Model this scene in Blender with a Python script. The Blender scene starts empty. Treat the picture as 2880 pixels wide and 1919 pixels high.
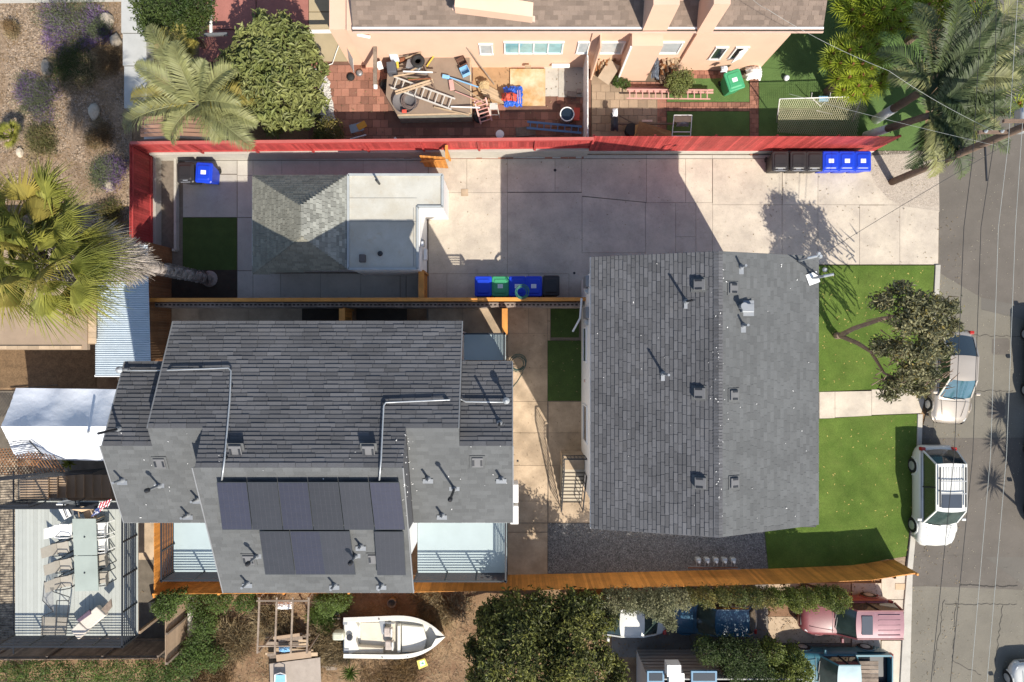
import bpy, math, random
import numpy as np
from mathutils import Vector, Matrix, Euler
random.seed(7); rng = np.random.default_rng(11)
PI = math.pi; R = math.radians
scene = bpy.context.scene; COL = scene.collection
H = 31.0; S = 58.0          # camera height (m); photograph pixels per metre at ground level
# ---------------------------------------------------------------- camera
cd = bpy.data.cameras.new('camera'); cam = bpy.data.objects.new('camera', cd); COL.objects.link(cam)
cam.location = (0, 0, H); cam.rotation_euler = (0, 0, 0)
cd.sensor_width = 36; cd.lens = 36*(S*H)/2880.0; cd.clip_end = 2000; cd.clip_start = .1
scene.camera = cam
# ---------------------------------------------------------------- light
SX, SY = -.49, .87            # shadow displacement (m) per metre of height
SUN = Vector((-SX, -SY, 1)).normalized()
w = bpy.data.worlds.new('World'); scene.world = w; w.use_nodes = True
nt = w.node_tree; sky = nt.nodes.new('ShaderNodeTexSky'); sky.sky_type = 'NISHITA'; sky.sun_disc = False
sky.sun_elevation = math.asin(SUN.z); sky.sun_rotation = math.atan2(SUN.x, SUN.y)
bg = nt.nodes['Background']; nt.links.new(sky.outputs[0], bg.inputs[0]); bg.inputs[1].default_value = .12
sd = bpy.data.lights.new('sun', 'SUN'); sd.energy = 4.7; sd.angle = R(.5); sd.color = (1, .93, .82)
sun = bpy.data.objects.new('sun', sd); COL.objects.link(sun); sun.location = (0, 0, 60)
sun.rotation_euler = SUN.to_track_quat('Z', 'Y').to_euler()
scene.view_settings.view_transform = 'Standard'; scene.view_settings.look = 'None'
scene.view_settings.exposure = .58; scene.view_settings.gamma = 1; scene.view_settings.use_curve_mapping = False
scene.render.engine = 'CYCLES'
# ---------------------------------------------------------------- coordinates
def A(px, py, h=0.0):   # the point at height h that shows at photograph pixel (px, py)
    k = (1-h/H)/S; return Vector(((px-1440)*k, (960-py)*k, h))
def G(px, py, z=0.0):   # plan position in ground pixels, at height z
    return Vector(((px-1440)/S, (960-py)/S, z))
# ---------------------------------------------------------------- materials
MATS = {}
def mat(name, col, rough=.8, var=.12, scale=2.0, piece=.0, bump=.0, bscale=40., metal=0., spec=.4, col2=None, mix=.5, fine=0., fscale=60., coat=0., trans=0., alpha=1., wear=0., wcol=(.1, .08, .06)):
    if name in MATS: return MATS[name]
    m = bpy.data.materials.new(name); m.use_nodes = True; n = m.node_tree.nodes; L = m.node_tree.links
    b = n['Principled BSDF']; b.inputs['Roughness'].default_value = rough; b.inputs['Metallic'].default_value = metal
    b.inputs['Specular IOR Level'].default_value = spec; b.inputs['Coat Weight'].default_value = coat
    b.inputs['Coat Roughness'].default_value = .08
    b.inputs['Transmission Weight'].default_value = trans; b.inputs['Alpha'].default_value = alpha
    geo = n.new('ShaderNodeNewGeometry')
    def noise(sc, det=5, ro=.6):
        t = n.new('ShaderNodeTexNoise'); t.inputs['Scale'].default_value = sc; t.inputs['Detail'].default_value = det
        t.inputs['Roughness'].default_value = ro; L.new(geo.outputs['Position'], t.inputs['Vector']); return t.outputs['Fac']
    def mth(op, a, c):
        q = n.new('ShaderNodeMath'); q.operation = op
        for i, v in enumerate((a, c)):
            if isinstance(v, (int, float)): q.inputs[i].default_value = v
            else: L.new(v, q.inputs[i])
        return q.outputs[0]
    def mixc(f, a, c):
        q = n.new('ShaderNodeMix'); q.data_type = 'RGBA'
        for i, v in ((0, f), (6, a), (7, c)):
            if isinstance(v, (int, float)): q.inputs[i].default_value = v
            elif isinstance(v, tuple): q.inputs[i].default_value = (*v, 1)
            else: L.new(v, q.inputs[i])
        return q.outputs[2]
    c = tuple(col)
    if col2:
        f = noise(scale*.7, 6, .65); rmp = n.new('ShaderNodeMapRange'); rmp.inputs[1].default_value = .5-.12; rmp.inputs[2].default_value = .5+.12
        L.new(f, rmp.inputs[0]); c = mixc(mth('MULTIPLY', rmp.outputs[0], mix*2 if mix < .5 else 1.), c, tuple(col2))
    val = None
    if var: val = mth('MULTIPLY_ADD', noise(scale), 4*var); n[-1].inputs[2].default_value = 1-2*var
    if fine:
        v2 = mth('MULTIPLY_ADD', noise(fscale, 2, .5), 4*fine); n[-1].inputs[2].default_value = 1-2*fine
        val = v2 if val is None else mth('MULTIPLY', val, v2)
    if piece:
        oi = n.new('ShaderNodeObjectInfo'); r = mth('FRACT', mth('ADD', oi.outputs['Random'], geo.outputs['Random Per Island']), 0)
        v3 = mth('MULTIPLY_ADD', r, 2*piece); n[-1].inputs[2].default_value = 1-piece
        val = v3 if val is None else mth('MULTIPLY', val, v3)
    if wear:
        f = noise(scale*2.3, 7, .7); rmp = n.new('ShaderNodeMapRange'); rmp.inputs[1].default_value = .56; rmp.inputs[2].default_value = .72
        L.new(f, rmp.inputs[0]); c = mixc(mth('MULTIPLY', rmp.outputs[0], wear), c, tuple(wcol))
    if val is not None:
        q = n.new('ShaderNodeVectorMath'); q.operation = 'SCALE'
        if isinstance(c, tuple): q.inputs[0].default_value = c
        else: L.new(c, q.inputs[0])
        L.new(val, q.inputs['Scale']); c = q.outputs[0]
    if isinstance(c, tuple): b.inputs['Base Color'].default_value = (*c, 1)
    else: L.new(c, b.inputs['Base Color'])
    if bump:
        bp = n.new('ShaderNodeBump'); bp.inputs['Strength'].default_value = min(1, bump); bp.inputs['Distance'].default_value = .03
        L.new(noise(bscale, 4, .6), bp.inputs['Height']); L.new(bp.outputs[0], b.inputs['Normal'])
    MATS[name] = m; return m
def leafmat(name, c1, c2, piece=.35, tr=.25):
    if name in MATS: return MATS[name]
    m = mat(name, c1, .55, .25, .9, piece=piece, col2=c2, spec=.35)
    n = m.node_tree.nodes; L = m.node_tree.links; b = n['Principled BSDF']
    t = n.new('ShaderNodeBsdfTranslucent'); src = b.inputs['Base Color'].links[0].from_socket
    L.new(src, t.inputs['Color']); mx = n.new('ShaderNodeMixShader'); mx.inputs[0].default_value = tr
    L.new(b.outputs[0], mx.inputs[1]); L.new(t.outputs[0], mx.inputs[2]); L.new(mx.outputs[0], n['Material Output'].inputs[0])
    return m
CONC = mat('concrete', (.52, .455, .365), .9, .11, 1.1, piece=.06, bump=.15, bscale=30, col2=(.42, .365, .30), fine=.07, fscale=25, wear=.38, wcol=(.27, .215, .165))
CONCG = mat('concrete_grey', (.42, .395, .345), .9, .12, 1.3, piece=.08, bump=.12, fine=.06, fscale=25, wear=.3, wcol=(.2, .18, .15))
CONCS = mat('concrete_stained', (.45, .345, .24), .9, .15, 1.2, piece=.10, bump=.12, col2=(.31, .235, .16), fine=.06, fscale=25, wear=.4, wcol=(.2, .14, .09))
JOINT = mat('joint_dirt', (.17, .14, .11), .95, .2, 6)
ASPH = mat('asphalt', (.130, .120, .103), .92, .12, .5, bump=.25, bscale=60, col2=(.125, .114, .098), fine=.12, fscale=45, wear=.35, wcol=(.09, .083, .072))
ASPH2 = mat('asphalt_patch', (.118, .104, .088), .92, .15, .8, bump=.2, bscale=60, fine=.1, fscale=45, wear=.3, wcol=(.17, .15, .13))
ASPH3 = mat('asphalt_pale', (.160, .146, .117), .92, .14, .7, bump=.25, bscale=60, fine=.12, fscale=45, wear=.35, wcol=(.15, .135, .12))
DIRT = mat('dirt', (.26, .17, .095), .95, .22, 1.2, bump=.6, bscale=14, col2=(.17, .10, .055), fine=.2, fscale=18, wear=.5, wcol=(.12, .08, .045))
SOIL_SHADE = mat('dark_soil_and_shade', (.045, .035, .025), .95, .25, 3, bump=.6, bscale=20)
GRAV = mat('gravel_tan', (.27, .195, .13), .95, .2, 1.4, bump=.8, bscale=16, col2=(.19, .13, .08), fine=.28, fscale=9)
GRAVD = mat('gravel_grey', (.155, .15, .145), .95, .12, 2, bump=.9, bscale=26, fine=.35, fscale=16)
PEB = mat('pebbles_pale', (.40, .345, .285), .95, .12, 2, bump=.8, bscale=30, fine=.22, fscale=18)
TURF = mat('artificial_turf', (.078, .128, .022), .9, .22, .9, bump=1., bscale=45, col2=(.105, .155, .030), fine=.34, fscale=40, spec=.15, wear=.28, wcol=(.15, .15, .05))
TURF2 = mat('artificial_turf_cool', (.10, .165, .05), .9, .15, 1.4, bump=1., bscale=55, fine=.25, fscale=38, spec=.15)
BRICK = mat('brick_paver', (.27, .125, .085), .9, .15, 1.5, piece=.28, bump=.2, fine=.1, fscale=30, wear=.3, wcol=(.3, .22, .16))
PAVER = mat('tan_paver', (.30, .22, .15), .9, .15, 1.5, piece=.2, bump=.2, fine=.1, fscale=30)
REDC = mat('red_concrete', (.30, .12, .095), .9, .14, 1.4, piece=.1, fine=.06, wear=.25, wcol=(.35, .2, .15))
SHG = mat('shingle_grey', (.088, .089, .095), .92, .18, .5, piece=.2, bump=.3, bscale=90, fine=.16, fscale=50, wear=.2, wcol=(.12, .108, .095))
SHG2 = mat('shingle_grey_sunlit', (.102, .106, .107), .92, .14, .8, piece=.12, bump=.3, bscale=90, fine=.12, fscale=50)  # paler copy for the sun-facing slopes, sunlight put into the colour
SHW = mat('shingle_weathered', (.195, .19, .155), .92, .12, 1.2, piece=.2, bump=.3, bscale=80, fine=.12, fscale=40, wear=.3, wcol=(.15, .14, .115))
SHB = mat('shingle_brown', (.19, .145, .115), .92, .14, 1.2, piece=.2, bump=.3, bscale=80, fine=.12, fscale=40, wear=.4, wcol=(.26, .2, .15))
FLAT = mat('flat_roof_grey', (.47, .46, .41), .85, .1, 1.0, fine=.04, fscale=20, col2=(.42, .395, .33), wear=.45, wcol=(.36, .28, .18))
WHITE = mat('white_stucco', (.76, .75, .73), .85, .04, 2, bump=.1)
WPAINT = mat('white_paint', (.78, .77, .74), .6, .05, 3)
PINK = mat('pink_stucco', (.66, .44, .32), .88, .05, 1.2, bump=.15, bscale=30, fine=.03, wear=.15, wcol=(.55, .36, .25))
PINKT = mat('pink_trim', (.60, .42, .34), .85, .06, 2)
REDW = mat('red_fence_wood', (.36, .052, .048), .6, .2, 1.2, piece=.26, fine=.12, fscale=12, spec=.3, wear=.35, wcol=(.45, .16, .13))
REDP = mat('red_fence_cap', (.42, .105, .09), .6, .1, 2.5, fine=.06)
ORW = mat('orange_stained_wood', (.56, .235, .05), .6, .2, 1.8, piece=.22, fine=.10, fscale=16)
BRW = mat('brown_wood_and_shade', (.26, .12, .05), .75, .2, 2.5, piece=.25, fine=.12, fscale=14)  # brown wood; also paints the shade on the orange west fence
GRW = mat('weathered_wood', (.24, .19, .145), .85, .2, 2.5, piece=.25, fine=.15, fscale=16, col2=(.17, .13, .10))
PALEW = mat('pale_wood', (.42, .31, .20), .8, .15, 3, piece=.2, fine=.1)
TANW = mat('tan_plank', (.34, .245, .165), .8, .12, 2, piece=.15, fine=.08)
PLY = mat('plywood', (.40, .235, .09), .8, .12, 3, fine=.15, fscale=14)
DECK = mat('grey_deck_board', (.37, .385, .355), .75, .05, 2, piece=.08)
DECKB = mat('blue_grey_deck', (.36, .43, .44), .7, .04, 2)
BLK = mat('black_metal', (.018, .02, .024), .45, .1, 4, spec=.5)
STEEL = mat('grey_steel', (.30, .31, .32), .45, .1, 4, metal=.6)
GALV = mat('galvanised', (.45, .47, .48), .45, .1, 6, metal=.5)
ALU = mat('aluminium', (.66, .63, .56), .4, .08, 5, metal=.35)
RUBB = mat('black_rubber', (.02, .02, .02), .8, .1, 6)
GLASS = mat('dark_glass', (.02, .03, .035), .05, 0, 1, spec=.9, coat=.6)
TEALG = mat('teal_curtain_glass', (.20, .42, .45), .12, .25, 3, spec=.8, coat=.5)
PALEG = mat('pale_blind_glass', (.42, .46, .47), .12, .15, 3, spec=.8, coat=.5)
BLUE = mat('blue_plastic', (.008, .045, .50), .42, .06, 3, fine=.02)
GREEN = mat('green_plastic', (.05, .30, .14), .42, .08, 3)
BLACKP = mat('black_plastic', (.024, .022, .022), .45, .1, 4)
LBL = mat('label_white', (.72, .74, .76), .6, .08, 8)
LBLK = mat('label_grey_print', (.42, .45, .50), .6, .05, 8)
CORR = mat('corrugated_grey', (.46, .52, .56), .55, .08, 2, metal=.15)
CANV = mat('white_tarp', (.66, .69, .74), .6, .04, 1, bump=.9, bscale=2.2)
PV = mat('solar_cell', (.022, .023, .028), .42, .1, 3, piece=.25, spec=.5, fine=.12, fscale=30, coat=.12)
PVB = mat('solar_cell_blue', (.024, .025, .042), .42, .1, 3, piece=.2, spec=.5, fine=.12, fscale=30, coat=.12)
BARK = mat('bark', (.16, .11, .08), .9, .25, 5, bump=.6, bscale=20)
BARKP = mat('palm_bark', (.27, .235, .21), .9, .25, 5, bump=.8, bscale=14, piece=.3)
STRAW = leafmat('dead_frond', (.40, .35, .30), (.30, .26, .22), .4, .1)
ROCK = mat('rock', (.42, .36, .28), .9, .25, 3, bump=.5, piece=.3)
CMU = mat('block_grey', (.26, .215, .185), .9, .15, 5, piece=.2, fine=.15, fscale=20)
BOATW = mat('boat_white', (.60, .585, .53), .5, .08, 3, wear=.25, wcol=(.4, .33, .24))
BOATF = mat('boat_floor', (.54, .49, .40), .7, .1, 2, wear=.3, wcol=(.4, .3, .2))
REDPL = mat('red_plastic', (.55, .08, .05), .5, .1, 3)
PINKF = mat('faded_pink', (.55, .30, .26), .6, .12, 4)
BLUEL = mat('light_blue', (.22, .45, .68), .5, .1, 3)
BLUET = mat('blue_tarp', (.02, .10, .50), .45, .15, 4, bump=1., bscale=8)
YEL = mat('yellow', (.60, .42, .06), .55, .1, 3)
RUST = mat('rust', (.20, .075, .035), .85, .3, 6)
# ---------------------------------------------------------------- mesh helpers
ORG = {}
def tag(o, label=None, cat=None, group=None, kind=None):
    if label: o['label'] = label
    if cat: o['category'] = cat
    if group: o['group'] = group
    if kind: o['kind'] = kind
    return o
def empty(name, loc=(0, 0, 0), rz=0, label=None, cat=None, group=None, kind=None):
    o = bpy.data.objects.new(name, None); o.empty_display_size = .3; COL.objects.link(o)
    o.location = loc; o.rotation_euler = (0, 0, rz); ORG[o.name] = Vector(loc)
    return tag(o, label, cat, group, kind)
def put(o, parent):
    COL.objects.link(o); o.parent = parent
    if parent is not None: ORG[o.name] = ORG[parent.name]
    return o
class MB:
    def __init__(s): s.v = []; s.f = []
    def add(s, vs, fs):
        b = len(s.v); s.v += [tuple(q) for q in vs]; s.f += [tuple(i+b for i in f) for f in fs]; return s
    def box(s, c, d, rz=0, M=None):
        x, y, z = (q/2 for q in d); ca, sa = math.cos(rz), math.sin(rz); vs = []
        for k in (-z, z):
            for i, j in ((-x, -y), (x, -y), (x, y), (-x, y)):
                p = Vector((i*ca-j*sa, i*sa+j*ca, k))
                if M: p = M @ Vector((i, j, k))
                vs.append(p+Vector(c))
        return s.add(vs, [(3, 2, 1, 0), (4, 5, 6, 7), (0, 1, 5, 4), (1, 2, 6, 5), (2, 3, 7, 6), (3, 0, 4, 7)])
    def prism(s, poly, z0, z1):
        n = len(poly); vs = [(p[0], p[1], z0) for p in poly]+[(p[0], p[1], z1) for p in poly]
        a = sum(poly[i][0]*poly[(i+1) % n][1]-poly[(i+1) % n][0]*poly[i][1] for i in range(n))
        f = [tuple(range(n))[::-1], tuple(range(n, 2*n))]+[(i, (i+1) % n, n+(i+1) % n, n+i) for i in range(n)]
        if a < 0: f = [q[::-1] for q in f]
        return s.add(vs, f)
    def slabpoly(s, pts, th):   # 3-D polygon thickened downward
        n = len(pts); vs = [Vector(p) for p in pts]; vs += [p-Vector((0, 0, th)) for p in vs]
        return s.add(vs, [tuple(range(n)), tuple(range(n, 2*n))[::-1]]+[(i, n+i, n+(i+1) % n, (i+1) % n) for i in range(n)])
    def bar(s, a, b, wd, th=None, up=(0, 0, 1)):
        a, b = Vector(a), Vector(b); th = th or wd; d = (b-a)
        if d.length < 1e-6: return s
        d.normalize(); u = Vector(up)
        if abs(d.dot(u)) > .98: u = Vector((0, 1, 0))
        r = d.cross(u).normalized()*wd/2; q = r.cross(d).normalized()*th/2
        vs = [a-r-q, a+r-q, a+r+q, a-r+q, b-r-q, b+r-q, b+r+q, b-r+q]
        return s.add(vs, [(0, 1, 2, 3), (7, 6, 5, 4), (0, 4, 5, 1), (1, 5, 6, 2), (2, 6, 7, 3), (3, 7, 4, 0)])
    def tube(s, pts, r, n=8, cap=True):
        pts = [Vector(p) for p in pts]; rs = r if isinstance(r, (list, tuple)) else [r]*len(pts); vs = []; prev = None
        for i, p in enumerate(pts):
            d = (pts[min(i+1, len(pts)-1)]-pts[max(i-1, 0)])
            d = d.normalized() if d.length > 1e-9 else Vector((0, 0, 1))
            if prev is None: u = d.orthogonal().normalized()
            else:
                u = prev-d*prev.dot(d); u = u.normalized() if u.length > 1e-6 else d.orthogonal().normalized()
            prev = u; t = d.cross(u)
            vs += [p+(u*math.cos(2*PI*k/n)+t*math.sin(2*PI*k/n))*rs[i] for k in range(n)]
        fs = [(i*n+k, i*n+(k+1) % n, (i+1)*n+(k+1) % n, (i+1)*n+k) for i in range(len(pts)-1) for k in range(n)]
        if cap: fs += [tuple(range(n))[::-1], tuple((len(pts)-1)*n+k for k in range(n))]
        return s.add(vs, fs)
    def lathe(s, prof, c=(0, 0, 0), n=16, M=None):
        vs = []
        for r, z in prof:
            for k in range(n):
                p = Vector((r*math.cos(2*PI*k/n), r*math.sin(2*PI*k/n), z))
                if M: p = M @ p
                vs.append(p+Vector(c))
        fs = [(i*n+k, i*n+(k+1) % n, (i+1)*n+(k+1) % n, (i+1)*n+k) for i in range(len(prof)-1) for k in range(n)]
        fs += [tuple(range(n))[::-1], tuple((len(prof)-1)*n+k for k in range(n))]
        return s.add(vs, fs)
    def ribbon(s, pts, wd, up=(0, 0, 1)):
        pts = [Vector(p) for p in pts]; vs = []
        for i, p in enumerate(pts):
            d = (pts[min(i+1, len(pts)-1)]-pts[max(i-1, 0)]).normalized(); r = d.cross(Vector(up)).normalized()*wd/2; vs += [p-r, p+r]
        return s.add(vs, [(2*i, 2*i+1, 2*i+3, 2*i+2) for i in range(len(pts)-1)])
    def build(s, name, m, parent=None, label=None, cat=None, group=None, kind=None, smooth=False, bevel=0):
        me = bpy.data.meshes.new(name)
        if parent is not None: o0 = ORG[parent.name]
        else:
            xs = [v[0] for v in s.v]; ys = [v[1] for v in s.v]; o0 = Vector(((min(xs)+max(xs))/2, (min(ys)+max(ys))/2, min(v[2] for v in s.v)))
        me.from_pydata([(v[0]-o0.x, v[1]-o0.y, v[2]-o0.z) for v in s.v], [], s.f); me.materials.append(m); me.update()
        if smooth: me.polygons.foreach_set('use_smooth', [True]*len(me.polygons))
        o = bpy.data.objects.new(name, me); put(o, parent)
        if parent is None: o.location = o0; ORG[o.name] = o0
        if bevel:
            bv = o.modifiers.new('bevel', 'BEVEL'); bv.width = bevel; bv.segments = 2; bv.limit_method = 'ANGLE'
        if smooth == 'sub':
            sm = o.modifiers.new('subsurf', 'SUBSURF'); sm.levels = 1; sm.render_levels = 1
        return tag(o, label, cat, group, kind)
def copy_tree(o, parent=None, label=None):
    c = o.copy(); COL.objects.link(c); c.parent = parent
    if label: c['label'] = label
    for ch in list(o.children): copy_tree(ch, c)
    return c
def clone(o, loc, rz=None, label=None):
    c = copy_tree(o, None, label); c.location = loc
    if rz is not None: c.rotation_euler = (0, 0, rz)
    return c
# repeated pieces: unit mesh + one matrix each; first 300 are objects, the rest one joined part
UNIT = {}
def unit(kind):
    if kind in UNIT: return UNIT[kind]
    if kind == 'box':
        v = [(x, y, z) for z in (-.5, .5) for x, y in ((-.5, -.5), (.5, -.5), (.5, .5), (-.5, .5))]
    if kind == 'shingle':     # thick at the low edge (y=-.5), thin at the high edge
        v = [(-.5, -.5, 0), (.5, -.5, 0), (.5, .5, 0), (-.5, .5, 0), (-.5, -.5, 1), (.5, -.5, 1), (.5, .5, .05), (-.5, .5, .05)]
    f = [(3, 2, 1, 0), (4, 5, 6, 7), (0, 1, 5, 4), (1, 2, 6, 5), (2, 3, 7, 6), (3, 0, 4, 7)]
    UNIT[kind] = (v, f); return UNIT[kind]
def pieces(parent, name, mats4, m, kind='box', limit=300, rest=None):
    v, f = unit(kind); o0 = ORG[parent.name]
    if limit and mats4:
        key = (kind, m.name, name); me = UNIT.get(key)
        if me is None:
            me = bpy.data.meshes.new(name); me.from_pydata(v, [], f); me.materials.append(m); UNIT[key] = me
        for M in mats4[:limit]:
            o = bpy.data.objects.new(name, me); put(o, parent); N = M.copy(); N.translation = M.translation-o0; o.matrix_local = N
    left = mats4[limit:]
    if left:
        va = np.array([(*q, 1) for q in v]); arr = np.array([np.array(M) for M in left])
        P = np.einsum('nij,kj->nki', arr, va)[:, :, :3].reshape(-1, 3)-np.array(o0)
        n = len(left); fa = (np.array(f)[None]+np.arange(n)[:, None, None]*len(v)).reshape(-1, 4)
        me = fastmesh(rest or name+'_field', P, fa, m); o = bpy.data.objects.new(rest or name+'_field', me); put(o, parent); o['kind'] = 'stuff'
def fastmesh(name, P, F, m):
    me = bpy.data.meshes.new(name); P = np.asarray(P, dtype=np.float32); F = np.asarray(F, dtype=np.int32); k = F.shape[1]
    me.vertices.add(len(P)); me.vertices.foreach_set('co', P.ravel()); me.loops.add(F.size); me.loops.foreach_set('vertex_index', F.ravel())
    me.polygons.add(len(F)); me.polygons.foreach_set('loop_start', np.arange(0, F.size, k, dtype=np.int32))
    me.update(calc_edges=True); me.shade_flat()
    for q in (m if isinstance(m, (list, tuple)) else [m]): me.materials.append(q)
    return me
def fastobj(name, P, F, m, parent=None, **kw):
    P = np.asarray(P)
    if parent is not None: o0 = ORG[parent.name]
    else: o0 = Vector(((P[:, 0].min()+P[:, 0].max())/2, (P[:, 1].min()+P[:, 1].max())/2, P[:, 2].min()))
    o = bpy.data.objects.new(name, fastmesh(name, P-np.array(o0), F, m)); put(o, parent)
    if parent is None: o.location = o0; ORG[o.name] = o0
    return tag(o, **kw)
def mtx(c, xa, ya, za, d):
    M = Matrix.Identity(4)
    for i, (a, k) in enumerate(((xa, d[0]), (ya, d[1]), (za, d[2]))):
        for j in range(3): M[j][i] = a[j]*k
    M.translation = c; return M
def roof_pieces(parent, poly, up, course, tab, m, name='shingle', th=.022, limit=0, jitter=.25, half=False):
    """poly: planar 3-D convex polygon; up: horizontal direction pointing up the slope. Returns matrices."""
    P = [Vector(p) for p in poly]; nrm = (P[1]-P[0]).cross(P[2]-P[0]).normalized()
    if nrm.z < 0: nrm = -nrm
    va = Vector((up[0], up[1], 0)); va = (va-nrm*va.dot(nrm)).normalized(); ua = va.cross(nrm).normalized()
    o = P[0]; uv = [((p-o).dot(ua), (p-o).dot(va)) for p in P]; v0 = min(q[1] for q in uv); v1 = max(q[1] for q in uv); out = []
    nrow = max(1, round((v1-v0)/course)); c = (v1-v0)/nrow
    for i in range(nrow):
        vm = v0+(i+.5)*c; xs = []
        for k in range(len(uv)):
            a, b = uv[k], uv[(k+1) % len(uv)]
            if (a[1]-vm)*(b[1]-vm) < 0: xs.append(a[0]+(b[0]-a[0])*(vm-a[1])/(b[1]-a[1]))
        if len(xs) < 2: continue
        x0, x1 = min(xs), max(xs); x = x0; first = True
        while x < x1-.01:
            wd = tab*(1+random.uniform(-jitter, jitter))
            if first: wd *= random.choice((.4, .7, 1) if not half else (.5, 1)) ; first = False
            e = min(x+wd, x1)
            if x1-e < tab*.25: e = x1
            t = th*random.uniform(.7, 1.25)
            out.append(mtx(o+ua*((x+e)/2)+va*vm, ua, va, nrm, (e-x-.015, c*1.02, t))); x = e
    return out
def flat_poly(pts, z): return [G(px, py, z) for px, py in pts]
def sheet(name, pts, z, m, kind='structure', parent=None, label=None, th=.0):
    mb = MB(); P = flat_poly(pts, z)
    a = sum(P[i].x*P[(i+1) % len(P)].y-P[(i+1) % len(P)].x*P[i].y for i in range(len(P)))
    if a < 0: P = P[::-1]
    mb.add(P, [tuple(range(len(P)))]) if not th else mb.slabpoly(P, th)
    return mb.build(name, m, parent, kind=kind, label=label)
# ================================================================ GROUND
sheet('ground', [(-9000, -9000), (12000, -9000), (12000, 9000), (-9000, 9000)], -.06, DIRT)
sheet('garden_ground', [(-600, -600), (366, -600), (372, 690), (330, 700), (-600, 700)], -.03, GRAV)
sheet('street', [(2650, -3000), (4200, -3000), (4200, 6000), (2540, 6000), (2556, 1919), (2588, 1240), (2620, 1100), (2640, 590), (2650, 0)], -.02, ASPH)
# street patches and seams: thin layers of newer asphalt
sheet('asphalt_patch', [(2640, 330), (2880, 330), (2880, 862), (2760, 838), (2632, 762)], -.014, ASPH2)
sheet('asphalt_patch', [(2632, 762), (2760, 838), (2748, 1232), (2625, 1232)], -.010, ASPH3)
sheet('asphalt_patch', [(2560, 1568), (2760, 1560), (2880, 1648), (2875, 1660), (2556, 1648)], -.012, ASPH2)
sheet('asphalt_patch', [(2580, 1234), (2880, 1234), (2880, 1568), (2562, 1568)], -.015, ASPH2)
sheet('asphalt_patch', [(2716, 1232), (2714, 860), (2880, 900), (2880, 1232)], -.011, ASPH3)
sheet('asphalt_patch', [(2562, 1650), (2880, 1650), (2880, 2100), (2540, 2100)], -.013, ASPH3)
for x, y in ((2815, 976), (2802, 1155)):
    sheet('patched_cover', [(x-24, y-20), (x-18, y-23), (x+20, y-23), (x+25, y-18), (x+24, y+18), (x+18, y+22), (x-20, y+22), (x-25, y+17)], -.004, ASPH2)
# cracks in the asphalt
mb = MB()
def crack(pts, wd=.02, z=-.002, step=9, amp=3.0):
    q = []
    for (x0, y0), (x1, y1) in zip(pts, pts[1:]):
        n = max(2, int(math.hypot(x1-x0, y1-y0)/step))
        q += [G(x0+(x1-x0)*i/n+random.uniform(-amp, amp), y0+(y1-y0)*i/n+random.uniform(-amp, amp), z) for i in range(n)]
    q.append(G(*pts[-1], z)); mb.ribbon(q, wd)
crack([(2690, 1695), (2680, 1860), (2760, 1900)]); crack([(2660, 1700), (2860, 1700)]); crack([(2655, 1690), (2625, 1900)])
crack([(2720, 944), (2870, 946)]); crack([(2716, 1100), (2850, 1100)]); crack([(2820, 1704), (2800, 1860)]); crack([(2640, 760), (2630, 1000)])
crack([(2860, 1650), (2700, 1647)], .05)
mb.build('crack', mat('crack_dark', (.05, .045, .04), .95, .2, 4), None, kind='structure')
# --- kerb and verge strips
cv = empty('concrete_verge', G(2610, 700, 0), kind='structure')
for a, b in (([(2628, 746), (2642, 746), (2632, 960), (2618, 960)], 0), ([(2618, 962), (2632, 962), (2622, 1098), (2606, 1098)], 0), ([(2578, 1165), (2592, 1165), (2586, 1350), (2574, 1350)], 0), ([(2574, 1352), (2586, 1352), (2564, 1600), (2548, 1600)], 0), ([(2548, 1602), (2564, 1602), (2556, 1919), (2538, 2100), (2520, 2100), (2540, 1700)], 0)):
    mb = MB(); mb.slabpoly([p for p in flat_poly(a, .10)][::-1], .14); mb.build('kerb', CONCG, cv, bevel=.015)
# --- concrete court: dark bed with slabs set into it
def slabs(parent, rects, m, z=.02, gap=.015, th=.06, name='slab'):
    for r in rects:
        if len(r) == 4 and not isinstance(r[0], tuple): x0, y0, x1, y1 = r; pts = [(x0, y0), (x1, y0), (x1, y1), (x0, y1)]
        else: pts = list(r)
        P = flat_poly(pts, z+random.uniform(-.002, .003)); c = sum(P, Vector())/len(P)
        a = sum(P[i].x*P[(i+1) % len(P)].y-P[(i+1) % len(P)].x*P[i].y for i in range(len(P)))
        if a < 0: P = P[::-1]
        Q = []
        for p in P:
            d = Vector((p.x-c.x, p.y-c.y, 0)); Q.append(p-Vector((math.copysign(min(gap/2, abs(d.x)), d.x), math.copysign(min(gap/2, abs(d.y)), d.y), 0)))
        MB().slabpoly(Q, th).build(name, m, parent)
dw = empty('driveway', G(1900, 600, 0), kind='structure')
sheet('joint_bed', [(440, 425), (2640, 425), (2642, 746), (2300, 746), (1640, 900), (1640, 1480), (1542, 1480), (1542, 1622), (1200, 1622), (1200, 850), (440, 850)], -.012, JOINT, None, dw)
slabs(dw, [(445, 437, 560, 452), (560, 437, 700, 452), (700, 437, 830, 452), (830, 437, 1000, 452), (1000, 437, 1205, 452), (1205, 437, 1340, 447), (1340, 437, 1480, 447), (1480, 437, 1636, 447), (1636, 437, 1818, 447), (1818, 437, 2003, 447), (2003, 437, 2200, 447), (2200, 437, 2440, 447)], CONCG)
slabs(dw, [(515, 492, 667, 612), (520, 453, 667, 490), (668, 453, 712, 495), (668, 495, 712, 612), (668, 613, 712, 762), (668, 763, 712, 842), (712, 453, 793, 500), (793, 453, 900, 500), (900, 453, 1022, 500), (1022, 453, 1142, 500), (1142, 453, 1204, 535), (712, 770, 790, 842), (790, 770, 902, 842), (902, 770, 1015, 842), (1015, 770, 1125, 842), (1126, 770, 1142, 842), (1143, 770, 1203, 842)], CONCG)
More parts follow.
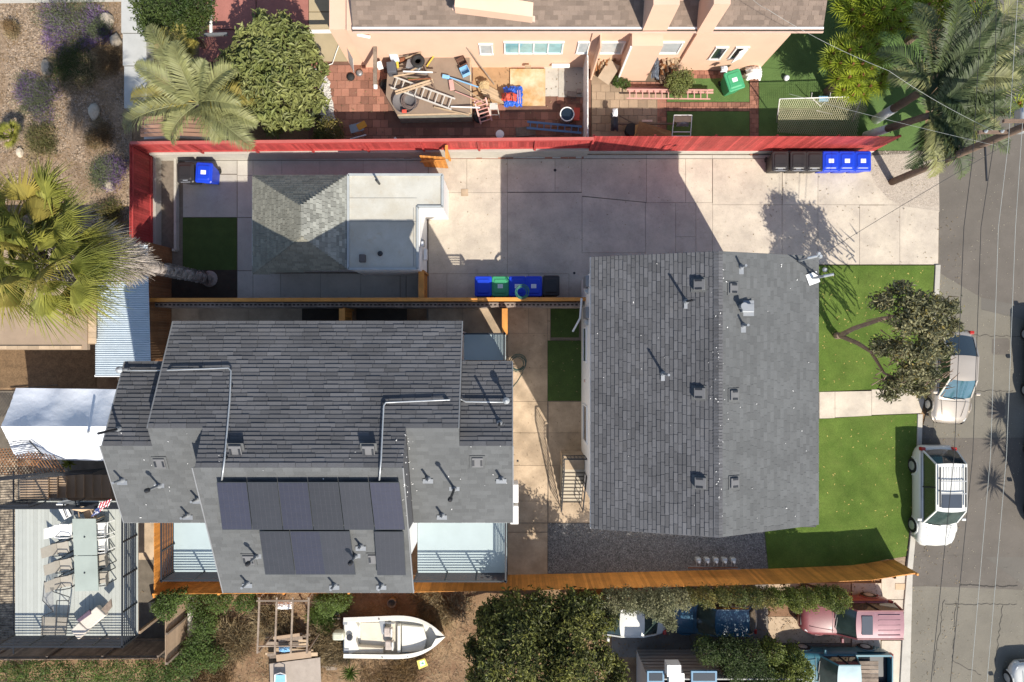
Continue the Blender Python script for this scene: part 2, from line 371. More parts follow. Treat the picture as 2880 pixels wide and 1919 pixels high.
slabs(dw, [(1205, 448, 1313, 543), (1313, 448, 1427, 543), (1427, 448, 1561, 541), (1561, 448, 1636, 541), (1205, 543, 1427, 771), (1427, 543, 1637, 771), (1205, 771, 1257, 850), (1257, 771, 1372, 850), (1372, 771, 1487, 850), (1487, 771, 1600, 850), ((1636, 448), (1818, 448), (1818, 570), (1636, 552)), (1818, 448, 1928, 571), (1928, 448, 2003, 571), ((1637, 554), (1815, 571), (1815, 712), (1637, 712)), (1600, 712, 1815, 850), (1815, 571, 1900, 760), (1900, 571, 1957, 667), (1957, 571, 2004, 760), (1900, 667, 1957, 760)], CONC)
slabs(dw, [(2004, 448, 2199, 577), (2200, 448, 2300, 577), ((2300, 448), (2430, 448), (2462, 520), (2500, 562), (2530, 577), (2417, 577), (2300, 577)), (2004, 577, 2199, 745), (2199, 577, 2300, 745), (2300, 577, 2417, 745), (2417, 578, 2530, 745), ((2530, 579), (2640, 594), (2638, 745), (2530, 745))], CONC)
slabs(dw, [((2420, 440), (2592, 430), (2640, 420), (2642, 596), (2596, 596), (2500, 590), (2440, 530), (2420, 470))], PEB, z=.012)
slabs(dw, [(1428, 862, 1486, 938), (1486, 862, 1540, 938), (1428, 938, 1540, 1036), (1428, 1036, 1540, 1130), (1428, 1130, 1540, 1218), (1542, 1130, 1640, 1218), (1428, 1218, 1540, 1310), (1542, 1218, 1640, 1310), (1428, 1310, 1540, 1410), (1542, 1310, 1660, 1410), (1428, 1410, 1540, 1471), (1542, 1410, 1665, 1471), (1428, 1472, 1540, 1497), (1428, 1498, 1540, 1622), (1540, 862, 1548, 1127)], CONCS)
slabs(dw, [(1205, 868, 1300, 960), (1300, 868, 1427, 960), (1300, 960, 1427, 1130), (445, 868, 560, 960), (560, 868, 700, 960), (700, 868, 850, 960)], CONCS)
# front path and other paths
fp = empty('front_path', G(2440, 1140, 0), kind='structure')
slabs(fp, [((2303, 1103), (2347, 1102), (2347, 1177), (2303, 1178)), ((2347, 1102), (2450, 1100), (2450, 1170), (2347, 1175)), ((2450, 1096), (2606, 1094), (2590, 1163), (2450, 1168))], CONC, z=.05)
sp = empty('side_driveway', G(2450, 1750, 0), kind='structure')
slabs(sp, [(2395, 1640, 2478, 1708), ((2478, 1625), (2562, 1610), (2558, 1686), (2478, 1686)), (2395, 1708, 2540, 1790), (2478, 1687, 2556, 1731), ((2478, 1731), (2556, 1731), (2546, 1800), (2478, 1800)), (2395, 1790, 2476, 1990), ((2478, 1802), (2542, 1802), (2530, 1919), (2520, 2060), (2478, 2060))], CONC, z=.03)
slabs(sp, [(2160, 1735, 2393, 1810), (2160, 1640, 2393, 1700)], CONCS, z=.01)
slabs(sp, [(2160, 1700, 2393, 1735)], mat('rusty_gravel', (.21, .12, .07), .95, .25, 4, bump=.6, fine=.3), z=0)
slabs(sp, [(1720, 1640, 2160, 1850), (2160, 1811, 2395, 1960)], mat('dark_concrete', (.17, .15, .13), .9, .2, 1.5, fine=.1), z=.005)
gp = empty('garden_path', G(395, 150, 0), kind='structure')
slabs(gp, [(362, -60, 432, 110), (366, 112, 432, 200), (370, 202, 434, 318)], mat('pale_walk', (.40, .40, .38), .9, .1, 2, fine=.05), z=.6, th=.7)
sheet('garden_edging', [(-60, -60), (362, -60), (362, 6), (-60, 12)], .02, CONCG)
# --- turf
def turf(pts, m=TURF, z=.035): sheet('turf', pts, z, m)
turf([(515, 613), (667, 613), (667, 760), (515, 760)], mat('shaded_turf', (.05, .085, .018), .9, .2, 2, bump=1., bscale=50, fine=.25, fscale=35))  # turf copy darkened so the colour carries the shade on this strip
sheet('mulch', [(480, 758), (667, 758), (667, 842), (480, 842)], .033, SOIL_SHADE)
TSH = mat('turf_shade_tone', (.045, .08, .016), .9, .2, 2, bump=1., bscale=50, fine=.3, fscale=35)  # turf colour darkened to hold the shade of the two walkway strips
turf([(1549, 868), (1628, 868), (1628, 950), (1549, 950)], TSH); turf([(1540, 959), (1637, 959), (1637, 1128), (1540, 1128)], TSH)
turf([(850, 868), (975, 868), (975, 960), (850, 960)], SOIL_SHADE); turf([(1003, 868), (1145, 868), (1145, 960), (1003, 960)], SOIL_SHADE)  # near-black soil colour stands in for the shade over these plots
turf([(2150, 748), (2626, 748), (2606, 1096), (2452, 1096), (2310, 1102), (2150, 1104)], z=.06)
turf([(2150, 1179), (2320, 1178), (2460, 1169), (2577, 1165), (2574, 1350), (2546, 1564), (2380, 1594), (2160, 1602), (2150, 1500)], z=.06)
sheet('gravel_bed', [(1541, 1473), (2162, 1473), (2162, 1606), (1541, 1622)], .012, GRAVD)
sheet('planting_soil', [(2500, 1572), (2546, 1566), (2542, 1604), (2520, 1602)], .03, GRAV)
# loose stones of the dark gravel bed and the garden: tiny, countless
def scatter_stones(name, n, pts_fn, r0, r1, m, z=.0):
    base = np.array([(0, 0, 1), (1, 0, 0), (0, 1, 0), (-1, 0, 0), (0, -1, 0)], dtype=float); tri = np.array([(0, 1, 2), (0, 2, 3), (0, 3, 4), (0, 4, 1)])
    xy = pts_fn(n); n = len(xy); r = rng.uniform(r0, r1, n)*rng.uniform(.6, 1.6, n); a = rng.uniform(0, 2*PI, n); ca, sa = np.cos(a), np.sin(a)
    b = np.repeat(base[None], n, 0)*r[:, None, None]; b[:, :, 0] *= rng.uniform(.7, 1.4, n)[:, None]; b[:, :, 2] *= .6
    X = b[:, :, 0]*ca[:, None]-b[:, :, 1]*sa[:, None]+xy[:, 0:1]; Y = b[:, :, 0]*sa[:, None]+b[:, :, 1]*ca[:, None]+xy[:, 1:2]
    P = np.stack([X, Y, b[:, :, 2]+z], -1).reshape(-1, 3); F = (tri[None]+np.arange(n)[:, None, None]*5).reshape(-1, 3)
    return fastobj(name, P, F, m, kind='stuff')
def rect_fn(x0, y0, x1, y1, keep=None):
    def f(n):
        x = rng.uniform(x0, x1, n); y = rng.uniform(y0, y1, n)
        if keep is not None: k = keep(x, y); x, y = x[k], y[k]
        return np.stack([(x-1440)/S, (960-y)/S], 1)
    return f
STN = mat('stone_mixed', (.235, .18, .13), .9, .2, 3, piece=.5)
STD = mat('stone_grey', (.19, .185, .18), .9, .2, 3, piece=.6)
scatter_stones('gravel', 26000, rect_fn(1541, 1473, 2162, 1610), .012, .03, STD, .012)
def gk(x, y):   # cobbles in two winding bands, open sand between
    b1 = np.abs(x-(90+40*np.sin(y/120.))) < 105; b2 = np.abs(x-(150+.42*y+25*np.sin(y/60.))) < 32
    return (b1 & (y < 430)) | b2 & (y > 180) | (np.sin(x*.05)*np.sin(y*.04) > .55)
scatter_stones('cobbles', 26000, rect_fn(-20, 5, 362, 690, gk), .022, .05, STN, -.03)
scatter_stones('gravel', 9000, rect_fn(-20, 5, 362, 690), .012, .03, STN, -.03)
scatter_stones('grit', 1500, rect_fn(1210, 450, 2640, 745), .004, .010, mat('grit_brown', (.16, .12, .07), .9, .2, 3, piece=.5), .02)
scatter_stones('grit', 2600, rect_fn(2560, 0, 2880, 1919), .006, .018, mat('grit_pale', (.30, .27, .2), .9, .2, 3, piece=.5), -.004)
scatter_stones('gravel', 9000, rect_fn(2455, 425, 2640, 592, lambda x, y: (x > 2462+(y-500)**2*.004) & (y < 580)), .008, .018, mat('stone_pale', (.42, .36, .30), .9, .1, 3, piece=.3), .012)
# --- pink neighbour's yard
yd = empty('paved_yard', G(1300, 290, 0), kind='structure')
sheet('paving_bed', [(868, 160), (1662, 160), (1662, 430), (868, 438)], -.02, mat('paving_bed_red', (.16, .085, .06), .95, .2, 3), None, yd)
out = []
y = 182
def pave(x0, y0, x1, y1, sx, sy, zz, off=True, skip=None):
    o = []; j = 0; yy = y0
    while yy < y1-2:
        xx = x0-(sx/2 if off and j % 2 else 0)
        while xx < x1-1:
            a, b = max(xx, x0), min(xx+sx, x1)
            if b-a > 3 and not (skip and skip((a+b)/2, yy)):
                o.append(mtx(G((a+b)/2, yy+sy/2, zz+random.uniform(0, .008)), (1, 0, 0), (0, 1, 0), (0, 0, 1), ((b-a)/S-.014, sy/S-.014, .05)))
            xx += sx
        yy += sy; j += 1
    return o
pieces(yd, 'brick', pave(905, 184, 1662, 432, 22, 22, -.01, skip=lambda x, y: (1090 < x < 1330 and y < 340) or (1428 < x < 1570 and 195 < y < 305) or x > 1650), BRICK)
sheet('yard_dirt', [(1330, 186), (1440, 186), (1440, 300), (1330, 300)], .022, mat('sawdust_dirt', (.36, .225, .12), .95, .15, 3, bump=.3))
slabs(yd, [(1529, 188, 1570, 272), (1570, 188, 1640, 275)], CONCG, z=.03)
slabs(yd, [(590, -60, 720, 84), (722, -60, 868, 84)], REDC, z=.03)
slabs(yd, [(869, -60, 978, 34), (869, 36, 978, 84), (869, 86, 978, 174)], mat('olive_concrete', (.38, .31, .195), .9, .12, 1.2, fine=.05), z=.03)
slabs(yd, [(560, 86, 868, 175), (870, 176, 905, 300)], REDC, z=.01)
# right-hand yard of the pink house: tan pavers, brick ribbon, turf panels
py_ = empty('paver_patio', G(1800, 330, 0), kind='structure')
sheet('paving_bed', [(1663, 160), (2180, 160), (2180, 430), (1663, 430)], -.018, mat('paving_bed_tan', (.13, .10, .07), .95, .2, 3), None, py_)
pieces(py_, 'paver', pave(1664, 238, 1872, 432, 26, 22, -.005), PAVER)
pieces(py_, 'brick', pave(1848, 278, 1874, 432, 13, 13, .006)+pave(1874, 289, 2108, 314, 13, 12.5, 0)+pave(2108, 218, 2133, 432, 12.5, 13, 0)+pave(1765, 232, 1880, 254, 13, 11, .002)+pave(1935, 190, 2040, 221, 13, 11, 0), BRICK)
sheet('turf', [(1876, 222), (2107, 222), (2107, 288), (1876, 288)], .03, TURF2)
sheet('turf', [(1876, 315), (2107, 315), (2107, 430), (1876, 430)], .03, TURF2)
sheet('turf', [(2134, 150), (2190, 80), (2215, -60), (2610, -60), (2600, 425), (2134, 425)], .03, TURF2)
sheet('sand_strip', [(1663, 175), (1740, 175), (1740, 240), (1663, 240)], .01, PAVER)
# brown dry yard to the left, ivy yard at the bottom
sheet('dry_yard', [(-300, 985), (268, 985), (268, 1092), (-300, 1092)], -.02, mat('dry_ground', (.15, .095, .05), .95, .3, 3, bump=.5, fine=.25, fscale=16))
sheet('walkway', [(368, 1470), (460, 1470), (460, 1575), (368, 1575)], .01, CONCS)
sheet('dark_yard', [(366, 1575), (520, 1575), (520, 1850), (366, 1850)], .004, mat('dark_ground', (.13, .11, .085), .95, .25, 3, fine=.2))
sheet('pebble_ground', [(-300, 1290), (190, 1290), (190, 1800), (-300, 1800)], -.004, mat('mottled_ground', (.40, .33, .24), .95, .3, 5, bump=.8, fine=.4, fscale=9, col2=(.10, .08, .06), mix=.5))
# ================================================================ WALLS AND FENCES
def fence(name, label, pts, z0, h, m, capm, bw=.14, cap=None, posts=True, side=1, wall=0, wallm=CONCG, step=None, cat='fence'):
    r = empty(name, G(*pts[0], z0), label=label, cat=cat); bl = []; n0 = 0
    for (x0, y0), (x1, y1) in zip(pts, pts[1:]):
        a, b = G(x0, y0, 0), G(x1, y1, 0); L = (b-a).length; u = (b-a).normalized(); nn = Vector((-u.y, u.x, 0))*side
        n = max(1, int(L/bw))
        for i in range(n):
            hh = h*(1+random.uniform(-.006, .006)) if not step else h*step(((i+.5)/n), n0)
            c = a+u*(L*(i+.5)/n)+Vector((0, 0, z0+hh/2))
            bl.append(mtx(c, u, nn, (0, 0, 1), (L/n-.008, .02*random.uniform(.8, 1.2), hh)))
        if posts:
            k = max(1, int(L/2.4))
            for i in range(k+1):
                p = a+u*(L*i/k)+nn*.06; MB().box(p+Vector((0, 0, z0+h*.48)), (.09, .09, h*.96), math.atan2(u.y, u.x)).build('post', m, r)
            for f in (.12, .9) if posts != 'top' else (.9,):
                MB().bar(a+nn*.035+Vector((0, 0, z0+h*f)), b+nn*.035+Vector((0, 0, z0+h*f)), .04, .09).build('rail', m, r)
        if cap: MB().bar(a+Vector((0, 0, z0+h+.022)), b+Vector((0, 0, z0+h+.022)), cap, .04).build('cap_rail', capm, r)
        n0 += 1
    pieces(r, 'board', bl, m)
    return r
# north: concrete wall with red fence
def wall(name, label, pts, th, z0, z1, m, cat='wall'):
    mb = MB()
    for (x0, y0), (x1, y1) in zip(pts, pts[1:]): mb.bar(G(x0, y0, (z0+z1)/2), G(x1, y1, (z0+z1)/2), th, z1-z0)
    return mb.build(name, m, label=label, cat=cat, bevel=.01)
wall('retaining_wall', 'long low grey concrete wall under the red fence', [(452, 447), (1650, 436)], .2, -.1, 1.0, CONCG)
wall('retaining_wall', 'low concrete kerb wall under the plain east stretch of the red fence', [(1652, 429), (2447, 429)], .16, -.1, .35, CONCG)
wall('retaining_wall', 'grey side wall under the short red return fence by the planter', [(448, 444), (448, 700)], .2, -.1, .5, CONCG)
fence('red_fence', 'red fence with posts and rails above the north retaining wall', [(450, 446), (1652, 434.5)], 1.0, 1.38, REDW, REDP, bw=.13, cap=.13, side=-1)
fence('red_fence', 'plain red board fence behind the six bins, sloping away from the driveway', [(1653, 431), (2447, 431)], .35, 2.15, REDW, REDP, bw=.13, side=1)
fence('red_fence', 'short red return fence on the west edge beside the black and blue bins', [(446, 446), (446, 703)], .5, 1.85, REDW, REDP, bw=.12, side=1)
wall('planter_kerb', 'low concrete kerb round the dark planting bed', [(501, 452), (501, 706), (492, 706)], .12, 0, .3, CONCG, 'kerb')
# west: orange fence going on from the red one, its shaded stretch coloured brown
fence('wood_fence', 'orange board fence coloured brown for shade between the courtyard and the corrugated roof', [(484, 702), (481, 1035)], 0, 2.15, BRW, BRW, bw=.12, side=-1)
fence('wood_fence', 'sunny orange board fence west of the small left balcony', [(492, 1420), (492, 1640)], 0, 1.8, ORW, ORW, bw=.12, side=-1)
# south: long orange fence
def stp(t, k): return 1.0 if k < 3 else (1.0 if t < .3 else (.97 if t < .55 else (.93 if t < .8 else .9)))
fence('wood_fence', 'long orange stained fence along the southern boundary', [(492, 1627), (1180, 1622), (1620, 1614), (2160, 1600), (2395, 1590), (2452, 1582), (2512, 1574)], 0, 1.95, ORW, ORW, bw=.14, side=-1, step=lambda t, k: 1 if k < 4 else (.985-.02*t if k == 4 else .955-.03*t))
# inner courtyard: block wall and orange capped fence
bw_ = empty('block_wall', G(480, 862, 0), label='long grey hollow block wall behind the orange capped fence', cat='wall')
bl = []; n = 50
for i in range(n): bl.append(mtx(G(484+(i+.5)*1146/n, 863, .75), (1, 0, 0), (0, 1, 0), (0, 0, 1), (1146/n/S-.012, .2, 1.5)))
pieces(bw_, 'block', bl, CMU)
mb = MB()
for i in range(n):
    for d in (-.25, .25): mb.box(G(484+(i+.5+d)*1146/n, 863, 1.502), (.11, .07, .008))
mb.build('hollow_core', mat('core_shade', (.03, .022, .018), .95, .2, 3), bw_, kind='stuff')  # dark plates on solid blocks stand in for shade inside the cores
r = fence('wood_fence', 'dark orange fence with a flat cap rail dividing the two yards', [(384, 852), (1634, 850)], 0, 1.95, BRW, ORW, bw=.14, cap=.17, side=1)
for lab, a, b in (('orange cross fence ending at the corner of the flat roofed cottage', (1200, 774), (1200, 850)), ('short wood fence between the two shaded yard plots', (990, 874), (990, 960)), ('wood cross fence beside the small blue grey balcony', (1421, 874), (1421, 940))):
    fence('wood_fence', lab, [a, b], 0, 1.8, ORW, ORW, bw=.12, cap=.26, side=1)
# open gate by the red fence
g = empty('garden_gate', G(1262, 440, 0), label='open orange wood gate hanging below the red fence', cat='gate')
for i in range(9): MB().box(Vector(G(1258-i*7.4, 474-i*.5, .95)), (.115, .04, 1.8), .06).build('board', ORW, g)
MB().bar(G(1262, 478, 1.6), G(1195, 482, 1.6), .05, .1).build('rail', ORW, g)
MB().box(G(1266, 452, 1), (.1, .1, 2)).build('post', ORW, g)
MB().bar(G(1268, 445, 2), G(1268, 480, 2), .12, .06).build('rail', ORW, g)
# left bottom fences
fence('wood_fence', 'weathered grey board fence below the raised deck', [(-80, 1800), (505, 1796)], 0, 2.0, GRW, GRW, bw=.13, side=1)
f2 = empty('wood_fence', G(522, 1655, 0), label='short weathered fence of level boards with pale posts above the ivy', cat='fence')
for i in range(11): MB().box(G(528, 1728, .12+i*.18), (.03, 2.9, .17)).build('board', TANW, f2)
for y in (1652, 1728, 1806): MB().box(G(534, y, 1.05), (.1, .1, 2.1)).build('post', GRW, f2)
wall('garden_wall', 'pale concrete ledge behind the level board fence', [(548, 1640), (548, 1800)], .3, 0, .4, CONCG)
# planked white fence in the pink yard
wf = empty('picket_fence', G(1655, 195, 0), label='flaking white board fence running from the pink wall to the red fence', cat='fence')
for i in range(26):
    y = 198+i*8.4; MB().box(G(1640-i*.0+random.uniform(-.5, .5), y, .95), (.025, .12, 1.9*random.uniform(.97, 1.02))).build('board', WPAINT, wf)
for z in (.4, 1.5): MB().bar(G(1643, 196, z), G(1643, 415, z), .04, .08).build('rail', WPAINT, wf)
# ================================================================ HOUSES
def hR(r): return r*H
def roof_slab(parent, pts, m, th=.16, name='roof_plane'): 
    P = [Vector(p) for p in pts]; a = sum(P[i].x*P[(i+1) % len(P)].y-P[(i+1) % len(P)].x*P[i].y for i in range(len(P)))
    if a < 0: P = P[::-1]
    return MB().slabpoly(P, th).build(name, m, parent)
def wallbox(parent, x0, y0, x1, y1, z0, z1, m, name='wall'):
    return MB().box(G((x0+x1)/2, (y0+y1)/2, (z0+z1)/2), (abs(x1-x0)/S, abs(y1-y0)/S, z1-z0)).build(name, m, parent)
def lift(P, d=.004): return [Vector(p)+Vector((0, 0, d)) for p in P]
def window_w(parent, x, y0, y1, z0, z1, side=-1, gm=GLASS):      # window in a wall facing -x / +x (ground px)
    c = G(x, (y0+y1)/2, (z0+z1)/2); L = abs(y1-y0)/S
    f = MB()
    for z in (z0, z1): f.box(c+Vector((side*.02, 0, z-c.z)), (.07, L+.08, .06))
    for s in (-1, 1): f.box(c+Vector((side*.02, s*L/2, 0)), (.07, .06, z1-z0))
    fo = f.build('window', WPAINT, parent); MB().box(c+Vector((side*.01, 0, 0)), (.03, L, z1-z0)).build('pane', gm, fo); return fo
# ---- right (east) house: gable, ridge running north-south
XW, XR, XE = 1611, 1858, 2104
hw, hr = hR(.23), hR(.28)
def zroof(x): return hr-(hr-hw)*abs(x-XR)/(XR-XW)
rh = empty('house', G(1858, 1100, 0), label='long two storey white house with a grey shingled gable roof, east of the walkway', cat='house')
wallbox(rh, 1635, 790, 2080, 1356, 0, hw-.25, WHITE)
nW, nR, nE = [(A(1660, 723, 0).y, 1)], 0, 0
yNW, yNR, yNE = 960-(960-723)*.77, 960-(960-707)*.72, 960-(960-721)*.77
ySW, ySR, ySE = 960+(1488-960)*.77, 960+(1513-960)*.72, 960+(1477-960)*.77
W_ = [G(XW, yNW, hw), G(XR, yNR, hr), G(XR, ySR, hr), G(XW, ySW, hw)]
E_ = [G(XR, yNR, hr), G(XE, yNE, hw), G(XE, ySE, hw), G(XR, ySR, hr)]
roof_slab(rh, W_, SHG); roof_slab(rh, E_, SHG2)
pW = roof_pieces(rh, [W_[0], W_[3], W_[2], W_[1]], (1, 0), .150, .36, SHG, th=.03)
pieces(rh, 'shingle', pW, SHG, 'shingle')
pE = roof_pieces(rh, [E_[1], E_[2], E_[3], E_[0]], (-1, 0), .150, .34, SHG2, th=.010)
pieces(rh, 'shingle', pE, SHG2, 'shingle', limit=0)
cap = []
n = 90
for i in range(n):
    y = yNR+(ySR-yNR)*(i+.5)/n; s = Vector((.07, 0, -.025))
    cap.append(mtx(G(XR-4.5, y, hr-.008), (0, 1, 0), (-1, 0, -.36), (0, 0, 1), (5.9/S*1.02, .17, .014)))
    cap.append(mtx(G(XR+4.5, y, hr-.008), (0, 1, 0), (1, 0, -.36), (0, 0, 1), (5.9/S*1.02, .17, .010)))
pieces(rh, 'ridge_cap', cap, SHG, 'shingle', limit=124)
fa = MB()
for a, b in ((W_[0], W_[3]), (E_[1], E_[2])): fa.bar(a-Vector((0, 0, .12)), b-Vector((0, 0, .12)), .04, .18)
fa.build('fascia', WPAINT, rh)
for y0, y1 in ():
    window_w(rh, 1634.5, y0+3, y1, 1.2, 2.3)
window_w(rh, 1634.5, 1130, 1225, 1.2, 2.5)
window_w(rh, 1634.5, 925, 1015, 1.2, 2.3)
MB().box(G(1634, 1066, 1.6), (.06, .12, .18)).build('wall_lamp', PINKT, rh)
# side balcony under the south eave
bal = MB(); bal.box(G(2040, 1385, 3.0), (4.6, .9, .12)); bal.build('balcony_floor', DECKB, rh)
rl = MB()
for i in range(34): x = 1908+i*8.2; rl.bar(G(x, 1412, 3.06), G(x, 1412, 4.1), .022)
rl.bar(G(1905, 1412, 4.12), G(2180, 1412, 4.12), .05, .04)
for i in range(6): rl.bar(G(2180, 1362+i*9, 3.06), G(2180, 1362+i*9, 4.1), .022)
rl.bar(G(2180, 1358, 4.12), G(2180, 1412, 4.12), .05, .04); rl.build('balcony_railing', BLK, rh)
# front door steps
st = empty('outdoor_stairs', G(1600, 1300, 0), label='short concrete steps with thin black railings beside the white house', cat='stairs')
zl = 1.5
MB().box(G(1605, 1286, zl/2), (1.0, .62, zl)).build('landing', CONCS, st)
for i in range(9): MB().box(G(1605, 1310+i*12.2, (zl-.165*(i+1))/2), (1.0, .215, max(.04, zl-.165*(i+1)))).build('step', mat('tread_pale', (.42, .37, .29), .9, .1, 3), st)
for i in range(9): MB().box(G(1605, 1310+i*12.2+4.6, max(.05, zl-.165*(i+1))+.006), (1.0, .05, .014)).build('tread_strip', mat('tread_line_dark', (.09, .075, .06), .9), st)  # dark line laid on each tread to set the steps apart
rl = MB()
def railrun(mb, a, b, z0, z1, h=.95, sp=.15, r=.028):
    a = Vector(a); b = Vector(b); n = max(1, int((b-a).length/sp))
    for i in range(n+1):
        p = a.lerp(b, i/n); z = z0+(z1-z0)*i/n; mb.bar((p.x, p.y, z), (p.x, p.y, z+h), r)
    mb.bar((a.x, a.y, z0+h), (b.x, b.y, z1+h), .06, .04); mb.bar((a.x, a.y, z0+.08), (b.x, b.y, z1+.08), .03)
railrun(rl, G(1575, 1424), G(1575, 1304), .0, zl); railrun(rl, G(1575, 1304), G(1575, 1266), zl, zl); railrun(rl, G(1575, 1266), G(1634, 1266), zl, zl)
railrun(rl, G(1633, 1424), G(1633, 1310), 0, zl, sp=.4)
rl.build('railing', BLK, st)
# ---- left (main) house
mh = empty('house', G(1040, 1180, 0), label='large grey shingled house with solar panels and stepped gable wings', cat='house')
def hN(y): return .26+.00025*(y-919)       # north plane, ratio of H
def hS(y): return .33-.00025*(y-1198.5)    # centre south plane
def hI(y): return .3124-.00025*(y-1128.5)  # wing south plane
def hO(y): return .2625+.00025*(y-1002.8)  # outer wing north plane
def Q(x, y, f): return G(x, y, hR(f(y)))
wallbox(mh, 760, 935, 1312, 1318, 0, hR(.25), WHITE)
wallbox(mh, 870, 1330, 1200, 1468, 0, hR(.25), WHITE)
wallbox(mh, 655, 1020, 1428, 1318, 0, hR(.25), WHITE)
NP = [[(735, 919), (1337, 919), (1337, 1128.5), (735, 1128.5)], [(842, 1128.5), (1235, 1128.5), (1235, 1198.5), (842, 1198.5)]]
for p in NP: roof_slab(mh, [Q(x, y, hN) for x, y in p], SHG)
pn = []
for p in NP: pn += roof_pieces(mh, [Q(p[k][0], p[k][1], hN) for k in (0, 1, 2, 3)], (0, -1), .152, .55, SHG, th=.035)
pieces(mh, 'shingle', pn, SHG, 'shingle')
OP = [[(637, 1002.8), (742, 1002.8), (742, 1165.6), (637, 1165.6)], [(1337, 1002.8), (1441, 1002.8), (1441, 1165.6), (1337, 1165.6)]]
po = []
for p in OP:
    roof_slab(mh, [Q(x, y, hO) for x, y in p], SHG); po += roof_pieces(mh, [Q(x, y, hO) for x, y in p], (0, -1), .152, .55, SHG, th=.035)
pieces(mh, 'shingle', po, SHG, 'shingle', limit=0)
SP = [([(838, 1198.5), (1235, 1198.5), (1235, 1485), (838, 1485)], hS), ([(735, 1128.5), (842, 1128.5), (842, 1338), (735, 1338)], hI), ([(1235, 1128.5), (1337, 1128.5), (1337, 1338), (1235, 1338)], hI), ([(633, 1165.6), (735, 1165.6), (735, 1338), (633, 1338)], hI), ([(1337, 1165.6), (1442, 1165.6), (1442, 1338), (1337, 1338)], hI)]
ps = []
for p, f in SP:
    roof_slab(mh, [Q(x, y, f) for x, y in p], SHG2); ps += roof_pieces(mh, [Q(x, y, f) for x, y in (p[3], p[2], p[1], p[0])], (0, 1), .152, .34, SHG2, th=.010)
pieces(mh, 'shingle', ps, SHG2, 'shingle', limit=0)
# cheek walls between the stepped roofs
def cheek(pts): 
    n = len(pts); mb = MB(); P = [Vector(p) for p in pts]; d = Vector((.05, 0, 0)); mb.add(P+[p+d for p in P], [tuple(range(n)), tuple(range(n, 2*n))[::-1]]+[(i, (i+1) % n, n+(i+1) % n, n+i) for i in range(n)]); mb.build('cheek_wall', SHG, mh)
cheek([Q(842, 1130, hI)-Vector((0, 0, .2)), Q(842, 1130, hN), Q(842, 1198.5, hN), Q(842, 1338, hS)-Vector((0, 0, .02)), Q(842, 1338, hI)-Vector((0, 0, .2))])
cheek([Q(1231, 1130, hI)-Vector((0, 0, .2)), Q(1231, 1130, hN), Q(1231, 1198.5, hN), Q(1231, 1338, hS)-Vector((0, 0, .02)), Q(1231, 1338, hI)-Vector((0, 0, .2))])
for x in (738, 1334): cheek([Q(x, 1003, hO)-Vector((0, 0, .2)), Q(x, 1003, hN)-Vector((0, 0, .02)), Q(x, 1128, hN)-Vector((0, 0, .02)), Q(x, 1165, hO)])
fa = MB()
for (x0, x1, y, f) in ((735, 1337, 919, hN), (637, 735, 1002.8, hO), (1337, 1441, 1002.8, hO), (633, 838, 1338, hI), (1235, 1442, 1338, hI), (838, 1235, 1485, hS)):
    fa.bar(Q(x0, y, f)-Vector((0, 0, .1)), Q(x1, y, f)-Vector((0, 0, .1)), .03, .16)
fa.build('fascia', WPAINT, mh)
ed = MB()
for (x, ya, yb, f) in ((735, 919, 1128.5, hN), (1337, 919, 1128.5, hN), (633, 1165.6, 1338, hI), (1442, 1165.6, 1338, hI), (637, 1002.8, 1165.6, hO), (1441, 1002.8, 1165.6, hO), (838, 1198.5, 1485, hS), (1235, 1198.5, 1485, hS)):
    ed.bar(Q(x, ya, f)+Vector((0, 0, .02)), Q(x, yb, f)+Vector((0, 0, .02)), .04, .03)
ed.build('drip_edge', mat('drip_edge_grey', (.19, .195, .20), .6, .1, 3), mh)
# decks of the main house
def deck(name, label, x0, y0, x1, y1, zf, sides, fm=DECKB, rise=1.05, bars='h', grp=None, rm=BLK):
    d = empty(name, G((x0+x1)/2, (y0+y1)/2, 0), label=label, cat='balcony', group=grp)
    if fm is DECK:
        n = int((x1-x0)/9.3)
        for i in range(n): MB().box(G(x0+(i+.5)*(x1-x0)/n, (y0+y1)/2, zf-.02), ((x1-x0)/n/S-.008, (y1-y0)/S, .04)).build('board', fm, d)
        MB().box(G((x0+x1)/2, (y0+y1)/2, zf-.10), ((x1-x0)/S-.1, (y1-y0)/S-.1, .1)).build('joist_frame', TANW, d)
    else: MB().box(G((x0+x1)/2, (y0+y1)/2, zf-.1), ((x1-x0)/S, (y1-y0)/S, .2)).build('floor', fm, d)
    ins = 2.5
    C4 = {'s': ((x0, y1-ins), (x1, y1-ins)), 'n': ((x0, y0+ins), (x1, y0+ins)), 'w': ((x0+ins, y0), (x0+ins, y1)), 'e': ((x1-ins, y0), (x1-ins, y1))}
    for s in sides:
        a, b = G(*C4[s][0], zf), G(*C4[s][1], zf); L = (b-a).length; n = max(1, round(L/1.5)); mb = MB()
        for i in range(n+1): p = a.lerp(b, i/n); mb.bar(p, p+Vector((0, 0, rise)), .06)
        up = Vector((0, 0, 1))
        for k in range(8): mb.bar(a+up*(.1+k*rise/8), b+up*(.1+k*rise/8), .036, .022)
        mb.bar(a+up*rise, b+up*rise, .07, .04); mb.build('railing', rm, d)
    for x in (x0+4, x1-4):
        for y in (y0+4, y1-4): MB().bar(G(x, y, 0), G(x, y, zf-.2), .12).build('post', TANW if fm is DECK else WHITE, d)
    return d
deck('balcony', 'pale blue grey balcony with black rail shadows, right of the solar panels', 1201, 1325, 1427, 1548, 3.1, 'se')
deck('balcony', 'small pale blue balcony with a black rail beside the sunny orange fence', 583, 1325, 742, 1546, 3.1, 'sw')
deck('balcony', 'small dark shaded balcony with bar railing at the north east corner of the main house', 1320, 940, 1424, 1008, 3.4, 'ne')
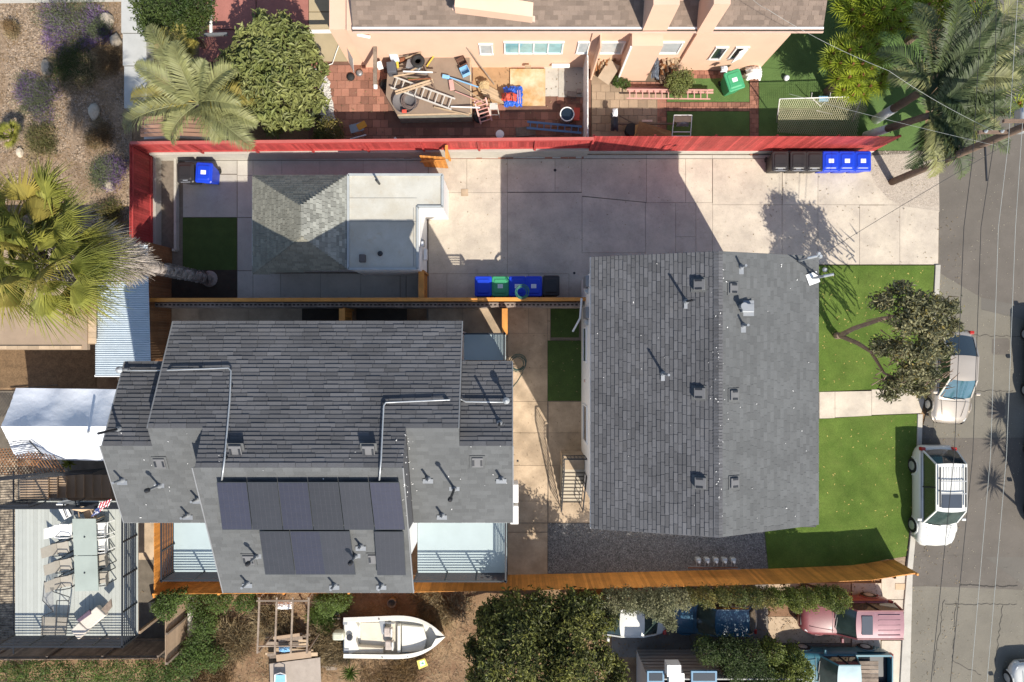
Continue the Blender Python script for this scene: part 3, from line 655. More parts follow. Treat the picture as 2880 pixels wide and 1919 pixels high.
wd = deck('raised_deck', 'large raised deck of pale grey boards with black railings and a long glass table', 182, 1365, 493, 1707, 3.1, 'sen', fm=DECK)
wd['category'] = 'deck'
# ---- solar panels
def panel(x0, y0, x1, y1, m, lab):
    # apparent pixel rectangle; lies .22 m above the south plane
    def pt(px, py):
        h = .3
        for _ in range(20): yg = 960+(py-960)*(1-h); h = hS(yg)+.22/H
        return A(px, py, h*H)
    dx0, dx1 = x0[0], x0[1]
    P = [pt(x0[0], y0), pt(x0[1], y0), pt(x1[1], y1), pt(x1[0], y1)]
    r = empty('solar_panel', sum(P, Vector())/4, label=lab, cat='solar panel', group='solar panels on the main house roof')
    MB().slabpoly(P[::-1], .04).build('frame', mat('panel_frame', (.06, .065, .07), .4, .05, 3, metal=.5), r)
    c = sum(P, Vector())/4; nrm = (P[1]-P[0]).cross(P[3]-P[0]).normalized(); nrm = nrm if nrm.z > 0 else -nrm
    Qd = [c+(p-c)*.975+nrm*.003 for p in P]; MB().add(Qd[::-1], [(0, 1, 2, 3)]).build('cell_sheet', m, r)
    g = MB()
    for i in range(1, 6): a = Qd[0].lerp(Qd[1], i/6); b = Qd[3].lerp(Qd[2], i/6); g.bar(a, b, .006, .004)
    for i in range(1, 11): a = Qd[0].lerp(Qd[3], i/11); b = Qd[1].lerp(Qd[2], i/11); g.bar(a, b, .005, .004)
    g.build('cell_grid', mat('grid_line', (.055, .055, .065), .5, .05, 3), r)
    return r
ordn = ['leftmost', 'second', 'third', 'fourth', 'fifth', 'sixth and rightmost']
for i in range(6):
    xa = 609+i*86; xb = xa+84; d = 14
    panel((xa, xb), 1357, (xa+16, xb+16), 1491, PVB if i in (0, 2, 5) else PV, ordn[i]+' solar panel in the upper row of six')
for i, xa in enumerate((729, 815, 899)):
    panel((xa, xa+84), 1495, (xa+17, xa+101), 1617, PVB if i == 1 else PV, ('left', 'middle', 'right')[i]+' solar panel of the lower group of three')
panel((1053, 1135), 1496, (1061, 1141), 1619, PV, 'single solar panel set apart at the right of the lower row')
rk = MB()
for y in (1385, 1465, 1520, 1590): 
    rk.bar(A(620, y, hR(.30)), A(1140, y, hR(.30)), .03)
# ---- small cottage: hip roof and flat roof
ct = empty('house', G(960, 640, 0), label='small white cottage, half hipped weathered shingles and half flat grey roof', cat='house')
he, ha = 2.75, 4.3
def gp_(px, py, h): return A(px, py, h)
c0, c1, c2, c3 = A(710, 495, he), A(977, 493, he), A(977, 757, he), A(710, 772, he)
rN, rS = A(843, 578, ha), A(850, 668, ha)
wallbox(ct, 770, 560, 1030, 766, 0, 2.6, WHITE)
for k, (P, up) in enumerate((([c0, c1, rN], (0, -1)), ([c1, c2, rS, rN], (-1, 0)), ([c2, c3, rS], (0, 1)), ([c3, c0, rN, rS], (1, 0)))):
    roof_slab(ct, P, SHW, .12)
    m = SHW if k != 1 else mat('shingle_patchwork', (.235, .24, .215), .92, .15, 1.2, piece=.3, bump=.3, fine=.12)
    pieces(ct, 'shingle', roof_pieces(ct, P, up, .14, .26 if k != 1 else .22, SHW, th=.012), m, 'shingle', limit=(150, 0, 0, 150)[k])
fr = [A(x, y, 2.75) for x, y in ((980, 493), (1245, 493), (1245, 583), (1175, 583), (1175, 757), (980, 757))]
MB().slabpoly(fr[::-1], .25).build('flat_roof', FLAT, ct)
pr = MB()
for a, b in zip(fr, fr[1:]+fr[:1]): pr.bar(a+Vector((0, 0, .04)), b+Vector((0, 0, .04)), .10, .08)
pr.build('roof_edge', mat('roof_edge_grey', (.36, .38, .38), .6, .1, 3), ct)
sm = MB()
for x in (1075,): pass
for y in (558, 624): sm.bar(A(983, y, 2.76), A(1172, y, 2.76), .015, .012)
sm.bar(A(1163, 585, 2.76), A(1163, 750, 2.76), .02, .012); sm.build('roof_seam', mat('seam_grey', (.25, .25, .24), .8), ct)
wallbox(ct, 1025, 537, 1262, 618, 0, 2.5, WHITE); wallbox(ct, 1025, 600, 1201, 776, 0, 2.5, WHITE)
for (a, b) in (((1189, 624), .9), ((1189, 700), .5)): pass
MB().box(G(1203, 700, 1.7), (.12, .3, .5)).build('meter_box', STEEL, ct)
MB().lathe([(.11, -.05), (.13, 0), (.11, .05)], G(1206, 706, 2.2), 14, Matrix.Rotation(R(90), 4, 'Y')).build('electric_meter', LBL, ct)
MB().box(G(1208, 728, 1.4), (.14, .5, .3)).build('meter_box', WPAINT, ct)
# ---- pink house
pk = empty('house', G(1560, 100, 0), label='long pink stucco house with a brown shingle roof at the top edge', cat='house')
ze = 3.85; sl = .36
wallbox(pk, 1030, -260, 2132, 191, 0, ze-.15, PINK)
wallbox(pk, 985, -260, 1040, 184, 0, 3.55, PINK); wallbox(pk, 1660, 150, 1664, 226, 0, 3.5, PINK)
wallbox(pk, 1641, 150, 1660, 195, 0, 3.6, PINK); wallbox(pk, 1738, 150, 1815, 228, 0, 3.65, PINK); wallbox(pk, 1899, 150, 2132, 199, 0, 3.65, PINK)
eL, eR = G(1048, 192, ze), G(2206, 192, ze); rL, rR = G(1048, -150, ze+342/S*sl), G(2206, -150, ze+342/S*sl)
roof_slab(pk, [eL, eR, rR, rL], SHB)
pp = roof_pieces(pk, [eL, eR, rR, rL], (0, 1), .18, .30, SHB, th=.014)
pp.sort(key=lambda M: M.translation.y)
pieces(pk, 'shingle', pp, SHB, 'shingle')
gt = MB(); gt.bar(eL+Vector((0, -.08, .0)), eR+Vector((0, -.08, 0)), .14, .10); gt.build('gutter', PINKT, pk)
gt = MB(); gt.bar(eL+Vector((0, -.08, .056)), eR+Vector((0, -.08, .056)), .07, .012); gt.build('gutter_inside', mat('gutter_dark', (.07, .055, .04), .9, .2, 4), pk)  # dark brown strip laid along the top of the gutter
gt = MB(); gt.bar(eL+Vector((0, .02, .06)), eR+Vector((0, .02, .06)), .08, .03); gt.build('drip_edge', WPAINT, pk)
# chimneys and parapet stub
def chim(x0, x1, y0, y1, z0, z1, nm='chimney'):
    MB().prism([tuple(A(a, b, z1)[:2]) for a, b in ((x0, y0), (x1, y0), (x1, y1), (x0, y1))], z0, z1).build(nm, PINK, pk)
chim(1838, 1912, -70, 14, 3.8, 6.0); chim(2008, 2055, -70, 12, 3.8, 6.2)
MB().box(A(1865, 0, 4.2), (1.7, .1, .5)).build('chimney_flashing', PINKT, pk)
MB().slabpoly([A(1278, 20, 5.3), A(1498, 48, 5.3), A(1500, 8, 5.6), A(1282, -30, 5.6)], .5).build('roof_cricket', PINK, pk)
MB().slabpoly([A(1272, 28, 4.8), A(1505, 62, 4.8), A(1505, 46, 4.85), A(1274, 14, 4.85)], .06).build('roof_flashing', PINKT, pk)
def window_s(x0, x1, z0, z1, y, gm, mull=1, parent=pk):
    c = G((x0+x1)/2, y, (z0+z1)/2); L = abs(x1-x0)/S; f = MB()
    for z in (z0, z1): f.box(c+Vector((0, -.02, z-c.z)), (L+.1, .08, .07))
    for i in range(mull+1): f.box(c+Vector((-L/2+L*i/mull, -.02, 0)), (.06, .08, z1-z0))
    fo = f.build('window', WPAINT, parent); MB().box(c+Vector((0, -.005, 0)), (L, .03, z1-z0)).build('pane', gm, fo)
window_s(1356, 1388, 1.5, 2.5, 191.4, PALEG); window_s(1421, 1572, 1.6, 2.7, 191.4, TEALG, 4); window_s(1612, 1640, 1.6, 2.7, 191.4, PALEG)
window_s(1666, 1730, 1.6, 2.7, 191.4, PALEG); window_s(1818, 1880, 1.6, 2.7, 191.4, PALEG)
window_s(1970, 1998, 1.3, 2.5, 199.5, GLASS); window_s(2022, 2052, 1.4, 2.5, 199.5, GLASS)
MB().box(G(2042, 205, 1.9), (.5, .04, 1.1), .5).build('open_sash', WPAINT, pk)
MB().bar(G(1736, 229, 0), G(1736, 229, 3.6), .08).build('downpipe', WPAINT, pk)
MB().tube([A(1040, 105, 3.4), G(1052, 190, 3.3)], .07).build('vent_pipe', WPAINT, pk)
# ---- neighbour house left (brown low roof) and corrugated cover
nb = empty('shed', G(60, 900, 0), label='brown flat roofed outbuilding under the fan palm at the left edge', cat='shed')
MB().slabpoly([A(x, y, 2.9) for x, y in ((-200, 700), (245, 700), (245, 985), (-200, 985))][::-1], .2).build('roof', mat('tan_rolled_roof', (.30, .22, .15), .9, .12, 1.5, fine=.08, wear=.2), nb)
tb = []
for i in range(14): tb.append(mtx(A(258, 745+i*16.5, 2.8), (1, 0, 0), (0, 1, 0), (0, 0, 1), (.40, .25, .05)))
pieces(nb, 'trim_board', tb, PALEW)
tb = [mtx(A(5+i*30, 978, 2.93), (1, 0, 0), (0, 1, 0), (0, 0, 1), (.46, .14, .05)) for i in range(-3, 8)]
pieces(nb, 'trim_board', tb, PALEW)
MB().prism([tuple(G(x, y)[:2]) for x, y in ((-150, 725), (325, 725), (325, 970), (-150, 970))], 0, 2.7).build('wall', TANW, nb)
cr = empty('lean_to_roof', G(400, 900, 0), label='blue grey corrugated lean-to roof beside the shaded orange fence', cat='roof')
mb = MB(); xs = [(268, 426)]; n = 60; vs = []
y0, y1 = 690, 1058
for i in range(n*4+1):
    t = i/(n*4); yy = y0+(y1-y0)*t; z = 2.5+.028*math.cos(i*PI/2); a = A(268, yy, z); b = A(415+10*t, yy, z+.15); vs += [a, b]
mb.add(vs, [(2*i, 2*i+1, 2*i+3, 2*i+2) for i in range(n*4)]); mb.build('corrugated_sheet', CORR, cr)
MB().bar(A(268, 1058, 2.42), A(420, 1058, 2.5), .08, .1).build('edge_beam', WPAINT, cr)
for y in (700, 880, 1040): MB().bar(A(275, y, 2.4), A(275, y, 2.4)-Vector((0, 0, 2.4)), .1).build('post', PALEW, cr)
# ---- white canopy
cn = empty('canopy_tent', G(260, 1150, 0), label='white tarp canopy with a straight ridge left of the main house', cat='canopy')
R0, R1 = A(2, 1200, 3.7), A(330, 1200, 3.7)
def tarp(P, name='tarp_panel'):
    mb = MB(); n = 24; m = 14; vs = []
    for j in range(m+1):
        for i in range(n+1):
            u, v = i/n, j/m; a = P[0].lerp(P[1], u); b = P[3].lerp(P[2], u); p = a.lerp(b, v)
            sag = -.22*abs(math.sin(u*PI*2.3+.2))*math.sin(v*PI)*1.0; vs.append(p+Vector((0, 0, sag+random.uniform(-.02, .02))))
    mb.add(vs, [(j*(n+1)+i, j*(n+1)+i+1, (j+1)*(n+1)+i+1, (j+1)*(n+1)+i) for j in range(m) for i in range(n)])
    return mb.build(name, CANV, cn, smooth=True)
tarp([A(45, 1092, 2.55), A(345, 1096, 2.55), R1, R0]); tarp([R0, R1, A(335, 1295, 2.5), A(42, 1288, 2.5)])
tarp([A(42, 1288, 2.5), A(335, 1295, 2.5), A(335, 1298, 2.2), A(44, 1292, 2.2)], 'valance')
for x, y in ((48, 1094), (330, 1096), (44, 1286), (330, 1292)):
    p = A(x, y, 2.5); MB().bar(p, (p.x, p.y, 0), .05).build('pole', STEEL, cn)
# ---- grey building at the bottom edge
gb = empty('house', G(1990, 1950, 0), label='pale grey house with blue framed windows cut off by the bottom edge', cat='house')
MB().box(G(1990, 2010, 1.4), (6.9, 6.3, 2.8)).build('wall', mat('grey_siding', (.40, .38, .36), .85, .1, 2), gb)
for i in range(9): MB().box(G(1990, 1826, .3+i*.3), (6.9, .02, .012)).build('siding_line', JOINT, gb)
MB().slabpoly([G(1785, 1824, 2.8), G(2195, 1824, 2.8), G(2195, 2200, 2.8), G(1785, 2200, 2.8)][::-1], .1).build('roof', mat('grey_roof', (.38, .37, .355), .9, .12, 1.5, fine=.1), gb)
BLF = mat('blue_frame', (.12, .24, .36), .6, .1, 3)
for x0, x1, y in ((1826, 1862, 1880), (1950, 2010, 1880)):
    p0, p1 = A(x0-6, y+8, 2.9), A(x1+6, y+40, 2.9); f = MB().prism([(p0.x, p0.y), (p1.x, p0.y), (p1.x, p1.y), (p0.x, p1.y)], 2.8, 2.92).build('skylight', BLF, gb)
    MB().prism([(p0.x+.08, p0.y-.08), (p1.x-.08, p0.y-.08), (p1.x-.08, p1.y+.08), (p0.x+.08, p1.y+.08)], 2.9, 2.93).build('pane', GLASS, f)
MB().box(A(1892, 1880, 3.1), (.6, .5, .5)).build('vent_box', WPAINT, gb); MB().box(A(1900, 1905, 3.1), (.65, .5, .4)).build('air_unit', GALV, gb)
# plant shed roof (under the small palm)
ps_ = empty('shed', G(520, 390, 0), label='small cream shed with a brown board gable roof under the feather palm', cat='shed')
MB().prism([tuple(A(x, y, 1.9)[:2]) for x, y in ((405, 340), (600, 340), (600, 399), (405, 399))], 0, 1.9).build('wall', WPAINT, ps_)
bl = []
for s, (xa, xb) in ((-1, (398, 492)), (1, (496, 592))):
    for i in range(6):
        y = 330+i*12.2+(5 if i == 5 else 0); sg = 6*s
        a, b = A(xa, y+(4 if s < 0 else 0), 2.1), A(xb, y+(0 if s < 0 else 4), 2.1); d = (b-a)
        bl.append(mtx((a+b)/2+Vector((0, 0, .02*i)), d.normalized(), Vector((-d.y, d.x, 0)).normalized(), (0, 0, 1), (d.length, .15, .03)))
pieces(ps_, 'board', bl, mat('brown_roof_board', (.27, .155, .11), .8, .15, 2, piece=.15, fine=.1))
MB().box(A(494, 365, 2.25), (.12, 1.3, .04)).build('ridge_board', TANW, ps_)
# ================================================================ ROOF FIXTURES
def zmain(px, py):
    h = .3
    for _ in range(25):
        x = 1440+(px-1440)*(1-h); y = 960+(py-960)*(1-h)
        if 838 < x < 1235: f = hN if y < 1198.5 else hS
        elif 735 < x < 1337: f = hN if y < 1128.5 else hI
        else: f = hO if y < 1165.6 else hI
        h = f(y)
    return h*H
def zright(px, py):
    z = hr
    for _ in range(25): z = zroof(1440+(px-1440)*(1-z/H))
    return z
FLSH = mat('flashing', (.27, .285, .30), .5, .06, 5, metal=.3)
def vent_pipe(house, px, py, zf, hh=.5, r=.045, wide=False, plate=(.42, .20)):
    z = zf(px, py); p = A(px, py, z)
    o = MB().tube([p, p+Vector((0, 0, hh))], r, 10).build('vent_pipe', BLK if hh > .9 else FLSH, house)
    pl = MB().box(p+Vector((0, -.10 if not wide else 0, .03)), (plate[0]*.85, plate[1]*.75, .012)).build('flashing', FLSH, o)
    MB().lathe([(r*2.4, 0), (r*1.3, .12)], p+Vector((0, 0, .02)), 10).build('collar', FLSH, o)
    if wide: MB().lathe([(r*1.8, 0), (r*1.8, .12), (r*.6, .2)], p+Vector((0, 0, hh-.05)), 12).build('cowl', BLK, o)
for px, py, hh, wd in ((345, 1350, .55, 0), (449, 1366, .75, 1), (557, 1403, .5, 0), (529, 1448, .5, 0), (696, 1640, .5, 0), (1204, 1346, .55, 0), (1410, 1346, .5, 0), (1243, 1448, .5, 0), (1015, 1535, .45, 0), (1000, 1564, .7, 1), (941, 1645, .5, 0), (1073, 1645, .5, 0), (722, 1565, .75, 1), (1278, 1375, 1.5, 1), (335, 1207, 1.1, 0), (1405, 1190, 1.1, 0)): vent_pipe(mh, px, py, zmain, hh, wide=bool(wd))
for px, py, hh in ((1930, 849, .95), (1865, 1052, .85), (2084, 752, .5), (2090, 916, .5)): vent_pipe(rh, px, py, zright, hh, plate=(.2, .42))
z = zright(2096, 868); p = A(2096, 868, z); v = MB().box(p+Vector((0, 0, .15)), (.42, .30, .3)).build('dryer_vent', FLSH, rh, bevel=.02); MB().box(p+Vector((.1, 0, .02)), (.4, .55, .02)).build('flashing', FLSH, v)
MB().lathe([(.1, 0), (.1, .45), (.13, .5)], p+Vector((-.2, .05, 0)), 12).build('cowl', FLSH, v)
def box_vent(house, px, py, zf, tilt, h=.16, s=.42):
    z = zf(px, py); p = A(px, py, z+.03); M = Matrix.Rotation(tilt[1], 4, tilt[0])
    o = MB().box(p+Vector((0, 0, h/2)), (s, s, h), M=M).build('box_vent', mat('vent_grey', (.125, .125, .128), .6, .1, 4), house, bevel=.015)
    MB().box(p, (s+.14, s+.14, .02), M=M).build('flashing', SHG2, o)
    for k in (-1, 1): MB().box(p+M@Vector((k*s*.36, 0, h+.004)) if tilt[0] != 'Y' else p+M@Vector((0, k*s*.38, h+.004)), (.07, s*.6, .01) if tilt[0] != 'Y' else (s*.62, .07, .01), M=M).build('louvre', BLK, o)
for px, py in ((1965, 802), (1966, 1106), (1968, 1357)): box_vent(rh, px, py, zright, ('Y', -math.atan(1.55/4.26)), .15, .38)
for px, py in ((2062, 812), (2064, 1112), (2065, 1358)): box_vent(rh, px, py, zright, ('Y', math.atan(1.55/4.26)), .08, .34)
for px, py in ((450, 1304), (1343, 1301), (700, 1575), (1052, 1573)): box_vent(mh, px, py, zmain, ('X', R(24)), .06, .38)
for px, py in ((665, 1267), (1038, 1267)): box_vent(mh, px, py, zmain, ('X', -R(-24)), .12, .40)
def conduit(pts, r=.028):
    P = []
    for (x0, y0), (x1, y1) in zip(pts, pts[1:]):
        n = max(2, int(math.hypot(x1-x0, y1-y0)/40))
        for i in range(n): x, y = x0+(x1-x0)*i/n, y0+(y1-y0)*i/n; P.append(A(x, y, zmain(x, y)+.14))
    P.append(A(*pts[-1], zmain(*pts[-1])+.14)); o = MB().tube(P, r, 8).build('conduit', GALV, mh, smooth=True)
    for p in P[::5]: MB().box(p-Vector((0, 0, .08)), (.08, .08, .14)).build('pipe_block', BLK, o)
conduit([(350, 1043), (440, 1043), (643, 1036), (650, 1044), (646, 1130), (632, 1290), (624, 1352)])
conduit([(1425, 1132), (1310, 1131), (1296, 1124), (1085, 1133), (1079, 1142), (1072, 1290), (1067, 1352)])
for px, py in ((348, 1040), (1424, 1126)):
    p = A(px, py, zmain(px, py)+.3); o = MB().tube([p-Vector((0, 0, .3)), p, p+Vector((0, 0, .25))], .05, 8).build('weather_head', GALV, mh); MB().lathe([(.11, 0), (.12, .08), (.03, .18)], p+Vector((0, 0, .2)), 12).build('cap', GALV, o)
for px, py, d in ((1075, 533, .55), ): 
    p = A(1067, 518, 2.78); MB().tube([p, p+Vector((0, 0, .7))], .05, 10).build('vent_pipe', BLK, ct)
p = A(1022, 729, 2.8); MB().box(p+Vector((0, 0, .15)), (.26, .34, .26)).build('roof_fan', mat('brown_metal', (.10, .085, .08), .6), ct, bevel=.03)
p = A(1069, 714, 2.8); MB().lathe([(.12, 0), (.05, .04), (.05, .15)], p, 12).build('vent_pipe', BLK, ct)
mb = MB()   # flecks of dried caulk and droppings on the roofs
for i in range(150):
    if i % 2: px, py = random.choice((random.gauss(2020, 12), random.uniform(1665, 2290))), random.uniform(730, 1470); p = A(px, py, zright(px, py)+.045)
    else: px, py = random.choice((random.gauss(1148, 8), random.uniform(310, 1430))), random.uniform(1215, 1460); p = A(px, py, zmain(px, py)+.05)
    a = random.random()*3; r_ = random.uniform(.008, .022); mb.box(p, (r_*random.uniform(1, 3), r_, .004), a)
mb.build('paint_fleck', WPAINT, rh, kind='stuff')
# things on the east wall of the right house: service drop brackets, meters
sv = empty('service_mast', A(2290, 725, 7.2), label='white service mast and wire clamps at the north east roof corner', cat='mast')
for c, a in ((A(2242, 735, 7.35), .1), (A(2286, 784, 7.35), .35)):
    MB().box(c, (.42, .42, .03), a).build('flashing_plate', WPAINT, sv); MB().tube([c, c+Vector((.0, 0, .9)), c+Vector((.25, .05, 1.05))], .05, 8).build('mast_pipe', GALV, sv)
MB().bar(A(2242, 735, 8.0), A(2310, 780, 7.4), .04).build('brace', BLK, sv)
for q in ((2305, 722), (2318, 760), (2300, 715)): MB().lathe([(.03, 0), (.09, .05), (.05, .12)], A(*q, 8.1), 10).build('insulator', GALV, sv)
for yy in (808, 888): 
    m_ = empty('electric_panel', G(1628, yy, 1.0), label='grey electric meter box on the white wall, '+('nearer the driveway' if yy == 808 else 'nearer the small turf square'), cat='meter box')
    MB().box(G(1633, yy, 2.6), (.22, .5, 1.0)).build('box', STEEL, m_, bevel=.02); MB().lathe([(.14, 0), (.14, .12), (.10, .18)], G(1632, yy+24, 2.7), 16).build('glass_dome', GALV, m_)
MB().tube([G(1622, 850, .2), G(1622, 850, 2.2), G(1618, 900, 2.2), G(1600, 935, 2.0)], .045, 8).build('downspout', WPAINT, None, label='white bent drain pipe by the meter boxes', cat='pipe')
for yy, zz in ((1350, 1.2), (1405, 1.2)): MB().box(G(1446, yy, 2.4), (.36, .8, .9)).build('mini_split_unit', WPAINT, None, label='white outdoor air unit on the east wall, '+('upper' if yy == 1350 else 'lower')+' of two', cat='air unit', group='air units on the east wall', bevel=.02)
# ================================================================ BINS
def make_bin(m, label, textc=LBL, txt='tag'):
    r = empty('trash_bin', (0, 0, 0), label=label, cat='trash bin')
    mb = MB(); W0, D0, W1, D1, hh = .58, .62, .74, .84, 1.0
    mb.add([(-W0/2, -D0/2, .06), (W0/2, -D0/2, .06), (W0/2, D0/2, .06), (-W0/2, D0/2, .06), (-W1/2, -D1/2, hh), (W1/2, -D1/2, hh), (W1/2, D1/2, hh), (-W1/2, D1/2, hh)], [(3, 2, 1, 0), (4, 5, 6, 7), (0, 1, 5, 4), (1, 2, 6, 5), (2, 3, 7, 6), (3, 0, 4, 7)]).build('body', m, r, bevel=.03)
    lid = MB(); prof = [(.39, .47, 1.0), (.40, .48, 1.05), (.36, .44, 1.085), (.30, .36, 1.09), (.27, .30, 1.12)]; vs = []
    for a, b, z in prof:
        c = .06; vs += [(-a+c, -b, z), (a-c, -b, z), (a, -b+c, z), (a, b-c, z), (a-c, b, z), (-a+c, b, z), (-a, b-c, z), (-a, -b+c, z)]
    n = 8; lid.add(vs, [(i*n+k, i*n+(k+1) % n, (i+1)*n+(k+1) % n, (i+1)*n+k) for i in range(len(prof)-1) for k in range(n)]+[tuple(range(n))[::-1], tuple(4*n+k for k in range(n))])
    lo = lid.build('lid', m, r, bevel=.01)
    MB().box((0, -.16, 1.125), (.44, .03, .015)).build('lid_rib', m, lo); MB().box((0, .24, 1.10), (.46, .03, .02)).build('lid_rib', m, lo)
    if txt == 'tag':
        MB().box((0, .0, 1.124), (.24, .19, .006)).build('label', textc, r)
        g = MB()
        for k in range(3): g.box((0, -.05+k*.05, 1.128), (.17, .014, .003))
        g.build('print', mat('print_grey', (.30, .36, .50), .6), r)
    elif txt == 'stamp':
        g = MB()
        for k in range(7): g.box((-.10+k*.033, -.36, 1.09), (.018, .05, .012))
        g.box((0, -.42, 1.075), (.44, .07, .012)); g.build('print', LBLK, r)
    MB().bar((-.3, .47, 1.02), (.3, .47, 1.02), .035).build('handle', m, r)
    for s in (-1, 1): MB().lathe([(.12, -.03), (.13, 0), (.12, .03)], (s*.30, .33, .13), 14, Matrix.Rotation(R(90), 4, 'Y')).build('wheel', RUBB, r)
    return r
pb = make_bin(BLUE, 'x'); pk_ = make_bin(BLACKP, 'x', txt='stamp'); pg = make_bin(GREEN, 'x'); pbn = make_bin(BLUE, 'x', txt=None); pkn = make_bin(BLACKP, 'x', txt=None)
used = set()
def place_bin(proto, px, py, rz, label, grp):
    p = A(px, py, 1.1); loc = (p.x, p.y, .02)
    if proto.name not in used: used.add(proto.name); proto.location = loc; proto.rotation_euler = (0, 0, rz); proto['label'] = label; o = proto
    else: o = clone(proto, loc, rz, label)
    o['group'] = grp; return o
gr = 'bins lined up under the red fence'
for px, l in ((2195, 'black trash bin leftmost of the six under the red fence'), (2246, 'black trash bin between two other black bins under the red fence'), (2291, 'black trash bin touching the first blue bin under the red fence')): place_bin(pk_, px, 454, 0, l, gr)
for px, l in ((2337, 'blue trash bin beside the black bins under the red fence'), (2382, 'blue trash bin between two blue bins under the red fence'), (2427, 'blue trash bin rightmost of the row, nearest the gravel corner')): place_bin(pb, px, 454, 0, l, gr)
gr = 'pair of bins in the north west corner'
place_bin(pk_, 521, 486, .02, 'black trash bin with pale print in the far left courtyard corner', gr); place_bin(pb, 573, 486, -.06, 'blue trash bin with its base sticking out, in the far left courtyard corner', gr)
gr = 'bins standing against the capped orange fence'
place_bin(pbn, 1359, 806, PI, 'blue trash bin without label, leftmost by the orange fence', gr); place_bin(pg, 1407, 806, PI, 'green trash bin with pale label between blue bins by the orange fence', gr)
place_bin(pb, 1455, 806, PI, 'blue trash bin with the green hose coil on it', gr); place_bin(pb, 1501, 806, PI, 'blue trash bin between the hose bin and the black bin', gr); place_bin(pkn, 1550, 804, PI, 'glossy black trash bin at the right end by the orange fence', gr)
place_bin(pg, 2066, 226, .32, 'tilted green trash bin on the turf beside the pink house', 'garden bins')
def coil(name, label, px, py, z, r0, m, n=6, rt=.014, w=.35, cat='hose', tail=None):
    P = []
    for i in range(n*18): a = i/18*2*PI; r = r0*(1-.35*abs(math.sin(i*.037))); P.append(A(px, py, z)+Vector((r*math.cos(a)+.03*math.sin(i*.11), r*math.sin(a)+.03*math.cos(i*.09), .01+.05*(i % 7)/7)))
    if tail: P += [A(x, y, zz) for x, y, zz in tail]
    return MB().tube(P, rt, 5).build(name, m, None, label=label, cat=cat, smooth=True)
HG = mat('hose_green', (.04, .16, .12), .5, .1, 3)
coil('garden_hose', 'coiled green hose hanging over the blue bin and capped fence', 1468, 822, 1.98, .34, HG)
coil('garden_hose', 'dark green hose coiled on the walkway beside the main house', 1456, 1022, .3, .44, mat('hose_dark', (.03, .07, .06), .5), tail=[(1470, 1050, .05), (1455, 1075, .05), (1442, 1090, .05)])
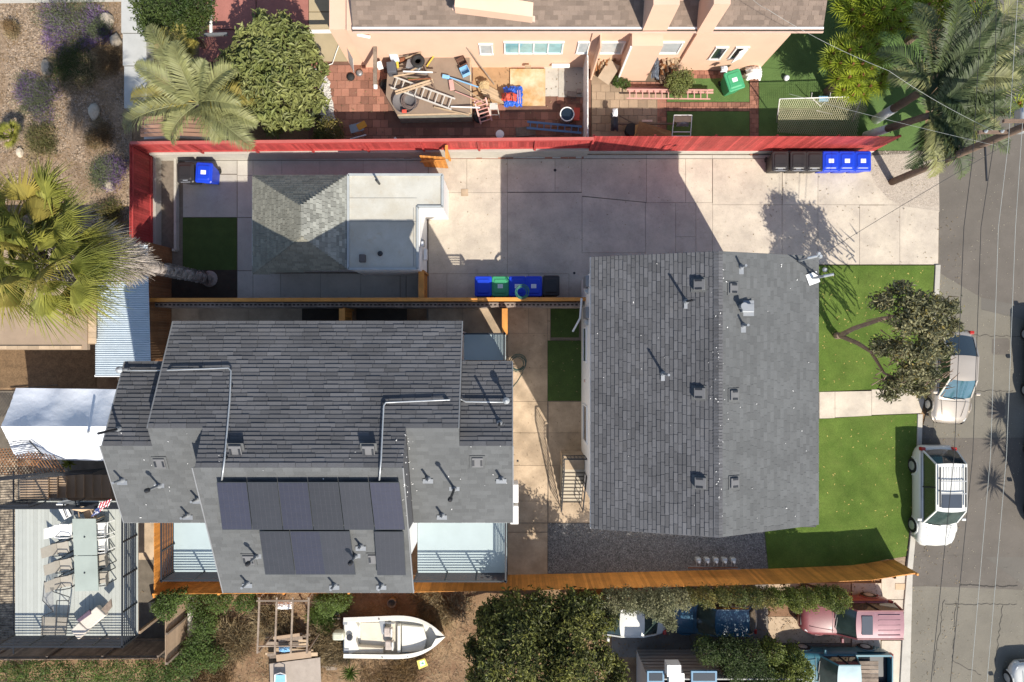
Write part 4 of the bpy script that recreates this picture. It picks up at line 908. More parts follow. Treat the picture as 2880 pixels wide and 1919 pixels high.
# ================================================================ VEHICLES
def car(name, label, cat, gx, gy, rz, L, Wd, Hh, paint, prof, roofm=None, glass=GLASS, glassw=None, rack=False, sunroof=None, spare=False, wheel=.33, bed=None, group=None, ribs=0):
    """prof: (hood base x, windscreen top x, roof rear x, rear glass base x) as fractions of L from the rear (-.5) to the front (.5)."""
    r = empty(name, (0, 0, 0), label=label, cat=cat, group=group); hx, wx, bx, cx = [q*L for q in prof]; sh = min(Hh*.60, .98) if not bed else 1.0
    roofm = roofm or paint; glassw = glassw or glass
    N = 26; st = []
    for i in range(N+1):
        t = -1+2*i/N; x = t*L/2; e = abs(t); wv = Wd/2*(1-.5*max(0, (e-.72)/.28)**2.6*(.62 if t > 0 else .45))
        if t > 0: z = sh-.04-.22*max(0, (t-.25)/.75)**1.7 if x > hx else sh
        else: z = sh-.02-.10*max(0, (-t-.6)/.4)**2
        if e > .97: z -= .10
        zb = .22+.1*max(0, (e-.85)/.15)
        st.append((x, wv, z, zb))
    vs = []; K = 13
    for x, wv, z, zb in st:
        half = [(wv*.86, zb), (wv*.99, zb+.12), (wv*1.0, .55), (wv*.985, z-.13), (wv*.93, z-.03), (wv*.78, z+.02)]
        ring = half+[(0, z+.05)]+[(-a, b) for a, b in half[::-1]]; vs += [(x, a, b) for a, b in ring]
    fs = [(i*K+k, (i+1)*K+k, (i+1)*K+k+1, i*K+k+1) for i in range(N) for k in range(K-1)]+[(i*K+K-1, (i+1)*K+K-1, (i+1)*K, i*K) for i in range(N)]
    fs += [tuple(range(K)), tuple(N*K+k for k in range(K))[::-1]]
    if bed: 
        fs = [f for f in fs if not (all(3 <= (v % K) <= 9 for v in f) and len(f) == 4 and all(-L*.47 < vs[v][0] < bed*L+.02 for v in f))]
    MB().add(vs, fs).build('body', paint, r, smooth=True)
    yw = Wd/2*.90; yr = Wd/2*(.70 if Hh < 1.6 else .74); zr = Hh-.03
    B = [(hx, yw*.93, sh), (cx, yw*.93, sh), (cx, -yw*.93, sh), (hx, -yw*.93, sh)]
    T = [(wx, yr, zr), (bx, yr, zr), (bx, -yr, zr), (wx, -yr, zr)]
    def arc(a, b, bow, n=6): return [Vector(a).lerp(Vector(b), i/n)+Vector((bow*(1-(2*i/n-1)**2), 0, 0)) for i in range(n+1)]
    wb, wt = arc(B[0], B[3], .12*L/4.6), arc(T[0], T[3], .07); rb, rt = arc(B[1], B[2], -.08), arc(T[1], T[2], -.04)
    def strip(nm, a, b, m):
        n = len(a); return MB().add(list(a)+list(b), [(i, i+1, n+i+1, n+i) for i in range(n-1)]).build(nm, m, r, smooth=True)
    strip('windshield', wb, wt, glassw); strip('rear_window', rb[::-1], rt[::-1], glass)
    for s in (1, -1):
        MB().add([(hx+.02, s*yw*.94, sh), (cx, s*yw*.94, sh), (bx, s*yr, zr), (wx, s*yr, zr)], [(0, 1, 2, 3)[::s]]).build('side_window', glass, r)
        for (a, b) in (((hx, s*yw*.95, sh), (wx, s*yr*1.01, zr)), ((cx, s*yw*.95, sh), (bx, s*yr*1.01, zr)), (((hx+cx)/2, s*yw*.955, sh), ((wx+bx)/2, s*yr*1.02, zr))):
            MB().bar(a, b, .07, .05).build('pillar', paint if a[0] != (hx+cx)/2 else BLK, r)
    n = 10; m2 = 6; vs = []
    for i in range(n+1):
        for j in range(m2+1):
            u, v = i/n, j/m2; x = bx+(wx-bx)*u; xo = (.07*(u)-.04*(1-u))*(1-(2*v-1)**2); y = -yr+2*yr*v
            vs.append((x+xo, y*1.02, zr+.05*(1-(2*v-1)**2)*(1-(2*u-1)**4*.6)+.005))
    MB().add(vs, [(i*(m2+1)+j, (i+1)*(m2+1)+j, (i+1)*(m2+1)+j+1, i*(m2+1)+j+1) for i in range(n) for j in range(m2)]).build('roof', roofm, r, smooth=True)
    for s in (1, -1): MB().bar((wx, s*yr*1.01, zr), (bx, s*yr*1.01, zr), .06, .05).build('roof_rail', paint, r)
    for x in (L*.31, -L*.29):
        for s in (1, -1):
            wo = MB().lathe([(wheel*.85, -.11), (wheel, -.08), (wheel, .08), (wheel*.85, .11)], (x, s*(Wd/2-.09), wheel), 18, Matrix.Rotation(R(90), 4, 'X')).build('wheel', RUBB, r)
            MB().lathe([(wheel*.6, -.012), (wheel*.6, .012), (wheel*.15, .03)], (x, s*(Wd/2+.02), wheel), 10, Matrix.Rotation(R(-90*s), 4, 'X')).build('rim', GALV, wo)
            MB().tube([(x+wheel*1.18*math.cos(a), s*(Wd/2-.0), wheel*.95+wheel*1.18*math.sin(a)) for a in [PI*k/8 for k in range(9)]], .035, 5).build('wheel_arch', paint, r)
    for s in (1, -1):
        MB().box((L/2-.30, s*Wd*.355, sh-.235), (.26, .22, .06), -s*.5).build('headlight', mat('lamp_clear', (.6, .62, .62), .15, .05, 3, spec=.8), r, bevel=.03)
        MB().box((-L/2+.12, s*Wd*.40, sh-.15), (.16, .20, .22)).build('tail_light', mat('lamp_red', (.35, .02, .015), .3), r, bevel=.02)
        mo = MB().box((hx-.18, s*(Wd/2+.12), sh+.08), (.12, .22, .14)).build('mirror', paint, r, bevel=.03)
    MB().box((L/2-.03, 0, sh-.38), (.06, Wd*.5, .14)).build('grille', BLK, r)
    MB().bar((hx+.10, yw*.6, sh+.035), (hx+.04, -yw*.1, sh+.07), .025).build('wiper', BLK, r); MB().bar((hx+.12, 0, sh+.045), (hx+.06, -yw*.7, sh+.06), .025).build('wiper', BLK, r)
    for s in (-1, 1): MB().tube([(hx+.18, s*Wd*.33, sh+.0), (L*.42, s*Wd*.25, sh-.13)], .012, 4).build('bonnet_crease', paint, r)
    ln = MB()
    for s in (-1, 1): ln.bar((cx, s*Wd*.468, sh-.035), (hx, s*Wd*.468, sh-.035), .012)
    ln.bar((hx+.22, -Wd*.40, sh-.005), (hx+.22, Wd*.40, sh-.005), .012); ln.build('panel_gap', BLK, r)
    if rack:
        for s in (1, -1): MB().bar((wx-.2, s*yr*.86, zr+.12), (bx+.12, s*yr*.86, zr+.12), .05).build('rack_rail', BLK, r)
        for x in (bx+.75, (wx+bx)/2+.25): MB().bar((x, -yr*.86, zr+.15), (x, yr*.86, zr+.15), .05, .03).build('rack_bar', STEEL, r)
    if ribs:
        for k in range(ribs): y = -yr*.72+1.44*yr*k/(ribs-1); MB().bar((bx+.15, y, zr+.05), (wx-(.95 if sunroof else .3), y, zr+.055), .035, .02).build('roof_rib', roofm, r)
    if sunroof: MB().box(((wx+bx)/2+sunroof[0], 0, zr+.058), (sunroof[1], yr*1.35, .012)).build('sunroof', mat('tinted_roof_glass', (.05, .06, .075), .15, .05, 2, spec=.8), r, bevel=.004)
    if spare: wo = MB().lathe([(.28, -.1), (.34, -.06), (.34, .06), (.26, .12)], (-L/2-.14, -.1, .85), 20, Matrix.Rotation(R(90), 4, 'Y')).build('spare_wheel', RUBB, r)
    if bed:
        MB().box(((-L*.47+bed*L)/2, 0, .62), (L*.47+bed*L-.05, Wd*.84, .04)).build('bed_floor', BLK, r)
        for s in (1, -1): MB().box(((-L*.47+bed*L)/2, s*Wd*.43, .83), (L*.47+bed*L, .09, .38)).build('bed_side', paint, r)
        MB().box((-L*.475, 0, .83), (.06, Wd*.86, .38)).build('tailgate', paint, r)
        for k in range(6): MB().box((bed*L-.55, -.45+k*.2, 1.02), (1.0, .17, .03)).build('cover_slat', GRW, r)
    r.location = G(gx, gy, -.01); r.rotation_euler = (0, 0, rz); return r
P_SIL = mat('paint_champagne', (.42, .37, .31), .30, .03, 2, metal=.35, coat=.6)
P_WHT = mat('paint_white', (.62, .62, .58), .35, .03, 2, coat=.5, wear=.06, wcol=(.5, .46, .4))
P_MAR = mat('paint_faded_maroon', (.19, .055, .06), .42, .15, 2, metal=.0, coat=.3, fine=.05)
P_MAR2 = mat('paint_maroon_roof', (.24, .115, .135), .45, .1, 2, metal=.1, coat=.3, wear=.2, wcol=(.5, .36, .38))
P_TEA = mat('paint_teal', (.04, .15, .19), .4, .1, 2, coat=.4); P_TEA2 = mat('paint_pale_cab', (.36, .47, .49), .45, .12, 2, coat=.3)
P_BLU = mat('paint_dark_blue', (.02, .085, .15), .35, .08, 2, coat=.5); P_DRK = mat('paint_black_blue', (.02, .03, .045), .3, .05, 2, coat=.5)
GLB = mat('blue_windshield', (.035, .10, .13), .06, .3, 2, spec=.9, coat=.6)
GLG = mat('green_windshield', (.035, .055, .05), .08, .4, 2, spec=.7, coat=.1)
DN = -PI/2
car('parked_sedan', 'champagne sedan parked at the kerb under the street tree', 'car', 2654, 1058, DN-.05, 4.5, 1.78, 1.42, P_SIL, (.21, .02, -.22, -.42), glassw=GLB)
car('parked_suv', 'white station wagon SUV with black roof bars parked at the kerb', 'car', 2606, 1386, DN, 4.75, 1.84, 1.78, P_WHT, (.25, .09, -.36, -.46), rack=True, sunroof=(.62, .62), glassw=GLG, wheel=.36, ribs=9)
car('parked_suv', 'faded maroon SUV with a spare wheel on its back, in the side driveway', 'car', 2359, 1716, PI, 4.3, 1.72, 1.70, P_MAR, (.13, .0, -.49, -.495), roofm=P_MAR2, sunroof=(.62, .5), spare=True, wheel=.36, ribs=5, glassw=GLG)
car('pickup_truck', 'teal pickup truck with a pale cab and open bed at the bottom edge', 'truck', 2338, 1862, PI, 5.0, 1.80, 1.72, P_TEA, (.20, .10, -.10, -.13), roofm=P_TEA2, bed=-.13, wheel=.36, glassw=GLG)
car('parked_sedan', 'dark blue hatchback in the shade of the hedge', 'car', 1994, 1718, PI, 4.15, 1.70, 1.42, P_BLU, (.18, .02, -.34, -.45), glassw=GLG)
car('parked_sedan', 'white sedan half hidden by the big tree', 'car', 1738, 1719, PI, 4.4, 1.74, 1.42, P_WHT, (.18, .02, -.22, -.38), glass=GLG)
car('parked_van', 'dark van cut off by the right edge, its shadow on the road', 'van', 2932, 1345, DN, 4.9, 1.9, 2.1, P_DRK, (.24, .16, -.47, -.49), wheel=.35)
car('parked_sedan', 'dark car just showing at the right edge beside the manhole patches', 'car', 2922, 1016, DN, 4.5, 1.8, 1.45, P_DRK, (.17, 0, -.27, -.42))
car('parked_sedan', 'white car at the lower right corner with a round shadow', 'car', 2876, 1975, PI/2+.06, 4.5, 1.8, 1.5, P_WHT, (.17, 0, -.27, -.42))
# ================================================================ UTILITY POLE AND WIRES
up = empty('utility_pole', G(2508, 513, 0), label='tall wooden utility pole leaning past the gravel corner', cat='utility pole')
b0 = G(2508, 513, 0); MB().tube([b0+Vector((0, 0, z)) for z in (0, 3, 6, 9, 12)], [.17, .16, .15, .14, .12], 12).build('pole', BARK, up, smooth=True)
for z in (7.4, 8.6): MB().bar(b0+Vector((-1.2, 0, z)), b0+Vector((1.2, 0, z)), .11).build('crossarm', BARK, up)
MB().bar(b0+Vector((0, 0, 6.1)), b0+Vector((-.0, -1.5, 6.2)), .05).build('standoff_arm', BLK, up)
MB().box(b0+Vector((.25, .35, 7.6)), (.35, .9, .4)).build('splice_case', GALV, up, bevel=.08)
for dx in (-1, -.4, .4, 1): MB().lathe([(.03, 0), (.07, .06), (.03, .14)], b0+Vector((dx, 0, 7.45)), 8).build('insulator', GALV, up)
WIRE = mat('wire_black', (.03, .03, .032), .6); WIREL = mat('wire_pale', (.42, .43, .40), .5)
def wire(pts, r, m, label, grp=None, sag=.0):
    P = []
    for a, b in zip(pts, pts[1:]):
        for i in range(14): t = i/14; p = a.lerp(b, t); p.z -= sag*4*t*(1-t); P.append(p)
    P.append(pts[-1]); return MB().tube(P, r, 5).build('overhead_wire', m, None, label=label, cat='wire', group=grp)
gw = 'overhead street wires'
wire([A(2775, -200, 6.8), A(2735, 449, 6.6), A(2711, 640, 6.6), A(2684, 1280, 6.6), A(2600, 2100, 6.6)], .012, WIRE, 'dark wire over the street, leftmost of four', gw)
wire([A(2806, -200, 7), A(2795, 404, 6.7), A(2759, 640, 6.8), A(2736, 1280, 7), A(2655, 2100, 7)], .011, WIRE, 'dark wire over the street, second from the houses', gw)
wire([A(2862, 0, 8.4), A(2836, 404, 8.4), A(2808, 640, 8.4), A(2786, 1280, 8.4), A(2715, 2100, 8.4)], .008, WIREL, 'pale wire over the street, third from the houses', gw)
wire([A(2900, 0, 8.6), A(2872, 404, 8.6), A(2856, 640, 8.6), A(2831, 1280, 8.6), A(2760, 2100, 8.6)], .008, WIREL, 'pale wire over the street, nearest the right edge', gw)
wire([A(2842, 400, 7.0), A(2305, 722, 8.1)], .009, WIRE, 'thin service wire crossing the driveway to the roof corner', None, .35)
wire([A(2842, 390, 7.2), A(2500, 200, 6.5), A(2160, 28, 6.0), A(2090, -40, 6)], .006, WIREL, 'thin wire running over the palms to the pink house', None, .2)
wire([A(2800, 410, 6.6), A(2220, 265, 3.0)], .006, WIREL, 'thin wire above the football net', None, .1)
for z_, lb in ((5.2, 'longer'), (4.6, 'shorter')): wire([A(2880, 180+(z_-5)*60, z_), A(2700, 420+(z_-5)*90, z_), A(2640, 450, z_)], .016, WIRE, lb+' looped dark cable hanging beside the utility pole', None, .5)
# ================================================================ VEGETATION
LG1 = leafmat('leaf_light_green', (.235, .245, .085), (.15, .175, .05)); LG2 = leafmat('leaf_dark_green', (.035, .06, .014), (.06, .085, .018), .4)
LG3 = leafmat('leaf_grey_olive', (.25, .235, .125), (.11, .12, .06), .5); LG4 = leafmat('leaf_yellow_green', (.16, .18, .03), (.08, .11, .02), .4)
LG5 = leafmat('leaf_ivy', (.11, .16, .035), (.06, .10, .02), .4); LG6 = leafmat('leaf_lavender', (.13, .155, .075), (.10, .12, .06), .4)
LPU = leafmat('flower_purple', (.20, .13, .26), (.15, .10, .2), .4); LOR = leafmat('leaf_rust_mix', (.20, .15, .04), (.08, .10, .025), .5)
LDRY = leafmat('dry_stalks', (.26, .20, .11), (.17, .12, .06), .5, .05); LBR = leafmat('brown_grass', (.22, .14, .06), (.16, .1, .05), .4, .1)
FR = leafmat('frond_green', (.19, .20, .085), (.22, .22, .085), .2, .2); FRY = leafmat('frond_yellow', (.30, .24, .05), (.22, .20, .05), .2, .25)
FRD = leafmat('frond_dark', (.030, .048, .018), (.085, .11, .04), .3, .2); FAN = leafmat('fan_leaf_green', (.27, .265, .05), (.15, .17, .035), .3, .3)
ROS = leafmat('rosette_green', (.32, .37, .03), (.22, .29, .025), .3, .3)
def leaves(blobs, n, ls, lw=.42, flat=.5, shell=.55):
    """clusters of folded leaf quads spread in ellipsoids, denser toward the shell; returns P, F"""
    vols = np.array([b[3]*b[4]*b[5] for b in blobs])**.75; cnt = (n*vols/vols.sum()).astype(int); C = []
    for b, k in zip(blobs, cnt):
        d = rng.normal(size=(k, 3)); d /= np.linalg.norm(d, axis=1)[:, None]; r = rng.uniform(shell, 1.0, k)**.7
        lump = 1+.16*np.sin(d[:, 0]*7+b[0]*3)*np.sin(d[:, 1]*6+b[1]*2)+.08*np.sin(d[:, 2]*9+d[:, 0]*8)
        C.append((d*(r*lump)[:, None]+rng.normal(0, .13, (k, 3)))*np.array(b[3:6])+np.array(b[:3]))
    C = np.concatenate(C); C = C[C[:, 2] > .03]; n = len(C); a = rng.uniform(0, 2*PI, n); t = rng.normal(0, flat, n)
    u = np.stack([np.cos(a)*np.cos(t), np.sin(a)*np.cos(t), np.sin(t)], 1); v = np.stack([-np.sin(a), np.cos(a), rng.normal(0, flat, n)], 1); v /= np.linalg.norm(v, axis=1)[:, None]
    L = ls*rng.uniform(.6, 1.4, n)[:, None]; w_ = L*lw; up_ = np.cross(u, v); fold = up_*w_*.35
    P = np.stack([C-u*L*.5, C+v*w_*.5+fold, C+u*L*.5, C-v*w_*.5+fold], 1).reshape(-1, 3)
    i = np.arange(n)[:, None]*4; F = np.concatenate([i+np.array([0, 1, 2]), i+np.array([0, 2, 3])])
    return P, F
def branchy(mb, base, blobs, r=.10, tips=3):
    for b in blobs:
        c = Vector(b[:3]); mid = base.lerp(c, .5)+Vector((random.uniform(-.2, .2), random.uniform(-.2, .2), .2)); mb.tube([base, mid, c], [r, r*.6, r*.25], 6)
        for k in range(tips): mb.tube([mid.lerp(c, .6), c+Vector((random.uniform(-1, 1)*b[3]*.8, random.uniform(-1, 1)*b[4]*.8, random.uniform(0, .7)*b[5]))], [r*.3, r*.08], 4)
def tree(name, label, cat, base, blobs, n, ls, m, trunkr=.1, m2=None, n2=0, group=None, lw=.42, flat=.5, shell=.5, bark=BARK):
    r = empty(name, base, label=label, cat=cat, group=group); b0 = Vector(base)
    mb = MB(); fork = b0+Vector((0, 0, max(.1, min(q[2] for q in blobs)*.45)))
    mb.tube([b0, fork], [trunkr*1.3, trunkr], 8); branchy(mb, fork, blobs, trunkr*.75); mb.build('trunk', bark, r)
    P, F = leaves(blobs, n, ls, lw, flat, shell); fastobj('crown', P, F, m, r)
    if m2: P, F = leaves(blobs, n2, ls, lw, flat, .75); fastobj('blossom' if m2 is LPU else 'outer_leaves', P, F, m2, r)
    return r
def blob(px, py, h, r, rz=None): p = A(px, py, h); k = (1-h/H)/S; return (p.x, p.y, p.z, r*k, r*k, rz if rz else r*k*.8)
def gbase(px, py, h): p = A(px, py, h); return (p.x, p.y, 0)
# large light green shrub tree by the red concrete
tree('leafy_tree', 'big light green leafy tree beside the feather palm and red concrete', 'tree', gbase(785, 200, 2.5), [blob(x, y, h, r, rz) for x, y, h, r, rz in ((700, 120, 2.7, 42, .6), (745, 85, 3.3, 34, .6), (790, 90, 2.9, 38, .6), (845, 110, 3.1, 36, .6), (870, 150, 2.6, 28, .5), (655, 185, 2.4, 40, .6), (700, 190, 3.3, 40, .6), (760, 160, 3.5, 46, .6), (820, 180, 3.0, 40, .6), (870, 220, 2.7, 34, .6), (660, 250, 2.3, 38, .6), (720, 250, 3.2, 44, .6), (785, 240, 3.4, 42, .6), (845, 270, 2.5, 40, .6), (895, 285, 2.1, 28, .5), (700, 310, 2.3, 40, .5), (760, 315, 2.7, 38, .5), (820, 330, 2.0, 34, .5), (650, 310, 2.0, 26, .4), (735, 52, 2.8, 20, .4), (800, 55, 2.5, 18, .4), (770, 362, 1.4, 24, .4), (860, 340, 1.5, 22, .4), (905, 195, 2.1, 18, .4))], 6800, .30, LG1, .12, lw=.36)
tree('dark_tree', 'dark green tree at the top left beside the pale path', 'tree', gbase(480, 40, 3), [blob(x, y, h, r, .8) for x, y, h, r in ((420, 25, 3, 45), (480, 10, 3.5, 60), (520, 60, 3, 45), (430, 80, 2.5, 35), (560, 20, 3, 40))], 9000, .13, LG2, .12)
tree('round_shrub', 'small olive shrub at the end of the gravel strip by the red fence', 'shrub', G(930, 395), [blob(925, 372, .9, 38, .6), blob(905, 390, .7, 25, .4)], 3500, .09, LOR, .04)
# street tree
bt = G(2352, 945)
st_ = empty('street_tree', bt, label='sparse grey green tree with forked pale trunk on the front lawn', cat='tree')
mb = MB(); q = lambda x, y, h: A(x, y, h)
mb.tube([bt, q(2362, 945, .6)], [.17, .15], 8); mb.tube([q(2362, 945, .5), q(2400, 925, 1.8), q(2480, 898, 3.2), q(2560, 880, 4.2), q(2640, 860, 4.8)], [.13, .11, .09, .06, .03], 8)
mb.tube([q(2362, 945, .5), q(2410, 965, 1.7), q(2450, 990, 2.8), q(2486, 1050, 4.0), q(2540, 1080, 4.6)], [.12, .10, .08, .05, .03], 8); mb.tube([q(2450, 990, 2.8), q(2560, 990, 4), q(2650, 960, 5)], [.07, .05, .03], 6)
for _ in range(150):
    x, y = random.uniform(2480, 2700), random.uniform(820, 1100); p = q(x, y, random.uniform(4, 6)); mb.tube([q(x-random.uniform(10, 50), y+random.uniform(-25, 25), 3.8), p], [.03, .008], 4)
mb.build('trunk', mat('bark_pale', (.24, .17, .13), .85, .3, 4, bump=.5), st_)
bl = [blob(x, y, h, r, .7) for x, y, h, r in ((2480, 850, 5, 32), (2530, 812, 5.3, 28), (2560, 860, 5.6, 48), (2610, 860, 5.8, 45), (2660, 865, 5.4, 36), (2550, 910, 5.6, 45), (2620, 920, 5.6, 48), (2670, 920, 5.2, 32), (2480, 975, 4.6, 34), (2530, 985, 5.2, 40), (2600, 990, 5.6, 45), (2650, 985, 5.2, 30), (2560, 1045, 5, 42), (2610, 1050, 5, 32), (2520, 1085, 4.4, 34), (2580, 1095, 4.6, 30), (2500, 1110, 4, 22))]
bl = [(b[0], b[1], b[2], b[3]*.88, b[4]*.88, b[5]) for b in bl]; P, F = leaves(bl, 7200, .20, .34, .7, .15); fastobj('crown', P, F, LG3, st_)
P, F = leaves(bl, 1200, .15, .4, .7, .5); fastobj('outer_leaves', P, F, LOR, st_)
# big dark tree at the bottom and hedges
tree('dark_tree', 'big dark evergreen tree at the bottom edge beside the white sedan', 'tree', gbase(1520, 1800, 3), [blob(x, y, h, r, 1.0) for x, y, h, r in ((1392, 1722, 3.2, 34), (1355, 1738, 2.6, 20), (1440, 1712, 4, 46), (1520, 1718, 4, 52), (1600, 1712, 3.8, 48), (1660, 1706, 3.4, 38), (1366, 1785, 2.8, 26), (1326, 1820, 2.2, 18), (1650, 1715, 2.2, 20), (1400, 1785, 4.0, 46), (1470, 1775, 4.8, 50), (1545, 1785, 4.2, 48), (1610, 1770, 4.6, 46), (1670, 1765, 3.4, 38), (1712, 1735, 2.6, 26), (1352, 1845, 3.0, 28), (1338, 1905, 2.6, 26), (1400, 1860, 4.2, 50), (1480, 1860, 5.2, 52), (1560, 1855, 4.6, 46), (1625, 1865, 5.2, 50), (1690, 1850, 3.8, 36), (1735, 1890, 3.2, 30), (1380, 1940, 4, 50), (1470, 1945, 4.6, 50), (1560, 1940, 5.4, 55), (1650, 1945, 4.6, 50), (1730, 1950, 4, 40))], 21000, .17, leafmat('leaf_evergreen', (.115, .12, .028), (.035, .048, .012), .6), .2, leafmat('leaf_sunny', (.20, .20, .04), (.11, .125, .03), .4), 5500, shell=.2)  # paler outer leaves paint sunlight onto the crown tops
tree('hedge', 'grey green hedge overhanging the white and blue cars', 'hedge', gbase(1800, 1680, 2), [blob(x, y, h, r, .8) for x, y, h, r in ((1720, 1690, 2.5, 30), (1770, 1690, 2.8, 32), (1820, 1695, 3, 34), (1870, 1690, 3, 34), (1915, 1685, 2.6, 26), (1850, 1712, 2.8, 30), (1880, 1745, 2.4, 20))], 12000, .10, LG3, .08)
tree('hedge', 'rust tinged hedge behind the orange fence above the dark blue car', 'hedge', gbase(2050, 1665, 2), [blob(x, y, 2.3, r, .8) for x, y, r in ((1940, 1676, 20), (1985, 1678, 24), (2030, 1676, 22), (2075, 1676, 24), (2120, 1678, 24), (2155, 1682, 22))], 7000, .10, LOR, .06)
tree('hedge', 'yellow green hedge hanging over the nose of the maroon SUV', 'hedge', gbase(2290, 1665, 2), [blob(x, y, 2.3, r, .8) for x, y, r in ((2180, 1678, 22), (2225, 1682, 26), (2270, 1684, 26), (2320, 1680, 26), (2360, 1680, 24), (2345, 1700, 18), (2230, 1698, 18))], 9000, .10, LG4, .06)
tree('leafy_shrub', 'bright green shrub beside the teal pickup truck', 'shrub', gbase(2200, 1880, 2), [blob(x, y, 2.4, r, .8) for x, y, r in ((2170, 1830, 30), (2230, 1850, 30), (2255, 1880, 28), (2200, 1900, 40), (2240, 1930, 40))], 7000, .13, LG4, .06)
tree('leafy_shrub', 'dark bush in the shade before the grey house', 'shrub', gbase(2080, 1840, 1.5), [blob(x, y, 2.6, r, .9) for x, y, r in ((1990, 1830, 34), (2050, 1835, 40), (2110, 1850, 45), (2140, 1900, 40), (2060, 1880, 30))], 9000, .10, LG2, .06)
# ivy along the bottom left
for lab, bb, n in (('bright ivy hanging over the end of the level board fence', ((475, 1690, 1.9, 30), (470, 1720, 1.9, 24), (510, 1678, 1.8, 22), (450, 1705, 1.6, 18)), 3500), ('tall ivy bank growing beside the level board fence', ((560, 1700, .7, 36), (575, 1760, .8, 36), (560, 1820, .8, 40), (530, 1860, .8, 45), (600, 1850, .6, 36), (500, 1890, .8, 40)), 9000), ('ivy hedge under the weathered fence at the bottom left', ((20, 1910, 1, 50), (90, 1895, 1, 40), (160, 1900, 1, 45), (240, 1905, 1, 48), (320, 1900, 1, 45), (400, 1900, 1, 45), (450, 1905, 1, 40)), 10000), ('ragged ivy between the orange fence and the dry slope', ((620, 1690, .8, 34), (690, 1690, .7, 30), (920, 1700, .8, 32), (960, 1690, .8, 28)), 5000)):
    tree('ivy', lab, 'ivy', G(bb[0][0], bb[0][1]), [blob(x, y, h, r, .5) for x, y, h, r in bb], n, .10, LG5, .03)
def brush(name, label, cat, px, py, r, n, m, hgt=.5, m2=None, ln=.35, kind=None, group=None, lw=.012, n2f=.25):
    c = np.array(G(px, py, 0)); k = r/S; sc = rng.normal(0, .42, (9, 2))*k; se = rng.uniform(0, 2*PI, 9)
    def mk(n, m, nm, par, top):
        a = rng.uniform(0, 2*PI, n); q = np.sqrt(rng.uniform(0, 1, n))*k*.62; g_ = rng.integers(0, 9, n); b = np.stack([c[0]+q*np.cos(a)*.8+sc[g_, 0], c[1]+q*np.sin(a)*.8+sc[g_, 1], hgt*(.15+.6*(1-(q/k)**2))*rng.uniform(.3, 1, n)], 1)
        lean = (q/k)*1.1+.15; d = np.stack([np.cos(a)*lean*.5+np.cos(se[g_])*.7+rng.normal(0, .5, n), np.sin(a)*lean*.5+np.sin(se[g_])*.7+rng.normal(0, .5, n), rng.uniform(.1, .9, n)], 1); d /= np.linalg.norm(d, axis=1)[:, None]
        L = (ln*rng.uniform(.5, 1.3, n))[:, None]; s = np.cross(d, rng.normal(size=(n, 3))); s /= np.linalg.norm(s, axis=1)[:, None]; s *= lw
        if top: b = b+d*L*.5; L = L*.8; s *= 1.5
        P = np.stack([b-s, b+s, b+d*L+s*.4, b+d*L-s*.4], 1).reshape(-1, 3); F = np.arange(n)[:, None]*4+np.array([0, 1, 2, 3]); return fastobj(nm, P, F, m, par)
    e = empty(name, c, label=label, cat=cat, group=group); mk(n, m, 'stems', e, 0)
    if m2: mk(int(n*n2f), m2, 'flower_spikes', e, 1)
    return e
for px, py, r, lb, m, m2 in ((200, 80, 100, 'dark purple flowering bush at the top of the garden, in shade', LG6, LPU), (285, 95, 42, 'green sage bush beside the tawny boulder', LG6, LPU), (115, 275, 78, 'green bush with purple spikes in the middle of the gravel garden', LG6, LPU), (122, 400, 56, 'round olive bush between the small fan palm and the dry bed', leafmat('leaf_olive', (.13, .13, .045), (.10, .10, .03)), None), (320, 480, 66, 'purple and green bush against the short red fence', LG6, LPU), (290, 385, 45, 'brown dry grass tuft behind the white rock', LBR, None), (315, 165, 60, 'brown twiggy bush beside the pale path', LBR, None), (310, 610, 50, 'olive bush below the red fence corner', LOR, None), (215, 195, 82, 'dark bush in the shade of the top garden', LG2, None), (40, 90, 26, 'small dry tuft on the open gravel', LBR, None)):
    k = r/S; c_ = G(px, py); random.seed(px*7+py)
    bb = [(c_.x+random.uniform(-.55, .55)*k, c_.y+random.uniform(-.55, .55)*k, .22, k*random.uniform(.4, .62), k*random.uniform(.4, .62), .32) for _ in range(6)]+[(c_.x, c_.y, .3, k*.7, k*.7, .4)]
    e_ = brush('garden_bush', lb, 'bush', px, py, r*.8, int(r*22), m2 or LDRY, .4, None, .26, lw=.010)
    P, F = leaves(bb, int(r*85), .085, .22, .8, .2); fastobj('foliage', P, F, m, e_)
brush('dry_brush', 'tangle of dry stalks left of the boat', 'brush', 640, 1800, 90, 5000, LDRY, .4, None, .5); brush('dry_brush', 'tangle of dry stalks between the pole frame and the boat', 'brush', 925, 1800, 55, 3500, LDRY, .3, None, .45)
brush('dry_brush', 'dry grass patch below the boat', 'brush', 1100, 1890, 90, 4500, LBR, .2, None, .25); brush('dry_brush', 'dry stalks above the bow of the boat', 'brush', 1240, 1730, 70, 3500, LDRY, .2, None, .3); brush('dry_brush', 'green and dry weeds at the stern of the boat', 'brush', 920, 1720, 45, 3000, LG5, .4, None, .3)
brush('dry_brush', 'dry scrub beside the ivy', 'brush', 600, 1900, 70, 4000, LBR, .4, None, .4)
brush('dry_brush', 'weeds inside the pole frame', 'brush', 770, 1730, 60, 3000, LDRY, .3, None, .4)
